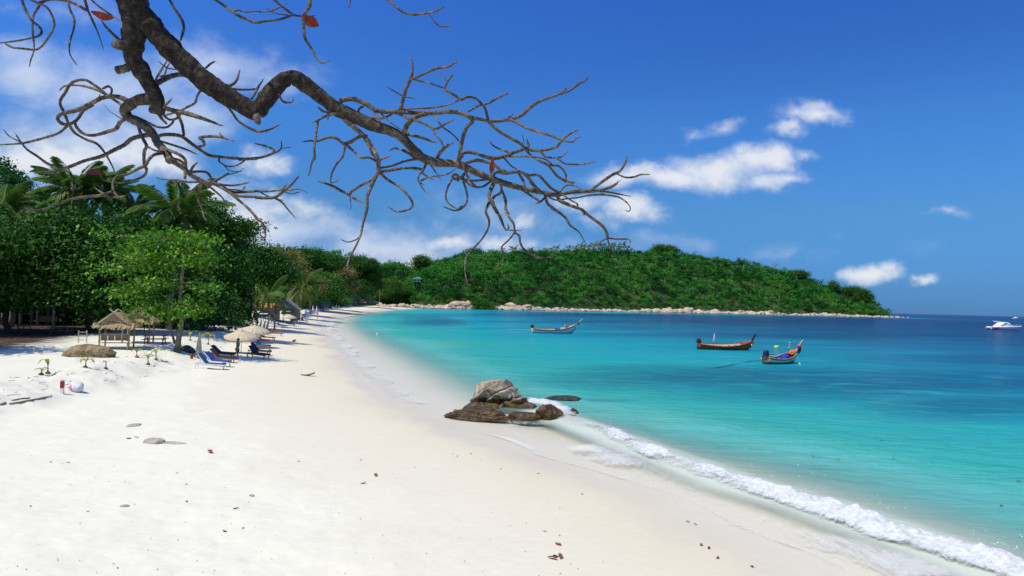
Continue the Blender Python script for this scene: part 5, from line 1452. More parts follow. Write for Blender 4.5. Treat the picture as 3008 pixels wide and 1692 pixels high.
    mb = MB(); mb.box((.05, 0, ez + .12), (.62, .46, .56), Matrix.Rotation(-.15, 3, 'Y'), (.78, .8)); o = mb.build('engine_cover', cols['engine'], t); bv = o.modifiers.new('bevel', 'BEVEL'); bv.width = .09; bv.segments = 3
    mb = MB(); mb.box((.05, 0, ez - .2), (.6, .34, .14)); mb.build('engine_block', cols['block'], t)
    mb = MB(); mb.tube([(.3, 0, ez), (1.5, .1, ez - .10), (3.0, .12, ez - .22)], [.035, .03, .025], 6); mb.build('drive_shaft', cols['block'], t, True)
    mb = MB(); mb.tube([(-.2, 0, ez), (-.75, 0, ez + .02)], .035, 6); mb.build('tiller', cols['block'], t, True)
    return t, st, pt, N
P_ = paint
RUST = P_('red_brown_hull_paint', (.33, .075, .03)); WHITE = P_('white_boat_paint', (.74, .74, .70)); GREENK = P_('dark_green_keel_paint', (.22, .27, .21)); TAN = P_('tan_boat_wood', (.38, .25, .13)); CREAM = P_('cream_boat_wood', (.62, .52, .36))
BLACKK = P_('black_keel_paint', (.07, .075, .075)); YEL = P_('yellow_boat_paint', (.62, .42, .04)); MAROON = P_('maroon_boat_paint', (.17, .02, .03)); ORG = P_('orange_boat_paint', (.62, .16, .03)); REDP = P_('red_boat_paint', (.42, .06, .025))
DKRED = P_('dark_red_engine_cover', (.10, .018, .022)); NAVY = P_('navy_engine_cover', (.02, .025, .11)); IRON = P_('grey_iron', (.10, .10, .10)); BLUE = P_('blue_tarp', (.02, .05, .50)); GREYW = P_('weathered_grey_wood', (.33, .29, .24)); DKB = P_('dark_brown_prow', (.06, .02, .018)); RIBR = P_('red_ribbon', (.50, .03, .03)); RIBB = P_('black_ribbon', (.03, .02, .025)); RIBBL = P_('blue_ribbon', (.03, .07, .36)); FOAMY = P_('yellow_float', (.85, .68, .05))
def boat_at(u, v): p = on(u, v, 0); p.z = 0; return p
def box_part(par, name, c, size, mat, rot=None):
    mb = MB(); mb.box(c, size, rot); o = mb.build(name, mat, par)
    bv = o.modifiers.new('bevel', 'BEVEL'); bv.width = min(size) * .15; bv.segments = 2
    return o
# white banded boat, farthest
s = boat_at(1562, 978); Lb = 8.7
b1, st, pt, N = longtail('white banded longtail boat with a tall pale prow, farthest from the beach', s, .12, Lb, .95, dict(hull=GREENK, cut=.36, stripe=WHITE, top=TAN, rail=TAN, strake=REDP, inside=CREAM, rib=CREAM, bow=CREAM, prow=CREAM, engine=DKRED, block=IRON, ribbon=[RIBR, RIBB]), .10, 1.75, 1.9, 1.0, .62, .95)
box_part(b1, 'blue_crate', (5.1, .15, .82), (1.0, .6, .34), BLUE); box_part(b1, 'white_box', (6.1, .1, .95), (.8, .6, .3), WHITE)
mb = MB(); mb.lathe([(.05, -.3), (.3, -.2), (.34, 0), (.26, .2), (.05, .3)], 10, (7.0, .1, 1.45)); mb.build('red_buoy', REDP, b1, True)
mb = MB(); mb.tube([(6.5, 0, .8), (6.35, 0, 1.9)], .05, 6); mb.build('pole', WHITE, b1)
# red brown boat, middle
s = boat_at(2050, 1026); Lb = 7.8
b2, st, pt, N = longtail('plain red brown longtail boat with a folded white parasol aboard', s, .10, Lb, .92, dict(hull=RUST, cut=.80, stripe=RUST, top=RUST, rail=REDP, strake=REDP, inside=CREAM, rib=CREAM, bow=REDP, prow=DKB, engine=DKRED, block=IRON), .13, 1.05, 1.35, .85, .52, .28)
mb = MB(); mb.tube([(2.2, 0, .1), (2.2, 0, 1.1)], .03, 6); mb.build('parasol_pole', DKB, b2)
mb = MB(); mb.lathe([(.05, .95), (.15, 1.05), (.12, 1.6), (.09, 1.9), (.02, 2.3)], 8, (2.2, 0, 0)); mb.build('folded_parasol', WHITE, b2, True)
mb = MB(); mb.lathe([(.06, -.2), (.09, 0), (.06, .2)], 8, (7.5, -.3, .75)); mb.build('fender', WHITE, b2, True)
# dark hulled boat with the yellow stern, nearest
s = boat_at(2246, 1070); Lb = 5.6
b3, st, pt, N = longtail('dark hulled longtail boat with yellow stern and blue tarpaulin, nearest to the camera', s, .62, Lb, .80, dict(hull=BLACKK, cut=.62, stripe=WHITE, top=TAN, rail=YEL, strake=MAROON, inside=GREYW, rib=TAN, bow=ORG, prow=CREAM, engine=NAVY, block=IRON, ribbon=[RIBBL, RIBR, P_('orange_ribbon', (.7, .2, .05))]), .10, 1.45, 1.45, .78, .50, .85)
k_ = Lb / 7.2
rt = random.Random(4); mb = MB()
mb.grid([[Vector((2.3 * k_ + i * .3 * k_, -.55 + j * .22, .62 + .10 * math.sin(i * 1.3 + j) + .10 * rt.random() - .02 * (j - 2.5) ** 2 + .02 * i)) for j in range(6)] for i in range(10)]); o = mb.build('blue_tarpaulin', BLUE, b3, True); thick(o, .03)
for j, x in enumerate((2.2, 2.75, 3.3)): box_part(b3, 'white_board', (x * k_, -.1 + .08 * j, .80 + .05 * j), (.7, .10, .05), WHITE, Matrix.Rotation(.2 * j, 3, 'Z'))
mb = MB(); mb.grid([[Vector((5.3 * k_ + .25 * i, y * .42, .95 + .10 * i + .10 * (1 - abs(y)))) for y in (-1, -.5, 0, .5, 1)] for i in range(5)]); o = mb.build('orange_cover', ORG, b3, True); thick(o, .03)
mb = MB(); mb.tube([(5.0 * k_, -.1, .6), (5.05 * k_, -.1, 2.4)], .03, 6); mb.build('pole', BLACKK, b3)
for j in range(3):
    mb = MB(); mb.lathe([(.03, -.08), (.085, 0), (.03, .08)], 8, (5.05 * k_, -.1, 1.7 + .26 * j)); mb.build('pole_float', WHITE, b3, True)
mb = MB(); mb.lathe([(.04, -.14), (.13, -.05), (.13, .05), (.04, .14)], 10, (6.2 * k_, -.95, .06)); mb.build('yellow_float', FOAMY, b3, True)
# moorings
def rope(label, pts, r, mat):
    P = [Vector(p) for p in pts]; Q = catmull([tuple(p) for p in P], .5); mb = MB(); b0 = Vector((P[0].x, P[0].y, 0))
    mb.tube([Vector(q) - b0 for q in Q], r, 5); o = mb.build('mooring_rope', mat, None, True); o.location = b0
    return tag(o, label, 'rope')
ROPE = pm('old_rope', (.40, .42, .36), .9, (.2, .24, .22), 9); GROPE = pm('weedy_rope', (.05, .12, .10), .8, (.03, .07, .06), 9)
st3 = b3.matrix_world if False else None
def loc3(b, p): return b.location + Matrix.Rotation(b.rotation_euler[2], 3, 'Z') @ Vector(p)
a = loc3(b3, (0, 0, .55)); m1 = boat_at(2205, 1062); m2 = boat_at(2110, 1080); m3 = boat_at(2060, 1082)
rope('dark mooring rope trailing left from the nearest longtail boat', [a, (a + m1) / 2 + Vector((0, 0, -.05)), m1 + Vector((0, 0, .03)), m2 + Vector((0, 0, .02)), m3 + Vector((0, 0, .01))], .035, GROPE)
a = loc3(b3, (Lb, 0, .9)); m1 = boat_at(2435, 1064); rope('pale mooring rope running right from the nearest longtail boat', [a, (a * .5 + m1 * .5) + Vector((0, 0, -.12)), m1 + Vector((0, 0, .02))], .02, ROPE)
s2 = boat_at(2205, 1023); a = loc3(b2, (7.6, 0, .8)); m1 = boat_at(2265, 1022); rope('pale mooring rope between the red brown boat and the yellow buoy', [a, (a + m1) / 2 + Vector((0, 0, -.15)), m1 + Vector((0, 0, .05))], .02, ROPE)
a = loc3(b1, (0, 0, .6)); m1 = boat_at(1500, 968); m2 = boat_at(1435, 973); rope('pale rope floating left of the white banded boat', [a, m1 + Vector((0, 0, .03)), m2 + Vector((0, 0, .01))], .05, ROPE)
mb = MB(); mb.lathe([(.05, -.34), (.24, -.28), (.26, 0), (.24, .28), (.05, .34)], 14, (0, 0, .12), (.9, .2, .12)); o = mb.build('mooring_buoy', FOAMY, None, True); o.location = boat_at(2281, 1022); tag(o, 'yellow mooring buoy floating behind the nearest longtail boat', 'buoy')
mb = MB(); mb.lathe([(.05, -.2), (.2, -.1), (.2, .1), (.05, .2)], 10, (0, 0, .08)); o = mb.build('mooring_buoy', WHITE, None, True); o.location = boat_at(1108, 983); tag(o, 'small white float in the shallows at the left of the bay', 'buoy')
# ---- motor yacht
GEL = pm('white_gelcoat', (.82, .83, .84), .25, (.78, .79, .80), 2, spec=.6); SMOKE = pm('smoked_glass', (.012, .015, .02), .08, (.01, .012, .016), 2, spec=.8)
def yacht(label, u0, u1, v, full=True, Y=None):
    s, e = boat_at(u0, v), boat_at(u1, v)
    if Y: s, e = Vector(((u0 - 1504) / FOC * Y, Y, 0)), Vector(((u1 - 1504) / FOC * Y, Y, 0))
    L = (e - s).length
    t = empty('motor_yacht', s, math.atan2(e.y - s.y, e.x - s.x), label, 'yacht'); k = L / 14.0
    def loft(name, rows, mat, cap=True):
        mb = MB(); mb.grid(rows)
        if cap: mb.add(rows[0], [tuple(range(len(rows[0])))]); mb.add(rows[-1], [tuple(range(len(rows[-1]) - 1, -1, -1))])
        return mb.build(name, mat, t, True)
    rows = []
    for i in range(15):
        f = i / 14; x = f * 14 * k; b = (1.9 if f < .5 else 1.9 * math.cos((f - .5) / .5 * 1.5) ** .7 + .02) * k; top = (1.15 + .55 * f) * k; kz = (-.4 + 1.75 * max(0, (f - .72) / .28) ** 1.6) * k
        rows.append([Vector((x, -b, top)), Vector((x, -b * .93, top * .55 + kz * .45)), Vector((x, -b * .6, kz + .1)), Vector((x, 0, kz)), Vector((x, b * .6, kz + .1)), Vector((x, b * .93, top * .55 + kz * .45)), Vector((x, b, top)), Vector((x, 0, top + .22 * k))])
    loft('hull', [r + [r[0]] for r in rows], GEL)
    rows = []
    for x, w, z0, z1 in ((2.6, 1.3, 1.3, 1.9), (4.0, 1.45, 1.35, 3.0), (5.2, 1.45, 1.4, 3.35), (7.2, 1.35, 1.5, 3.3), (8.4, 1.1, 1.6, 2.95), (9.2, .7, 1.7, 2.3), (10.2, .4, 1.75, 1.9)):
        rows.append([Vector((x, -w, z0)) * k, Vector((x, -w * .92, (z0 + z1) / 2)) * k, Vector((x, -w * .7, z1)) * k, Vector((x, w * .7, z1)) * k, Vector((x, w * .92, (z0 + z1) / 2)) * k, Vector((x, w, z0)) * k])
    loft('cabin', rows, GEL)
    if full:
        for sd in (-1, 1):
            mb = MB(); mb.add([Vector((4.3, sd * 1.46, 1.75)) * k, Vector((9.3, sd * .93, 2.0)) * k, Vector((8.2, sd * 1.16, 2.35)) * k, Vector((5.2, sd * 1.47, 2.25)) * k], [(0, 1, 2, 3)]); o = mb.build('window', SMOKE, t); thick(o, .05, 0)
            mb = MB(); mb.add([Vector((5.4, sd * 1.36, 2.65)) * k, Vector((7.6, sd * 1.20, 2.62)) * k, Vector((7.0, sd * 1.22, 2.95)) * k, Vector((5.8, sd * 1.3, 2.95)) * k], [(0, 1, 2, 3)]); o = mb.build('window', SMOKE, t); thick(o, .05, 0)
        mb = MB(); mb.tube([Vector((1.8, 0, 3.65)) * k, Vector((3.2, 0, 3.5)) * k, Vector((4.6, 0, 3.2)) * k], [.10, .16, .2], 6); mb.build('radar_wing', GEL, t, True)
        mb = MB(); mb.tube([Vector((4.8, 0, 3.3)) * k, Vector((4.7, 0, 3.9)) * k], .06, 5); mb.build('mast', GEL, t)
        mb = MB(); mb.add([Vector((.9, -1.93, .9)) * k, Vector((.7, -1.86, .25)) * k, Vector((2.7, -1.86, .35)) * k, Vector((3.7, -1.95, .95)) * k, Vector((2.0, -1.94, 1.0)) * k], [(0, 1, 2, 3, 4)]); o = mb.build('red_panel', P_('crimson_paint', (.30, .01, .05)), t); thick(o, .04, 0)
        mb = MB(); mb.lathe([(.1, -.9), (.42, -.7), (.45, .5), (.1, .9)], 10, Vector((-.2, 0, .95)) * k, (0, 1, 0)); mb.build('tender', GEL, t, True)
        mb = MB(); mb.box(Vector((-.1, 0, .45)) * k, Vector((1.2, 3.0, .12)) * k); mb.build('swim_platform', IRON, t)
        mb = MB(); mb.tube([Vector((9, -1.2, 2.1)) * k, Vector((11.5, -.75, 2.35)) * k, Vector((13.6, -.1, 2.45)) * k], .03, 5); mb.build('rail', GEL, t)
    return t
yacht('white motor yacht with a crimson stern panel at the right edge', 2906, 3002, 970, True, 278)
yacht('tiny white boat on the horizon at the right edge', 2976, 2996, 933.0, False, 1700)
# ------------------------------------------------------------------ huts, loungers, parasols and people on the beach
THATCH = pm('palm_thatch', (.42, .31, .16), .95, (.20, .14, .07), 5, .8, 40, stretch=(6, 6, 1), c3=(.58, .45, .25))
GTHATCH = pm('grey_thatch', (.27, .235, .19), .95, (.13, .11, .09), 5, .8, 40, stretch=(6, 6, 1), c3=(.40, .35, .28))
POLE = pm('bamboo_pole', (.45, .36, .22), .7, (.28, .21, .12), 6); PALEPOLE = pm('weathered_pole', (.50, .45, .37), .8, (.34, .30, .24), 6)
PANEL_W = pm('woven_panel', (.42, .29, .17), .9, (.25, .165, .09), 14, .5, 60)
def thatch_roof(par, w, d, eave, rise, mat, over=.35, gable=True, seed=1, skirt=True):
    """gable roof, ridge along local y, made of overlapping ragged courses"""
    rng = random.Random(seed)
    n = 6; hw, hd = w / 2 + over, d / 2 + over
    roof = MB(); ap = eave + rise
    for sd in (-1, 1):
        roof.add([(0, -hd * .96, ap - .03), (0, hd * .96, ap - .03), (sd * hw * .97, hd * .96, eave - .02), (sd * hw * .97, -hd * .96, eave - .02)], [(0, 1, 2, 3) if sd < 0 else (3, 2, 1, 0)])
    r = roof.build('roof', mat, par); thick(r, .08, 0)
    for sd in (-1, 1):
        for k in range(n):
            f0, f1 = k / n, (k + 1.35) / n
            mb = MB(); m = max(14, int(d * 12))
            for i in range(m):
                y0 = -hd + 2 * hd * i / m; y1 = y0 + 2 * hd / m * 1.25
                dr = rng.uniform(-.03, .09); f2 = f1 + dr / max(.5, w) * 1.6
                a = Vector((sd * hw * f0, y0, ap - rise * f0 + .04)); b = Vector((sd * hw * f0, y1, ap - rise * f0 + .04))
                lift = .05 + rng.uniform(0, .05)
                c = Vector((sd * hw * f2, y1 + rng.uniform(-.03, .03), ap - rise * f2 + lift)); e = Vector((sd * hw * f2, y0 + rng.uniform(-.03, .03), ap - rise * f2 + lift))
                mb.add([a, b, c, e], [(0, 1, 2, 3) if sd > 0 else (3, 2, 1, 0)])
            o = mb.build('thatch_course', mat, r); thick(o, .03, 0)
    if skirt:       # ragged fringe along the front and back
        for sy in (-1, 1):
            mb = MB(); m = int((2 * hw) * 14)
            for i in range(m):
                x0 = -hw + 2 * hw * i / m; x1 = x0 + 2 * hw / m * 1.3; zt = eave + .25; zb = eave - rng.uniform(.02, .22)
                mb.add([(x0, sy * (hd * .93), zt), (x1, sy * (hd * .93), zt), (x1, sy * (hd + .12), zb), (x0, sy * (hd + .12), zb - rng.uniform(0, .06))], [(0, 1, 2, 3) if sy < 0 else (3, 2, 1, 0)])
            o = mb.build('fringe', mat, r); thick(o, .02, 0)
        for sy in (-1, 1):
            mb = MB(); mb.add([(-hw * .6, sy * hd * .9, eave + rise * .38), (hw * .6, sy * hd * .9, eave + rise * .38), (0, sy * hd * .9, ap - .1)], [(0, 1, 2)])
            o = mb.build('gable_panel', PANEL_W, r); thick(o, .03, 0)
    for sy in (-1, 1):      # crossed gable poles
        for sd in (-1, 1):
            mb = MB(); s = Vector((sd * hw * .75, sy * (hd + .04), eave + rise * .22)); ap_ = Vector((0, sy * (hd + .04), ap + .06)); mb.tube([s, ap_ + (ap_ - s) * .28], .04, 6); mb.build('gable_pole', PALEPOLE, r)
    return r
def hut(label, loc, yaw, w, d, eave, rise, mat=THATCH, seed=1, name='thatched_hut', walls=()):
    t = empty(name, loc, yaw, label, 'hut')
    for sx in (-1, 1):
        for sy in (-1, 1):
            mb = MB(); mb.tube([(sx * w / 2, sy * d / 2, -.2), (sx * w / 2 + .02, sy * d / 2, eave * .5), (sx * w / 2, sy * d / 2, eave + .1)], [.065, .06, .055], 7); mb.build('post', POLE, t, True)
    thatch_roof(t, w, d, eave, rise, mat, seed=seed)
    for sx in walls:
        mb = MB(); k = 9
        for i in range(k):
            mb = MB(); mb.box((sx * (w / 2 + .03), -d / 2 + d * (i + .5) / k, eave * .48), (.03, d / k * .86, eave * .94)); mb.build('wall_board', PANEL_W, t)
    return t
b = gp(342, 1024); yw = .32
h1 = hut('thatched shelter with a bench and crossed gable poles beside the almond tree', b, yw, 1.85, 1.7, 1.62, .95, THATCH, 3, 'thatched_shelter')
mb = MB(); mb.box((0, -.85, .47), (1.75, .42, .05)); mb.build('seat', PALEPOLE, h1)
for i in range(4): mb = MB(); mb.box((-.66 + .44 * i, -.64, .86), (.40, .03, .40)); mb.build('back_panel', PANEL_W, h1)
for z in (.64, 1.08): mb = MB(); mb.box((0, -.67, z), (1.85, .05, .05)); mb.build('back_rail', PALEPOLE, h1)
for x in (-.85, .85): mb = MB(); mb.tube([(x, -.9, -.05), (x * 1.06, -1.05, .2), (x, -1.0, .5)], .04, 6); mb.build('bench_leg', PALEPOLE, h1)
mb = MB(); mb.tube([(-.9, -.95, .18), (.9, -.95, .18)], .03, 6); mb.build('stretcher', PALEPOLE, h1)
b = gp(405, 1006)
h1b = hut('smaller thatched shelter half hidden behind the almond leaves', b, .3, 1.9, 1.7, 1.7, .9, THATCH, 5, 'thatched_shelter')
b = gp(242, 1008)       # slatted stool frame left of the shelter
t = empty('bamboo_ladder', b, .3, 'dark bamboo ladder frame left of the thatched shelter', 'ladder')
for x in (-.28, .28): mb = MB(); mb.tube([(x, 0, -.05), (x, 0, 1.0)], .035, 6); mb.build('upright', PALEPOLE, t)
for z in (.25, .55, .85): mb = MB(); mb.tube([(-.28, 0, z), (.28, 0, z)], .025, 6); mb.build('rung', PALEPOLE, t)
b = gp(780, 968)
h2 = hut('thatched hut with folded parasols leaning against it', b, .28, 2.5, 2.6, 2.0, 1.15, THATCH, 7, walls=(-1, 1))
b = gp(849, 947)
h3 = hut('second thatched hut behind the pale open parasol', b, .3, 2.3, 2.4, 1.85, 1.05, THATCH, 9)
b = gp(808, 946); b = b + Vector((-1.5, 10, 0))
h4 = hut('long low building with a dark grey thatched roof', b, .10, 4.2, 9.0, 2.3, 1.9, GTHATCH, 11, 'thatched_building', walls=(-1, 1))
ORANGE = pm('orange_awning', (.62, .25, .06), .8, (.45, .16, .04), 3)
b = gp(772, 950)
t = empty('awning', b + Vector((-2, 6, 0)), .2, 'orange awning behind the gable of the parasol hut', 'awning')
mb = MB(); mb.add([(-1.6, -1.2, 2.7), (1.6, -1.2, 2.7), (1.6, 1.2, 3.5), (-1.6, 1.2, 3.5)], [(0, 1, 2, 3)]); o = mb.build('cloth', ORANGE, t); thick(o, .03)
for x in (-1.5, 1.5):
    for y, z in ((-1.15, 2.7), (1.15, 3.5)): mb = MB(); mb.tube([(x, y, -.1), (x, y, z)], .04, 6); mb.build('post', POLE, t)
b = gp(752, 948) + Vector((-3, 9, 0))
t = empty('sign_board', b, .2, 'white board under the dry palm fronds behind the parasol hut', 'board')
mb = MB(); mb.box((0, 0, 4.0), (2.2, .08, .55)); mb.build('board', pm('white_board_paint', (.75, .78, .80), .6), t)
for x in (-.9, .9): mb = MB(); mb.tube([(x, .08, -.1), (x, .08, 4.2)], .05, 6); mb.build('post', POLE, t)
# forked dead trunks
for i, (lab, segs) in enumerate([('grey forked dead trunk, the taller of the pair behind the parasols', [[(684, 958), (686, 930), (687, 903), (680, 872)], [(687, 905), (691, 890), (696, 868)], [(688, 925), (696, 916)]]),
                                 ('short dead trunk, left of the forked one', [[(669, 966), (670, 940), (672, 912)], [(670, 950), (660, 965)]])]):
    b = gp(segs[0][0][0], segs[0][0][1]); t = empty('dead_tree', b, 0, lab, 'tree')
    for j, s in enumerate(segs):
        mb = MB(); mb.tube([at(u, v, b.y) - b - (Vector((0, 0, .15)) if q == 0 and j == 0 else Vector()) for q, (u, v) in enumerate(s)], [(.12 - .02 * q) * (1 if j == 0 else .55) for q in range(len(s))], 7); mb.build('trunk' if j == 0 else 'limb', WOOD, t, True)
# dry hanging fronds behind the parasol hut
b = gp(752, 950) + Vector((-2, 5, 0)); t = empty('dry_palm', b, 0, 'withered palm with brown hanging fronds above the parasol hut', 'palm tree')
DRYF = frond_mesh('frond', 3.4, 1.6, 55, tint=.98, up=-.2); mb = MB(); tz = at(752, 838, b.y).z - b.z; mb.tube([(0, 0, -.2), (.1, 0, tz * .5), (0, 0, tz)], [.2, .16, .13], 8); mb.build('trunk', PALMSTEM, t, True)
for i in range(10):
    o = link('frond', DRYF, t); o.location = (0, 0, tz); o.rotation_euler = (0, .55 + .12 * (i % 4), i * .63)

# ---- parasols
CREAMC = pm('cream_canvas', (.74, .67, .50), .85, (.66, .58, .42), 4, .2, 30); PINK = pm('faded_pink_canvas', (.62, .34, .28), .85); WHITEC = pm('white_canvas', (.80, .78, .73), .85, (.72, .70, .66), 4); MAROC = pm('maroon_canvas', (.22, .03, .045), .85); BLUEC = pm('blue_canvas', (.06, .12, .42), .85); ORGC = pm('orange_canvas', (.70, .33, .10), .85); TEALC = pm('teal_canvas', (.25, .50, .50), .85)
def canvas_translucent(m, f=.3):
    k = NT(m.node_tree); b = k.n['Principled BSDF']; out = k.n['Material Output']; tr = k.n.new('ShaderNodeBsdfTranslucent'); tr.inputs[0].default_value = (.75, .62, .40, 1)
    mx = k.n.new('ShaderNodeMixShader'); mx.inputs[0].default_value = f; k.l.new(b.outputs[0], mx.inputs[1]); k.l.new(tr.outputs[0], mx.inputs[2]); k.l.new(mx.outputs[0], out.inputs[0])
canvas_translucent(CREAMC)
def parasol(label, loc, mat=CREAMC, R=1.4, h=2.05, tilt=(0, 0), group=None):
    t = empty('parasol', loc, 0, label, 'parasol', group); t.rotation_euler = (tilt[0], tilt[1], .2)
    mb = MB(); mb.tube([(0, 0, -.2), (0, 0, h)], .025, 7); mb.build('pole', POLE, t)
    n = 8; drop = .52
    for k in range(n):      # one sagging panel between each two ribs
        P = []
        for i in range(5):
            f = i / 4; row = []
            for j in range(5):
                a = 2 * math.pi * (k + j / 4) / n; sag = math.sin(math.pi * j / 4)
                r = R * f * (1 - .045 * sag); row.append(Vector((r * math.cos(a), r * math.sin(a), h - drop * f ** 1.25 - .05 * sag * f)))
            P.append(row)
        P.append([Vector((p.x * 1.01, p.y * 1.01, p.z - .15 + .05 * math.sin(math.pi * j / 4))) for j, p in enumerate(P[-1])])
        mb = MB(); mb.grid(P); o = mb.build('panel', mat, t, True); thick(o, .006)
        a = 2 * math.pi * k / n; mb = MB(); mb.tube([(0, 0, h - .04), (R * .5 * math.cos(a), R * .5 * math.sin(a), h - drop * .42 - .03), (R * math.cos(a), R * math.sin(a), h - drop - .03)], .012, 4); mb.build('rib', POLE, t)
    mb = MB(); mb.lathe([(.03, 0), (.05, .04), (.01, .12)], 8, (0, 0, h)); mb.build('finial', POLE, t)
    return t
def folded(label, loc, mat=CREAMC, h=1.75, lean=(0, 0), group=None, w=.17, base=.0):
    t = empty('folded_parasol', loc, 0, label, 'parasol', group); t.rotation_euler = (lean[0], lean[1], 0)
    mb = MB(); mb.tube([(0, 0, -.1), (0, 0, h)], .022, 6); mb.build('pole', POLE, t)
    mb = MB(); m = 12; prof = [(w * .85, .10 + base), (w, .28 + base), (w * .72, h * .5), (w * .62, h * .62), (w * .38, h * .86), (.02, h + .06)]
    P = [[Vector((r * (1 + .22 * (j % 2) * (1 if i < 4 else .4)) * math.cos(2 * math.pi * j / m), r * (1 + .22 * (j % 2) * (1 if i < 4 else .4)) * math.sin(2 * math.pi * j / m), z)) for j in range(m + 1)] for i, (r, z) in enumerate(prof)]
    mb.grid(P); mb.build('canvas', mat, t)
    mb = MB(); mb.lathe([(w * .75, -.02), (w * .78, 0), (w * .75, .02)], 10, (0, 0, h * .56)); mb.build('tie', WHITEC, t)
    return t
parasol('open cream parasol with dappled shade, left of the two together', gp(708, 1036), CREAMC, 1.42, 1.95, (.20, .04))
parasol('open cream parasol, right of the two together and farther back', gp(744, 1020), CREAMC, 1.5, 2.15, (.10, .10))
parasol('open cream parasol beside the second thatched hut', gp(848, 956), CREAMC, 1.35, 2.0, (.05, .02))
folded('folded cream parasol standing by the white loungers', gp(583, 1047), CREAMC, 1.72, (0, .02), w=.19)
for i, (u, v, hh, ln, lab) in enumerate([(751, 972, 1.35, .10, 'shortest folded cream parasol at the left of the hut front'), (764, 972, 1.65, .14, 'folded cream parasol, second from left at the hut front'), (774, 974, 1.7, .16, 'folded cream parasol, third from left at the hut front'), (783, 975, 2.35, .20, 'tallest folded cream parasol, at the right of the hut front')]):
    folded(lab, gp(u, v) + Vector((0, -.3, 0)), CREAMC, hh, (-.10, ln), w=.17)
for i, (u, v, hh, m, lab) in enumerate([(885, 941, 2.0, CREAMC, 'folded cream parasol among the dark blue loungers'), (896, 932, 1.95, PINK, 'folded pink parasol behind the dark blue loungers'), (903, 929, 1.9, WHITEC, 'folded white parasol right of the pink one'), (899, 927, 1.7, MAROC, 'folded maroon parasol between the pink and the white one'), (912, 921, 1.8, MAROC, 'folded maroon parasol farther along the row'),
                                        (919, 917, 2.2, WHITEC, 'tall folded white parasol against the dark bushes'), (930, 918, 2.2, WHITEC, 'folded white parasol behind the walking person'), (942, 912, 2.0, BLUEC, 'folded blue parasol in the far row'), (948, 912, 2.3, PINK, 'folded pale pink parasol in the far row'), (954, 910, 2.0, CREAMC, 'folded cream parasol just right of the pale pink one'),
                                        (963, 908, 2.0, WHITEC, 'folded white parasol beside the last navy lounger'), (978, 905.5, 2.3, PINK, 'folded pink parasol before the bright low bush'), (988, 904, 2.3, CREAMC, 'folded cream parasol before the bright low bush'), (1001, 902.8, 2.3, ORGC, 'folded orange parasol, only one of its colour'), (1012, 901.8, 2.2, CREAMC, 'folded cream parasol right of the orange one'),
                                        (1027, 900.8, 2.6, TEALC, 'folded teal parasol near the far end of the row'), (1033, 900.2, 2.4, WHITEC, 'last folded white parasol in the far row')]):
    folded(lab, gp(u, v), m, hh, (0, 0), w=.22)

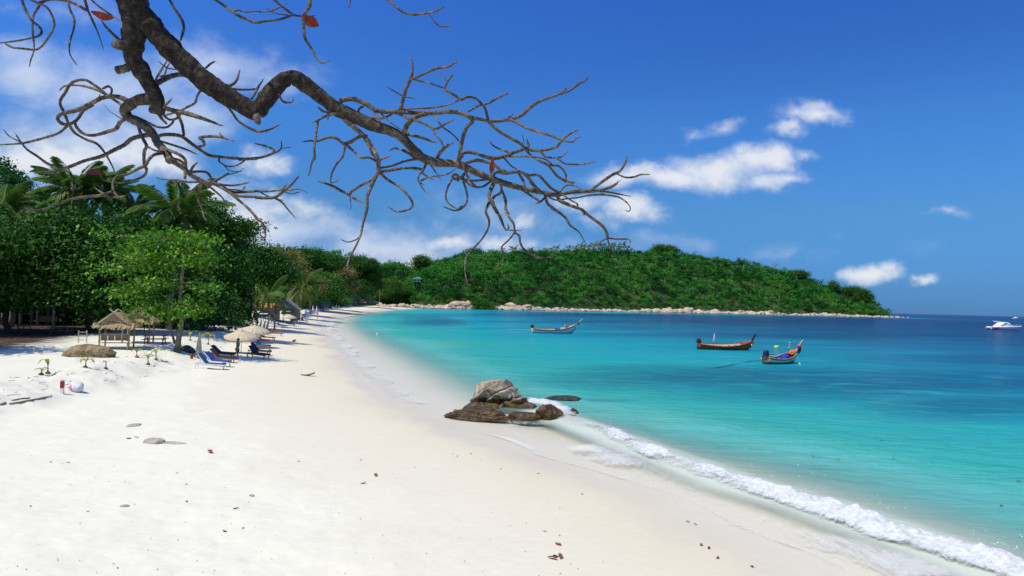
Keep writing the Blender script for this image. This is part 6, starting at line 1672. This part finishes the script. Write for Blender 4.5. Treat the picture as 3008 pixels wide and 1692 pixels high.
# ---- loungers
FRW = pm('white_lounger_frame', (.74, .74, .72), .5, (.66, .66, .64)); FRB = pm('brown_lounger_wood', (.30, .11, .045), .6, (.19, .065, .03), 7, stretch=(1, 6, 6)); FRR = pm('red_lounger_wood', (.55, .12, .045), .55, (.40, .08, .03), 7); FRD = pm('dark_lounger_wood', (.14, .05, .028), .6, (.08, .03, .02), 7)
CB = pm('blue_cushion', (.02, .085, .32), .9, (.015, .06, .24), 6, .2); CT = pm('teal_blue_cushion', (.015, .10, .22), .9, (.012, .07, .16), 6, .2); CN = pm('navy_cushion', (.018, .028, .085), .9, (.012, .018, .055), 6, .2); CD = pm('charcoal_cushion', (.035, .04, .045), .9, (.02, .024, .03), 6, .2); CBB = pm('bright_blue_cover', (.02, .13, .55), .8, (.015, .09, .42), 5); CWH = pm('white_towel', (.76, .76, .74), .9)
def lounger(label, back, foot, frame, cushion, group=None, recline=.75, towel=None):
    a, e = gp(*back), gp(*foot); d = e - a; yaw = math.atan2(d.y, d.x); L = 1.92
    t = empty('sun_lounger', a.lerp(e, .5), 0, label, 'sun lounger', group)
    z0, z1 = gz(t.location.x - math.cos(yaw) * .8, t.location.y - math.sin(yaw) * .8), gz(t.location.x + math.cos(yaw) * .8, t.location.y + math.sin(yaw) * .8)
    t.location.z = (z0 + z1) / 2; t.rotation_euler = (0, -math.atan2(z1 - z0, 1.6), yaw)
    for sy in (-1, 1):
        mb = MB(); mb.bar((-L / 2 + .1, sy * .30, .30), (L / 2, sy * .30, .30), .045, .09); mb.build('side_rail', frame, t)
    for x in (-L / 2 + .22, L / 2 - .16):
        for sy in (-1, 1): mb = MB(); mb.bar((x, sy * .30, .30), (x + (.03 if x > 0 else -.03), sy * .31, -.03), .055, .055); mb.build('leg', frame, t)
    for i in range(6): mb = MB(); mb.box((-.10 + i * .19, 0, .335), (.10, .58, .02)); mb.build('slat', frame, t)
    hx, hz = -.22, .36; ca, sa = math.cos(recline), math.sin(recline); bl = .74
    for sy in (-1, 1): mb = MB(); mb.bar((hx, sy * .27, hz), (hx - ca * bl, sy * .27, hz + sa * bl), .04, .06); mb.build('back_rail', frame, t)
    mb = MB(); mb.bar((hx - ca * .5, 0, hz + sa * .5 - .03), (hx - ca * .5 - .06, 0, .28), .04, .05); mb.build('back_prop', frame, t)
    def pad(name, c, size, rot, m):
        mb = MB(); mb.box((0, 0, 0), size); o = mb.build(name, m, t); o.location = c; o.rotation_euler = rot
        bv = o.modifiers.new('bevel', 'BEVEL'); bv.width = .03; bv.segments = 2; return o
    if cushion:
        pad('seat_cushion', ((hx + L / 2) / 2 + .01, 0, .39), (L / 2 - hx - .02, .60, .09), (0, 0, 0), cushion)
        pad('back_cushion', (hx - ca * bl * .5 + sa * .05, 0, hz + sa * bl * .5 + ca * .05), (bl, .60, .09), (0, recline, 0), cushion)
    else:
        for i in range(6): mb = MB(); mb.box((hx - ca * (.08 + i * .12), 0, hz + sa * (.08 + i * .12) + .02), (.08, .56, .02), Matrix.Rotation(recline, 3, 'Y')); mb.build('slat', frame, t)
    if towel: pad('towel', (.42, 0, .45), (.8, .62, .025), (0, 0, 0), towel)
    return t
lounger('white framed lounger with teal cushion, nearest to the camera', (566, 1080), (662, 1086), FRW, CT, recline=.85, towel=CWH)
lounger('white framed lounger with blue cushion, second from the camera', (594, 1072), (674, 1078), FRW, CB, recline=.8)
lounger('reddish brown wooden lounger left of the standing person', (606, 1058), (690, 1066), FRB, CD, recline=.75)
lounger('dark lounger with charcoal cushion behind the reddish brown one', (614, 1046), (688, 1052), FRD, CD, recline=.7)
lounger('brown lounger with navy cushion right of the parasol pole, nearest of its row', (722, 1048), (792, 1056), FRB, CN, recline=.85)
lounger('brown lounger with white towel, second of its row', (728, 1038), (793, 1044), FRB, CN, recline=.85, towel=CWH)
lounger('brown lounger with blue cushion, third of its row', (735, 1022), (795, 1027), FRB, CT, recline=.85)
lounger('bare red wooden lounger below the parasol edge, nearer of two', (757, 1007), (799, 1010), FRR, None, recline=.4)
lounger('bare red wooden lounger below the parasol edge, farther of two', (765, 997), (800, 999), FRR, None, recline=.3)
lounger('orange red lounger folded on its side by the hut, nearer one', (790, 985), (822, 987), FRR, None, recline=.25)
lounger('orange red lounger by the hut shadow, farther one', (797, 978), (828, 980), FRR, None, recline=.25)
lounger('lounger with bright blue cover beyond the parasol hut', (811, 960), (842, 963), FRW, CBB, recline=.3)
lounger('lounger with charcoal cushion beyond the bright blue one', (835, 957), (864, 960), FRW, CD, recline=.3)
lounger('white lounger with navy cushion beside the folded cream parasol, nearer', (862, 951), (890, 953), FRW, CN, recline=.9)
lounger('white lounger with navy cushion beside the folded cream parasol, farther', (877, 946), (906, 948), FRW, CN, recline=.9)
far = [(890, 939.5, CB, 'blue'), (897, 936, CB, 'blue'), (903, 933, CBB, 'bright blue'), (908, 929.5, CBB, 'bright blue'), (914, 926, TEALC, 'pale teal'), (920, 923.5, CB, 'blue'), (925, 921, CBB, 'bright blue'), (931, 918.6, CB, 'blue'), (937, 916.3, CBB, 'bright blue'), (943, 914.4, TEALC, 'pale teal'), (950, 912.6, CB, 'blue'), (958, 912.4, CN, 'navy'), (966, 911.5, CN, 'navy'), (973, 909.5, CB, 'blue'),
       (980, 907.6, WHITEC, 'white'), (988, 906, TEALC, 'pale teal'), (996, 905, WHITEC, 'white'), (1004, 904, TEALC, 'pale teal'), (1012, 903.2, CBB, 'bright blue'), (1021, 902.4, TEALC, 'pale teal'), (1030, 901.6, WHITEC, 'white')]
ordn = {}
words = ['nearest', 'second nearest', 'third', 'fourth', 'fifth', 'sixth', 'seventh', 'eighth']
for u, v, m, nm in far:
    i = ordn.get(nm, 0); ordn[nm] = i + 1
    w = 21.0 * (60 / max(20, v - horizon(u))) ** -1 * .55
    o = lounger(f'far lounger with {nm} cushion, {words[i]} of its colour in the long row', (u - w * .5, v), (u + w * .5, v + .4), FRW, m, 'far loungers in the long row', recline=.9)
    o.scale = (1.2, 1.2, 1.2)

# ---- people
SKIN = pm('tanned_skin', (.28, .16, .095), .6, (.24, .13, .075), 4); HAIR = pm('black_hair', (.012, .010, .010), .6); TEALS = pm('teal_shirt_cloth', (.02, .13, .13), .9, (.015, .10, .10), 8); DKSH = pm('dark_shorts_cloth', (.03, .04, .05), .9); MARS = pm('maroon_shirt_cloth', (.16, .03, .04), .9); KHAKI = pm('khaki_shorts_cloth', (.30, .25, .16), .9)
def skinned(name, V, E, R, mat, parent, root=0, sub=2):
    me = bpy.data.meshes.new(name); me.from_pydata(V, E, []); me.materials.append(mat)
    o = link(name, me, parent)
    o.modifiers.new('skin', 'SKIN'); me.skin_vertices.new() if not me.skin_vertices else None
    for i, r in enumerate(R): me.skin_vertices[0].data[i].radius = r if isinstance(r, tuple) else (r, r)
    me.skin_vertices[0].data[root].use_root = True
    s = o.modifiers.new('smooth', 'SUBSURF'); s.levels = sub; s.render_levels = sub
    return o
def person(label, loc, yaw, h, shirt, shorts, stride=.0, arm=.0):
    """standing figure facing local -y"""
    t = empty('person', loc, yaw, label, 'person'); k = h / 1.70; t.scale = (k, k, k)
    V = [(0, 0, .93), (0, .01, 1.12), (0, .02, 1.32), (0, .01, 1.45), (0, -.01, 1.53), (0, -.02, 1.62), (0, -.02, 1.68)]; E = [(i, i + 1) for i in range(6)]; R = [(.15, .11), (.14, .10), (.16, .105), (.055, .055), (.07, .085), (.082, .10), (.05, .06)]
    for s in (-1, 1):
        b = len(V); st = stride * s
        V += [(s * .10, 0, .86), (s * .11, -st * .5, .50), (s * .11, -st + (.12 if st < 0 else 0), .09), (s * .12, -st - .13, .03)]; E += [(0, b), (b, b + 1), (b + 1, b + 2), (b + 2, b + 3)]; R += [.095, .062, .042, .035]
        c = len(V); V += [(s * .19, .02, 1.40), (s * .25, .05 - arm * s, 1.14), (s * .26, -.06 - arm * s * 1.5, .90), (s * .255, -.09 - arm * s * 1.5, .81)]; E += [(2, c), (c, c + 1), (c + 1, c + 2), (c + 2, c + 3)]; R += [.058, .042, .032, .036]
        hnd = len(V)
        for f in range(5):
            V.append((s * (.255 + (-.02 if f == 4 else 0)), -.10 - arm * s * 1.5 - (.025 if f == 4 else 0) + (f - 1.5) * .016 * (f < 4), (.80 if f == 4 else .745 - .012 * (1.5 - abs(f - 1.5))))); E.append((c + 3, len(V) - 1)); R.append(.009)
    skinned('body', V, E, R, SKIN, t)
    V2 = [(0, .0, .90), (0, .01, 1.12), (0, .02, 1.32), (0, .015, 1.43)]; E2 = [(0, 1), (1, 2), (2, 3)]; R2 = [(.175, .135), (.165, .125), (.18, .125), (.09, .08)]
    for s in (-1, 1):
        c = len(V2); V2 += [(s * .19, .02, 1.40), (s * .245, .045 - arm * s * .9, 1.20)]; E2 += [(2, c), (c, c + 1)]; R2 += [.075, .068]
    skinned('shirt', V2, E2, R2, shirt, t)
    V3 = [(0, 0, .93)]; E3 = []; R3 = [(.165, .125)]
    for s in (-1, 1):
        c = len(V3); V3 += [(s * .10, 0, .82), (s * .11, -stride * s * .45, .52)]; E3 += [(0, c), (c, c + 1)]; R3 += [.112, .098]
    skinned('shorts', V3, E3, R3, shorts, t)
    skinned('hair', [(0, .01, 1.60), (0, .0, 1.68), (0, .035, 1.58)], [(0, 1), (0, 2)], [(.088, .10), (.075, .085), (.06, .06)], HAIR, t)
    for s in (-1, 1):
        mb = MB(); mb.lathe([(.002, -.012), (.012, 0), (.002, .012)], 6, (s * .032, -.115, 1.625)); mb.build('eye', HAIR, t)
    mb = MB(); mb.add([(-.014, -.112, 1.59), (.014, -.112, 1.59), (0, -.14, 1.592), (0, -.113, 1.63)], [(0, 1, 2), (1, 3, 2), (3, 0, 2)]); mb.build('nose', SKIN, t)
    return t
person('person in a teal shirt standing beside the wooden loungers', gp(697, 1057), -.9, 1.62, TEALS, DKSH, .03)
person('person in a maroon shirt walking along the far beach', gp(933, 937), 2.4, 1.68, MARS, KHAKI, .16, .08)

# ---- small things on the sand
SPROUT = leafmat('sprout_leaves', [(0.0, (.16, .22, .03)), (.5, (.32, .33, .05)), (1.0, (.48, .36, .07))], .35, .3, .5)
SPROUT_STEM = pm('sprout_stem', (.22, .13, .05), .8)
def sprout(label, u, v, h, n, seed, dirn=None):
    b = gp(u, v); t = empty('coconut_seedling', b, seed, label, 'seedling'); rng = random.Random(seed)
    mb = MB(); mb.tube([(0, 0, -.05), (.01, 0, h * .25), (.0, .01, h * .5)], [.035, .028, .02], 6); mb.build('stem', SPROUT_STEM, t, True)
    mb = MB(); mb.lathe([(.02, -.07), (.10, -.04), (.12, .03), (.07, .09), (.01, .11)], 8, (.03, 0, .02)); mb.build('coconut_husk', pm('coconut_husk', (.17, .11, .06), .95), t, True)
    for i in range(n):
        az = dirn if dirn is not None and n == 1 else i * 2.4 + rng.uniform(-.4, .4); el = rng.uniform(.7, 1.35)
        P = []; L = h * rng.uniform(.55, .75)
        for j in range(7):
            f = j / 6; e = el - 1.0 * f * f; r = L * f; w = .16 * h * math.sin(math.pi * (f * .85 + .1)) ** .8 * (1 - .2 * f)
            x, z = r * math.cos(e), r * math.sin(e); sd = Vector((-math.sin(az), math.cos(az), 0))
            c = Vector((math.cos(az) * x, math.sin(az) * x, h * .42 + z)); P.append([c - sd * w / 2 + Vector((0, 0, .02)), c, c + sd * w / 2 + Vector((0, 0, .02))])
        V = [p for r_ in P for p in r_]; F_ = [(a * 3 + q, a * 3 + q + 1, a * 3 + q + 4, a * 3 + q + 3) for a in range(6) for q in range(2)]
        o = npmesh('leaf', [tuple(p) for p in V], F_, SPROUT, t, {'tint': np.full(len(V), rng.random())}, True)
    return t
sprout('coconut seedling with one upright leaf at the left, lowest down the bank', 140, 1098, .98, 2, 2)
sprout('withered bushy seedling beside the leftmost coconut seedling', 122, 1102, .5, 5, 3)
sprout('coconut seedling with a fan of yellow leaves before the flat boulder', 252, 1080, .75, 7, 4)
sprout('coconut seedling with one leaf leaning right', 311, 1078, .68, 1, 5, -.1)
sprout('yellow coconut seedling right of the thatched shelter', 401, 1050, .72, 7, 6)
sprout('coconut seedling, left of the pair by the almond tree', 434, 1072, .92, 6, 7)
sprout('coconut seedling, right of the pair by the almond tree', 458, 1058, .98, 5, 8)
sprout('tall young coconut palm behind the standing parasol', 612, 1012, 1.5, 8, 9)
sprout('low young palm left of the folded parasol', 560, 1000, 1.2, 4, 10)
b = gp(182, 1157); t = empty('marker_post', b, .2, 'short red and white marker post at the foot of the bank', 'post')
mb = MB(); mb.box((0, 0, .09), (.13, .13, .28)); mb.build('white_base', WHITEC, t); REDPT = pm('red_post_paint', (.40, .015, .02), .5)
for z in (.32, .46): mb = MB(); mb.box((0, 0, z), (.133, .133, .13)); mb.build('red_block', REDPT, t)
mb = MB(); mb.box((0, 0, .545), (.125, .125, .03), None, (.6, .6)); mb.build('cap', DARKWOOD, t)
b = gp(226, 1150); t = empty('beach_bag', b, .3, 'crumpled white bag with a pink side beside the marker post', 'bag')
V, F = rock_geo(ICO4, (.27, .25, .27), 71, rough=.22, cuts=4); o = npmesh('bag', V, F, pm('white_plastic_sack', (.70, .71, .70), .5, (.55, .57, .58), 6, .5), t); o.location = (0, 0, .2)
V, F = rock_geo(ICO4, (.14, .16, .20), 72, rough=.2, cuts=3); o = npmesh('pink_flap', V, F, pm('pink_plastic', (.62, .30, .32), .5), t); o.location = (-.17, -.06, .16)
DRIFT = pm('driftwood', (.36, .31, .25), .95, (.17, .14, .11), 5, .6, 30, stretch=(1, 5, 5))
for lab, pts, r in [('long dark driftwood log at the foot of the bank', [(40, 1186), (75, 1180), (110, 1174), (152, 1163)], .045), ('pale driftwood plank under the long log', [(28, 1189), (60, 1185), (98, 1178)], .06), ('short dark driftwood stick above the others', [(34, 1177), (62, 1172), (88, 1170)], .03), ('driftwood end at the left edge of the sand', [(-6, 1190), (6, 1188), (16, 1185)], .05)]:
    P = [gp(u, v) for u, v in pts]; b0 = P[0].copy(); mb = MB(); mb.tube([p - b0 + Vector((0, 0, r * .5)) for p in P], [r * .7, r, r * .9, r * .35][:len(P)], 8); o = mb.build('driftwood', DRIFT, None, True); o.location = b0; tag(o, lab, 'driftwood')
b = gp(563, 1054); t = empty('canister', b, 0, 'red canister by the almond tree foot', 'canister'); mb = MB(); mb.lathe([(.06, 0), (.09, .02), (.09, .30), (.05, .36)], 12); mb.build('body', REDPT, t, True); mb = MB(); mb.lathe([(.03, .36), (.03, .41)], 8); mb.build('cap', DARKWOOD, t)
# ---- tables and seats in the shade
def table(label, u, v, yaw):
    b = gp(u, v); t = empty('picnic_table', b, yaw, label, 'table')
    for i in range(5): mb = MB(); mb.box((0, -.36 + .18 * i, .74), (1.7, .16, .04)); mb.build('top_plank', DARKWOOD, t)
    for sy in (-1, 1): mb = MB(); mb.box((0, sy * .72, .44), (1.7, .26, .04)); mb.build('bench_plank', DARKWOOD, t)
    for x in (-.65, .65):
        for sy in (-1, 1): mb = MB(); mb.bar((x, sy * .30, .72), (x, sy * .62, -.02), .08, .05); mb.build('leg', DARKWOOD, t)
        mb = MB(); mb.bar((x, -.8, .40), (x, .8, .40), .05, .08); mb.build('crossbar', DARKWOOD, t)
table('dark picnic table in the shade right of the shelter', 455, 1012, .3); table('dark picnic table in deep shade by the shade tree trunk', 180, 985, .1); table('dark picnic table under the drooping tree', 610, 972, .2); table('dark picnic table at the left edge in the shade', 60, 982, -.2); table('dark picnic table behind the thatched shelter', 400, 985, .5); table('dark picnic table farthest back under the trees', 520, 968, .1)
# ---- open pavilion at the left edge
b = at(100, 940, 78); b.z = gz(b.x, b.y); CONC = pm('grey_green_concrete', (.30, .31, .26), .9, (.22, .23, .19), 3)
t = empty('pavilion', b, .25, 'open pavilion with a concrete beam under the shade trees', 'pavilion')
mb = MB(); mb.box((0, -1.5, 2.35), (5.6, .25, .36)); mb.build('beam', CONC, t)
for x in (-2.5, -.8, .9, 2.5):
    for y in (-1.5, 1.5): mb = MB(); mb.tube([(x, y, -.1), (x, y, 2.3)], .15, 10); mb.build('pillar', CONC, t, True)
thatch_roof(t, 5.4, 3.2, 2.55, 1.3, THATCH, seed=21)
for i in range(10): mb = MB(); mb.box((1.2 + .18 * i, -1.55, .75), (.15, .03, .7)); mb.build('railing_board', pm('red_brown_board', (.26, .10, .05), .8), t)
# ---- far end of the bay: huts, cabin, tarpaulin, jetty
b = at(1002, 888, 405); b.z = gz(b.x, b.y)
t = empty('beach_bar', b, .3, 'far thatched beach bar with an orange lower roof', 'hut')
t.scale = (1.6, 1.6, 1.5)
thatch_roof(t, 4.2, 5.0, 3.2, 1.5, THATCH, seed=23)
mb = MB(); mb.add([(-2.6, -5.2, 1.7), (2.6, -5.2, 1.7), (2.6, -2.6, 2.3), (-2.6, -2.6, 2.3)], [(0, 1, 2, 3)]); o = mb.build('lower_roof', pm('terracotta_roof', (.50, .26, .13), .8), t); thick(o, .08)
for x in (-2.3, 2.3):
    for y, z in ((-4.9, 1.7), (-2.2, 3.1), (2.2, 3.1)): mb = MB(); mb.tube([(x, y, -.2), (x, y, z)], .09, 6); mb.build('post', POLE, t)
for lab, u, v, Y, m in [('far low hut with a pale flat roof beside the beach bar', 1035, 893, 450, GTHATCH), ('last small thatched hut before the rocks', 1064, 893, 500, THATCH)]:
    b = at(u, v, Y); b.z = gz(b.x, b.y); hut(lab, b, .3, 4.8, 4.4, 2.6, 1.5, m, 31)
b = at(1098, 897, 540); b.z = gz(b.x, b.y); t = empty('tarpaulin_shelter', b, 0, 'green tarpaulin stretched over poles at the end of the beach', 'shelter')
mb = MB(); mb.add([(-2.5, -1, 4.8), (3.5, -1, 3.4), (2.6, 1.5, 1.6), (-.5, 1.5, 3.0)], [(0, 1, 2, 3)]); o = mb.build('tarpaulin', pm('green_tarp', (.03, .22, .16), .6), t); thick(o, .03)
for p in ((-2.5, -1, 4.8), (3.5, -1, 3.4), (2.6, 1.5, 1.6), (-.5, 1.5, 3.0)): mb = MB(); mb.tube([(p[0], p[1], -.2), p], .06, 6); mb.build('pole', POLE, t)
x, y, z = [float(q[0]) for q in hill_pt([1226], [.30])]
t = empty('cabin', at(1226, 835, y - 3) , 0, 'small white cabin on stilts with a green roof among the hillside trees', 'cabin'); GR = pm('green_roof_sheet', (.05, .20, .11), .7); CW = pm('white_cabin_wall', (.72, .72, .68), .8)
mb = MB(); mb.box((0, 0, 3.2), (6.0, 4.6, 2.4)); mb.build('wall', CW, t)
mb = MB(); mb.add([(-4.6, -3.8, 4.4), (4.6, -3.8, 4.4), (4.6, 3.8, 4.4), (-4.6, 3.8, 4.4), (-1.2, 0, 6.6), (1.2, 0, 6.6)], [(0, 1, 5, 4), (1, 2, 5), (2, 3, 4, 5), (3, 0, 4), (3, 2, 1, 0)]); mb.build('roof', GR, t)
mb = MB(); mb.box((0, -.6, 1.9), (7.4, 6.4, .2)); mb.build('deck', GR, t)
for xx in (-3.3, 0, 3.3):
    for yy in (-3.4, 2): mb = MB(); mb.tube([(xx, yy, -6), (xx, yy, 2)], .12, 6); mb.build('stilt', WOOD, t)
for xx in (-1.6, 1.3): mb = MB(); mb.box((xx, -2.32, 3.3), (1.1, .06, 1.2)); mb.build('window', SMOKE, t)
b = Vector(((1348 - 1504) / FOC * 548, 548, 0)); t = empty('jetty', b, .05, 'old jetty on posts with a red rail between the shore boulders', 'jetty')
mb = MB(); mb.box((0, 0, 3.6), (17, 2.6, .25)); mb.build('deck', GREYW, t)
for i in range(8): mb = MB(); mb.tube([(-8 + i * 2.28, -1.1, -1), (-8 + i * 2.28, -1.1, 3.6)], .13, 6); mb.build('post', GREYW, t)
for i in range(14): mb = MB(); mb.tube([(-8 + i * 1.23, -1.2, 3.7), (-8 + i * 1.23, -1.2, 4.7)], .06, 5); mb.build('baluster', GREYW, t)
mb = MB(); mb.tube([(-8.3, -1.2, 4.7), (8.3, -1.2, 4.7)], .09, 6); mb.build('rail', RUST, t)
# ---- fallen leaves and litter
LEAFM = [pm('fallen_red_leaf', (.30, .06, .025), .6, (.16, .03, .015), 20), pm('fallen_brown_leaf', (.20, .11, .05), .7, (.10, .05, .025), 20), pm('fallen_tan_leaf', (.42, .30, .16), .8, (.26, .17, .08), 20), pm('dark_seed', (.05, .035, .025), .7)]
def leafgeo(seed, L=1.0):
    rng = random.Random(seed); mb = MB(); rows = []
    for i in range(7):
        s = i / 6; w = .26 * math.sin(math.pi * (s * .9 + .05)) ** .8
        rows.append([(s * L - .5 * L, y * w * L, (abs(y) * .16 + .10 * math.sin(s * 3 + seed) + .04) * L) for y in (-1, -.4, .4, 1)])
    mb.grid(rows); return mb.mesh('fallen_leaf')
LG = [leafgeo(i) for i in range(4)]
def fallen(u, v, L, mi, lab, group=None, seed=0):
    me = LG[seed % 4].copy(); me.materials.append(LEAFM[mi]); o = link('fallen_leaf', me); p = gp(u, v); o.location = p + Vector((0, 0, .004)); rng = random.Random(seed); o.scale = (L, L, L); o.rotation_euler = (rng.uniform(-.3, .3), rng.uniform(-.2, .2), rng.uniform(0, 6.28)); thick(o, .02)
    return tag(o, lab, 'leaf', group)
big = [(1622, 1643, .24, 0, 'red fallen leaf, left of the curled pair at the bottom'), (1645, 1638, .22, 1, 'brown curled leaf, right of the pair at the bottom'), (1632, 1636, .16, 3, 'dark curled leaf between the pair at the bottom'), (1640, 1600, .20, 0, 'red leaf with a long stalk above the curled pair'), (617, 1330, .30, 0, 'broad red leaf on the middle of the near sand'), (1104, 1398, .22, 1, 'brown leaf right of the middle on pale sand'), (1067, 1421, .20, 1, 'narrow brown leaf below the one right of the middle'),
       (378, 1289, .20, 3, 'dark leaf left of the half buried stone'), (400, 1287, .18, 3, 'dark curled leaf just left of the half buried stone'), (740, 1458, .16, 0, 'small red leaf lower middle of the near sand'), (692, 1495, .14, 0, 'small red leaf below the lower middle one'), (660, 1562, .14, 0, 'small red leaf near the bottom of the near sand'), (2060, 1602, .15, 1, 'brown leaf on wet sand, left of two close together'), (2082, 1611, .13, 3, 'dark leaf on wet sand, right of two close together'), (2108, 1640, .13, 1, 'brown leaf on wet sand below the close pair'), (2210, 1665, .15, 1, 'brown leaf near the bottom on wet sand'),
       (2020, 1533, .12, 1, 'small brown leaf beside the wash, left'), (2042, 1540, .11, 1, 'small brown leaf beside the wash, right'), (738, 1026 + 0, .7, 1, 'dark stick of driftwood on the sand before the red loungers') if False else (865, 1004, .9, 1, 'dark driftwood piece on the sand right of the loungers'), (905, 1104, .9, 2, 'tan driftwood piece on the damp sand')]
for i, (u, v, L, mi, lab) in enumerate(big): fallen(u, v, L * (.8 if L < .5 else 1), mi, lab, None, i)
for i, (u, v) in enumerate([(520, 1391), (548, 1424), (548, 1474), (258, 1503), (148, 1358), (200, 1360), (575, 1290), (877, 1356), (1060, 1352), (1330, 1333), (1344, 1340), (1384, 1333), (1412, 1352), (1471, 1378), (1581, 1391), (1220, 1373), (1600, 1562), (1710, 1452), (714, 1552), (90, 1488), (310, 1112), (248, 1112)]):
    fallen(u, v, .06 + .015 * (i % 3), 3, 'tiny dark seed pod on the bare sand', 'dark seed pods scattered on the sand', 40 + i)
for i, (u, v) in enumerate([(2212, 1216), (2229, 1229), (2336, 1257), (2590, 1296), (2387, 1341), (2462, 1353), (2624, 1349), (2738, 1358), (2992, 1417), (2942, 1490), (1918, 1176)]):
    me = LG[i % 4].copy(); me.materials.append(LEAFM[1]); o = link('floating_leaf', me); p = on(u, v, 0); o.location = (p.x, p.y, .03); o.scale = [.13] * 3; o.rotation_euler = (0, 0, i * 1.1); thick(o, .02); tag(o, 'brown leaf floating on the turquoise water', 'leaf', 'leaves floating on the water')
rng = np.random.default_rng(6); C = []
for _ in range(420):
    u, v = rng.uniform(-40, 1900), 1080 + 612 * rng.random() ** .8
    p = on(u, v, 1.1); 
    C.append((p.x, p.y))
C = np.array(C); C = C[sdist(C[:, 0], C[:, 1]) > 3.5]; Zc = ground_z(C[:, 0], C[:, 1])
L = .018 + .04 * rng.random(len(C)) ** 3; A = rng.normal(size=(len(C), 3)); A[:, 2] *= .15
V, F = leaves(np.c_[C, Zc + .012], A, np.tile([0, 0, 1.0], (len(C), 1)) + rng.normal(size=(len(C), 3)) * .2, L, L * .5)
o = npmesh('sand_litter', V, F, leafmat('litter', [(0, (.06, .04, .025)), (.5, (.20, .15, .09)), (1, (.42, .34, .22))], .1, .1, .8), None, {'tint': np.repeat(rng.random(len(C)), 4)}); tag(o, 'small bits of leaf and shell scattered over the sand', None, None, 'stuff')
# twigs and litter caught on the bank at the left
rng = random.Random(3); mb = MB()
for _ in range(70):
    u, v = rng.uniform(0, 480), 0; v = 1150 - (u / 480) * 75 + rng.uniform(-45, 25); p = gp(u, v); a = rng.uniform(0, 3.14); L = rng.uniform(.1, .5)
    mb.tube([p + Vector((0, 0, .01)), p + Vector((math.cos(a) * L * .5, math.sin(a) * L * .5, .03)), p + Vector((math.cos(a) * L, math.sin(a) * L, .015))], [.008, .01, .005], 5)
o = mb.build('bank_twigs', DARKWOOD); tag(o, 'dry twigs caught on the sand bank', None, None, 'stuff')
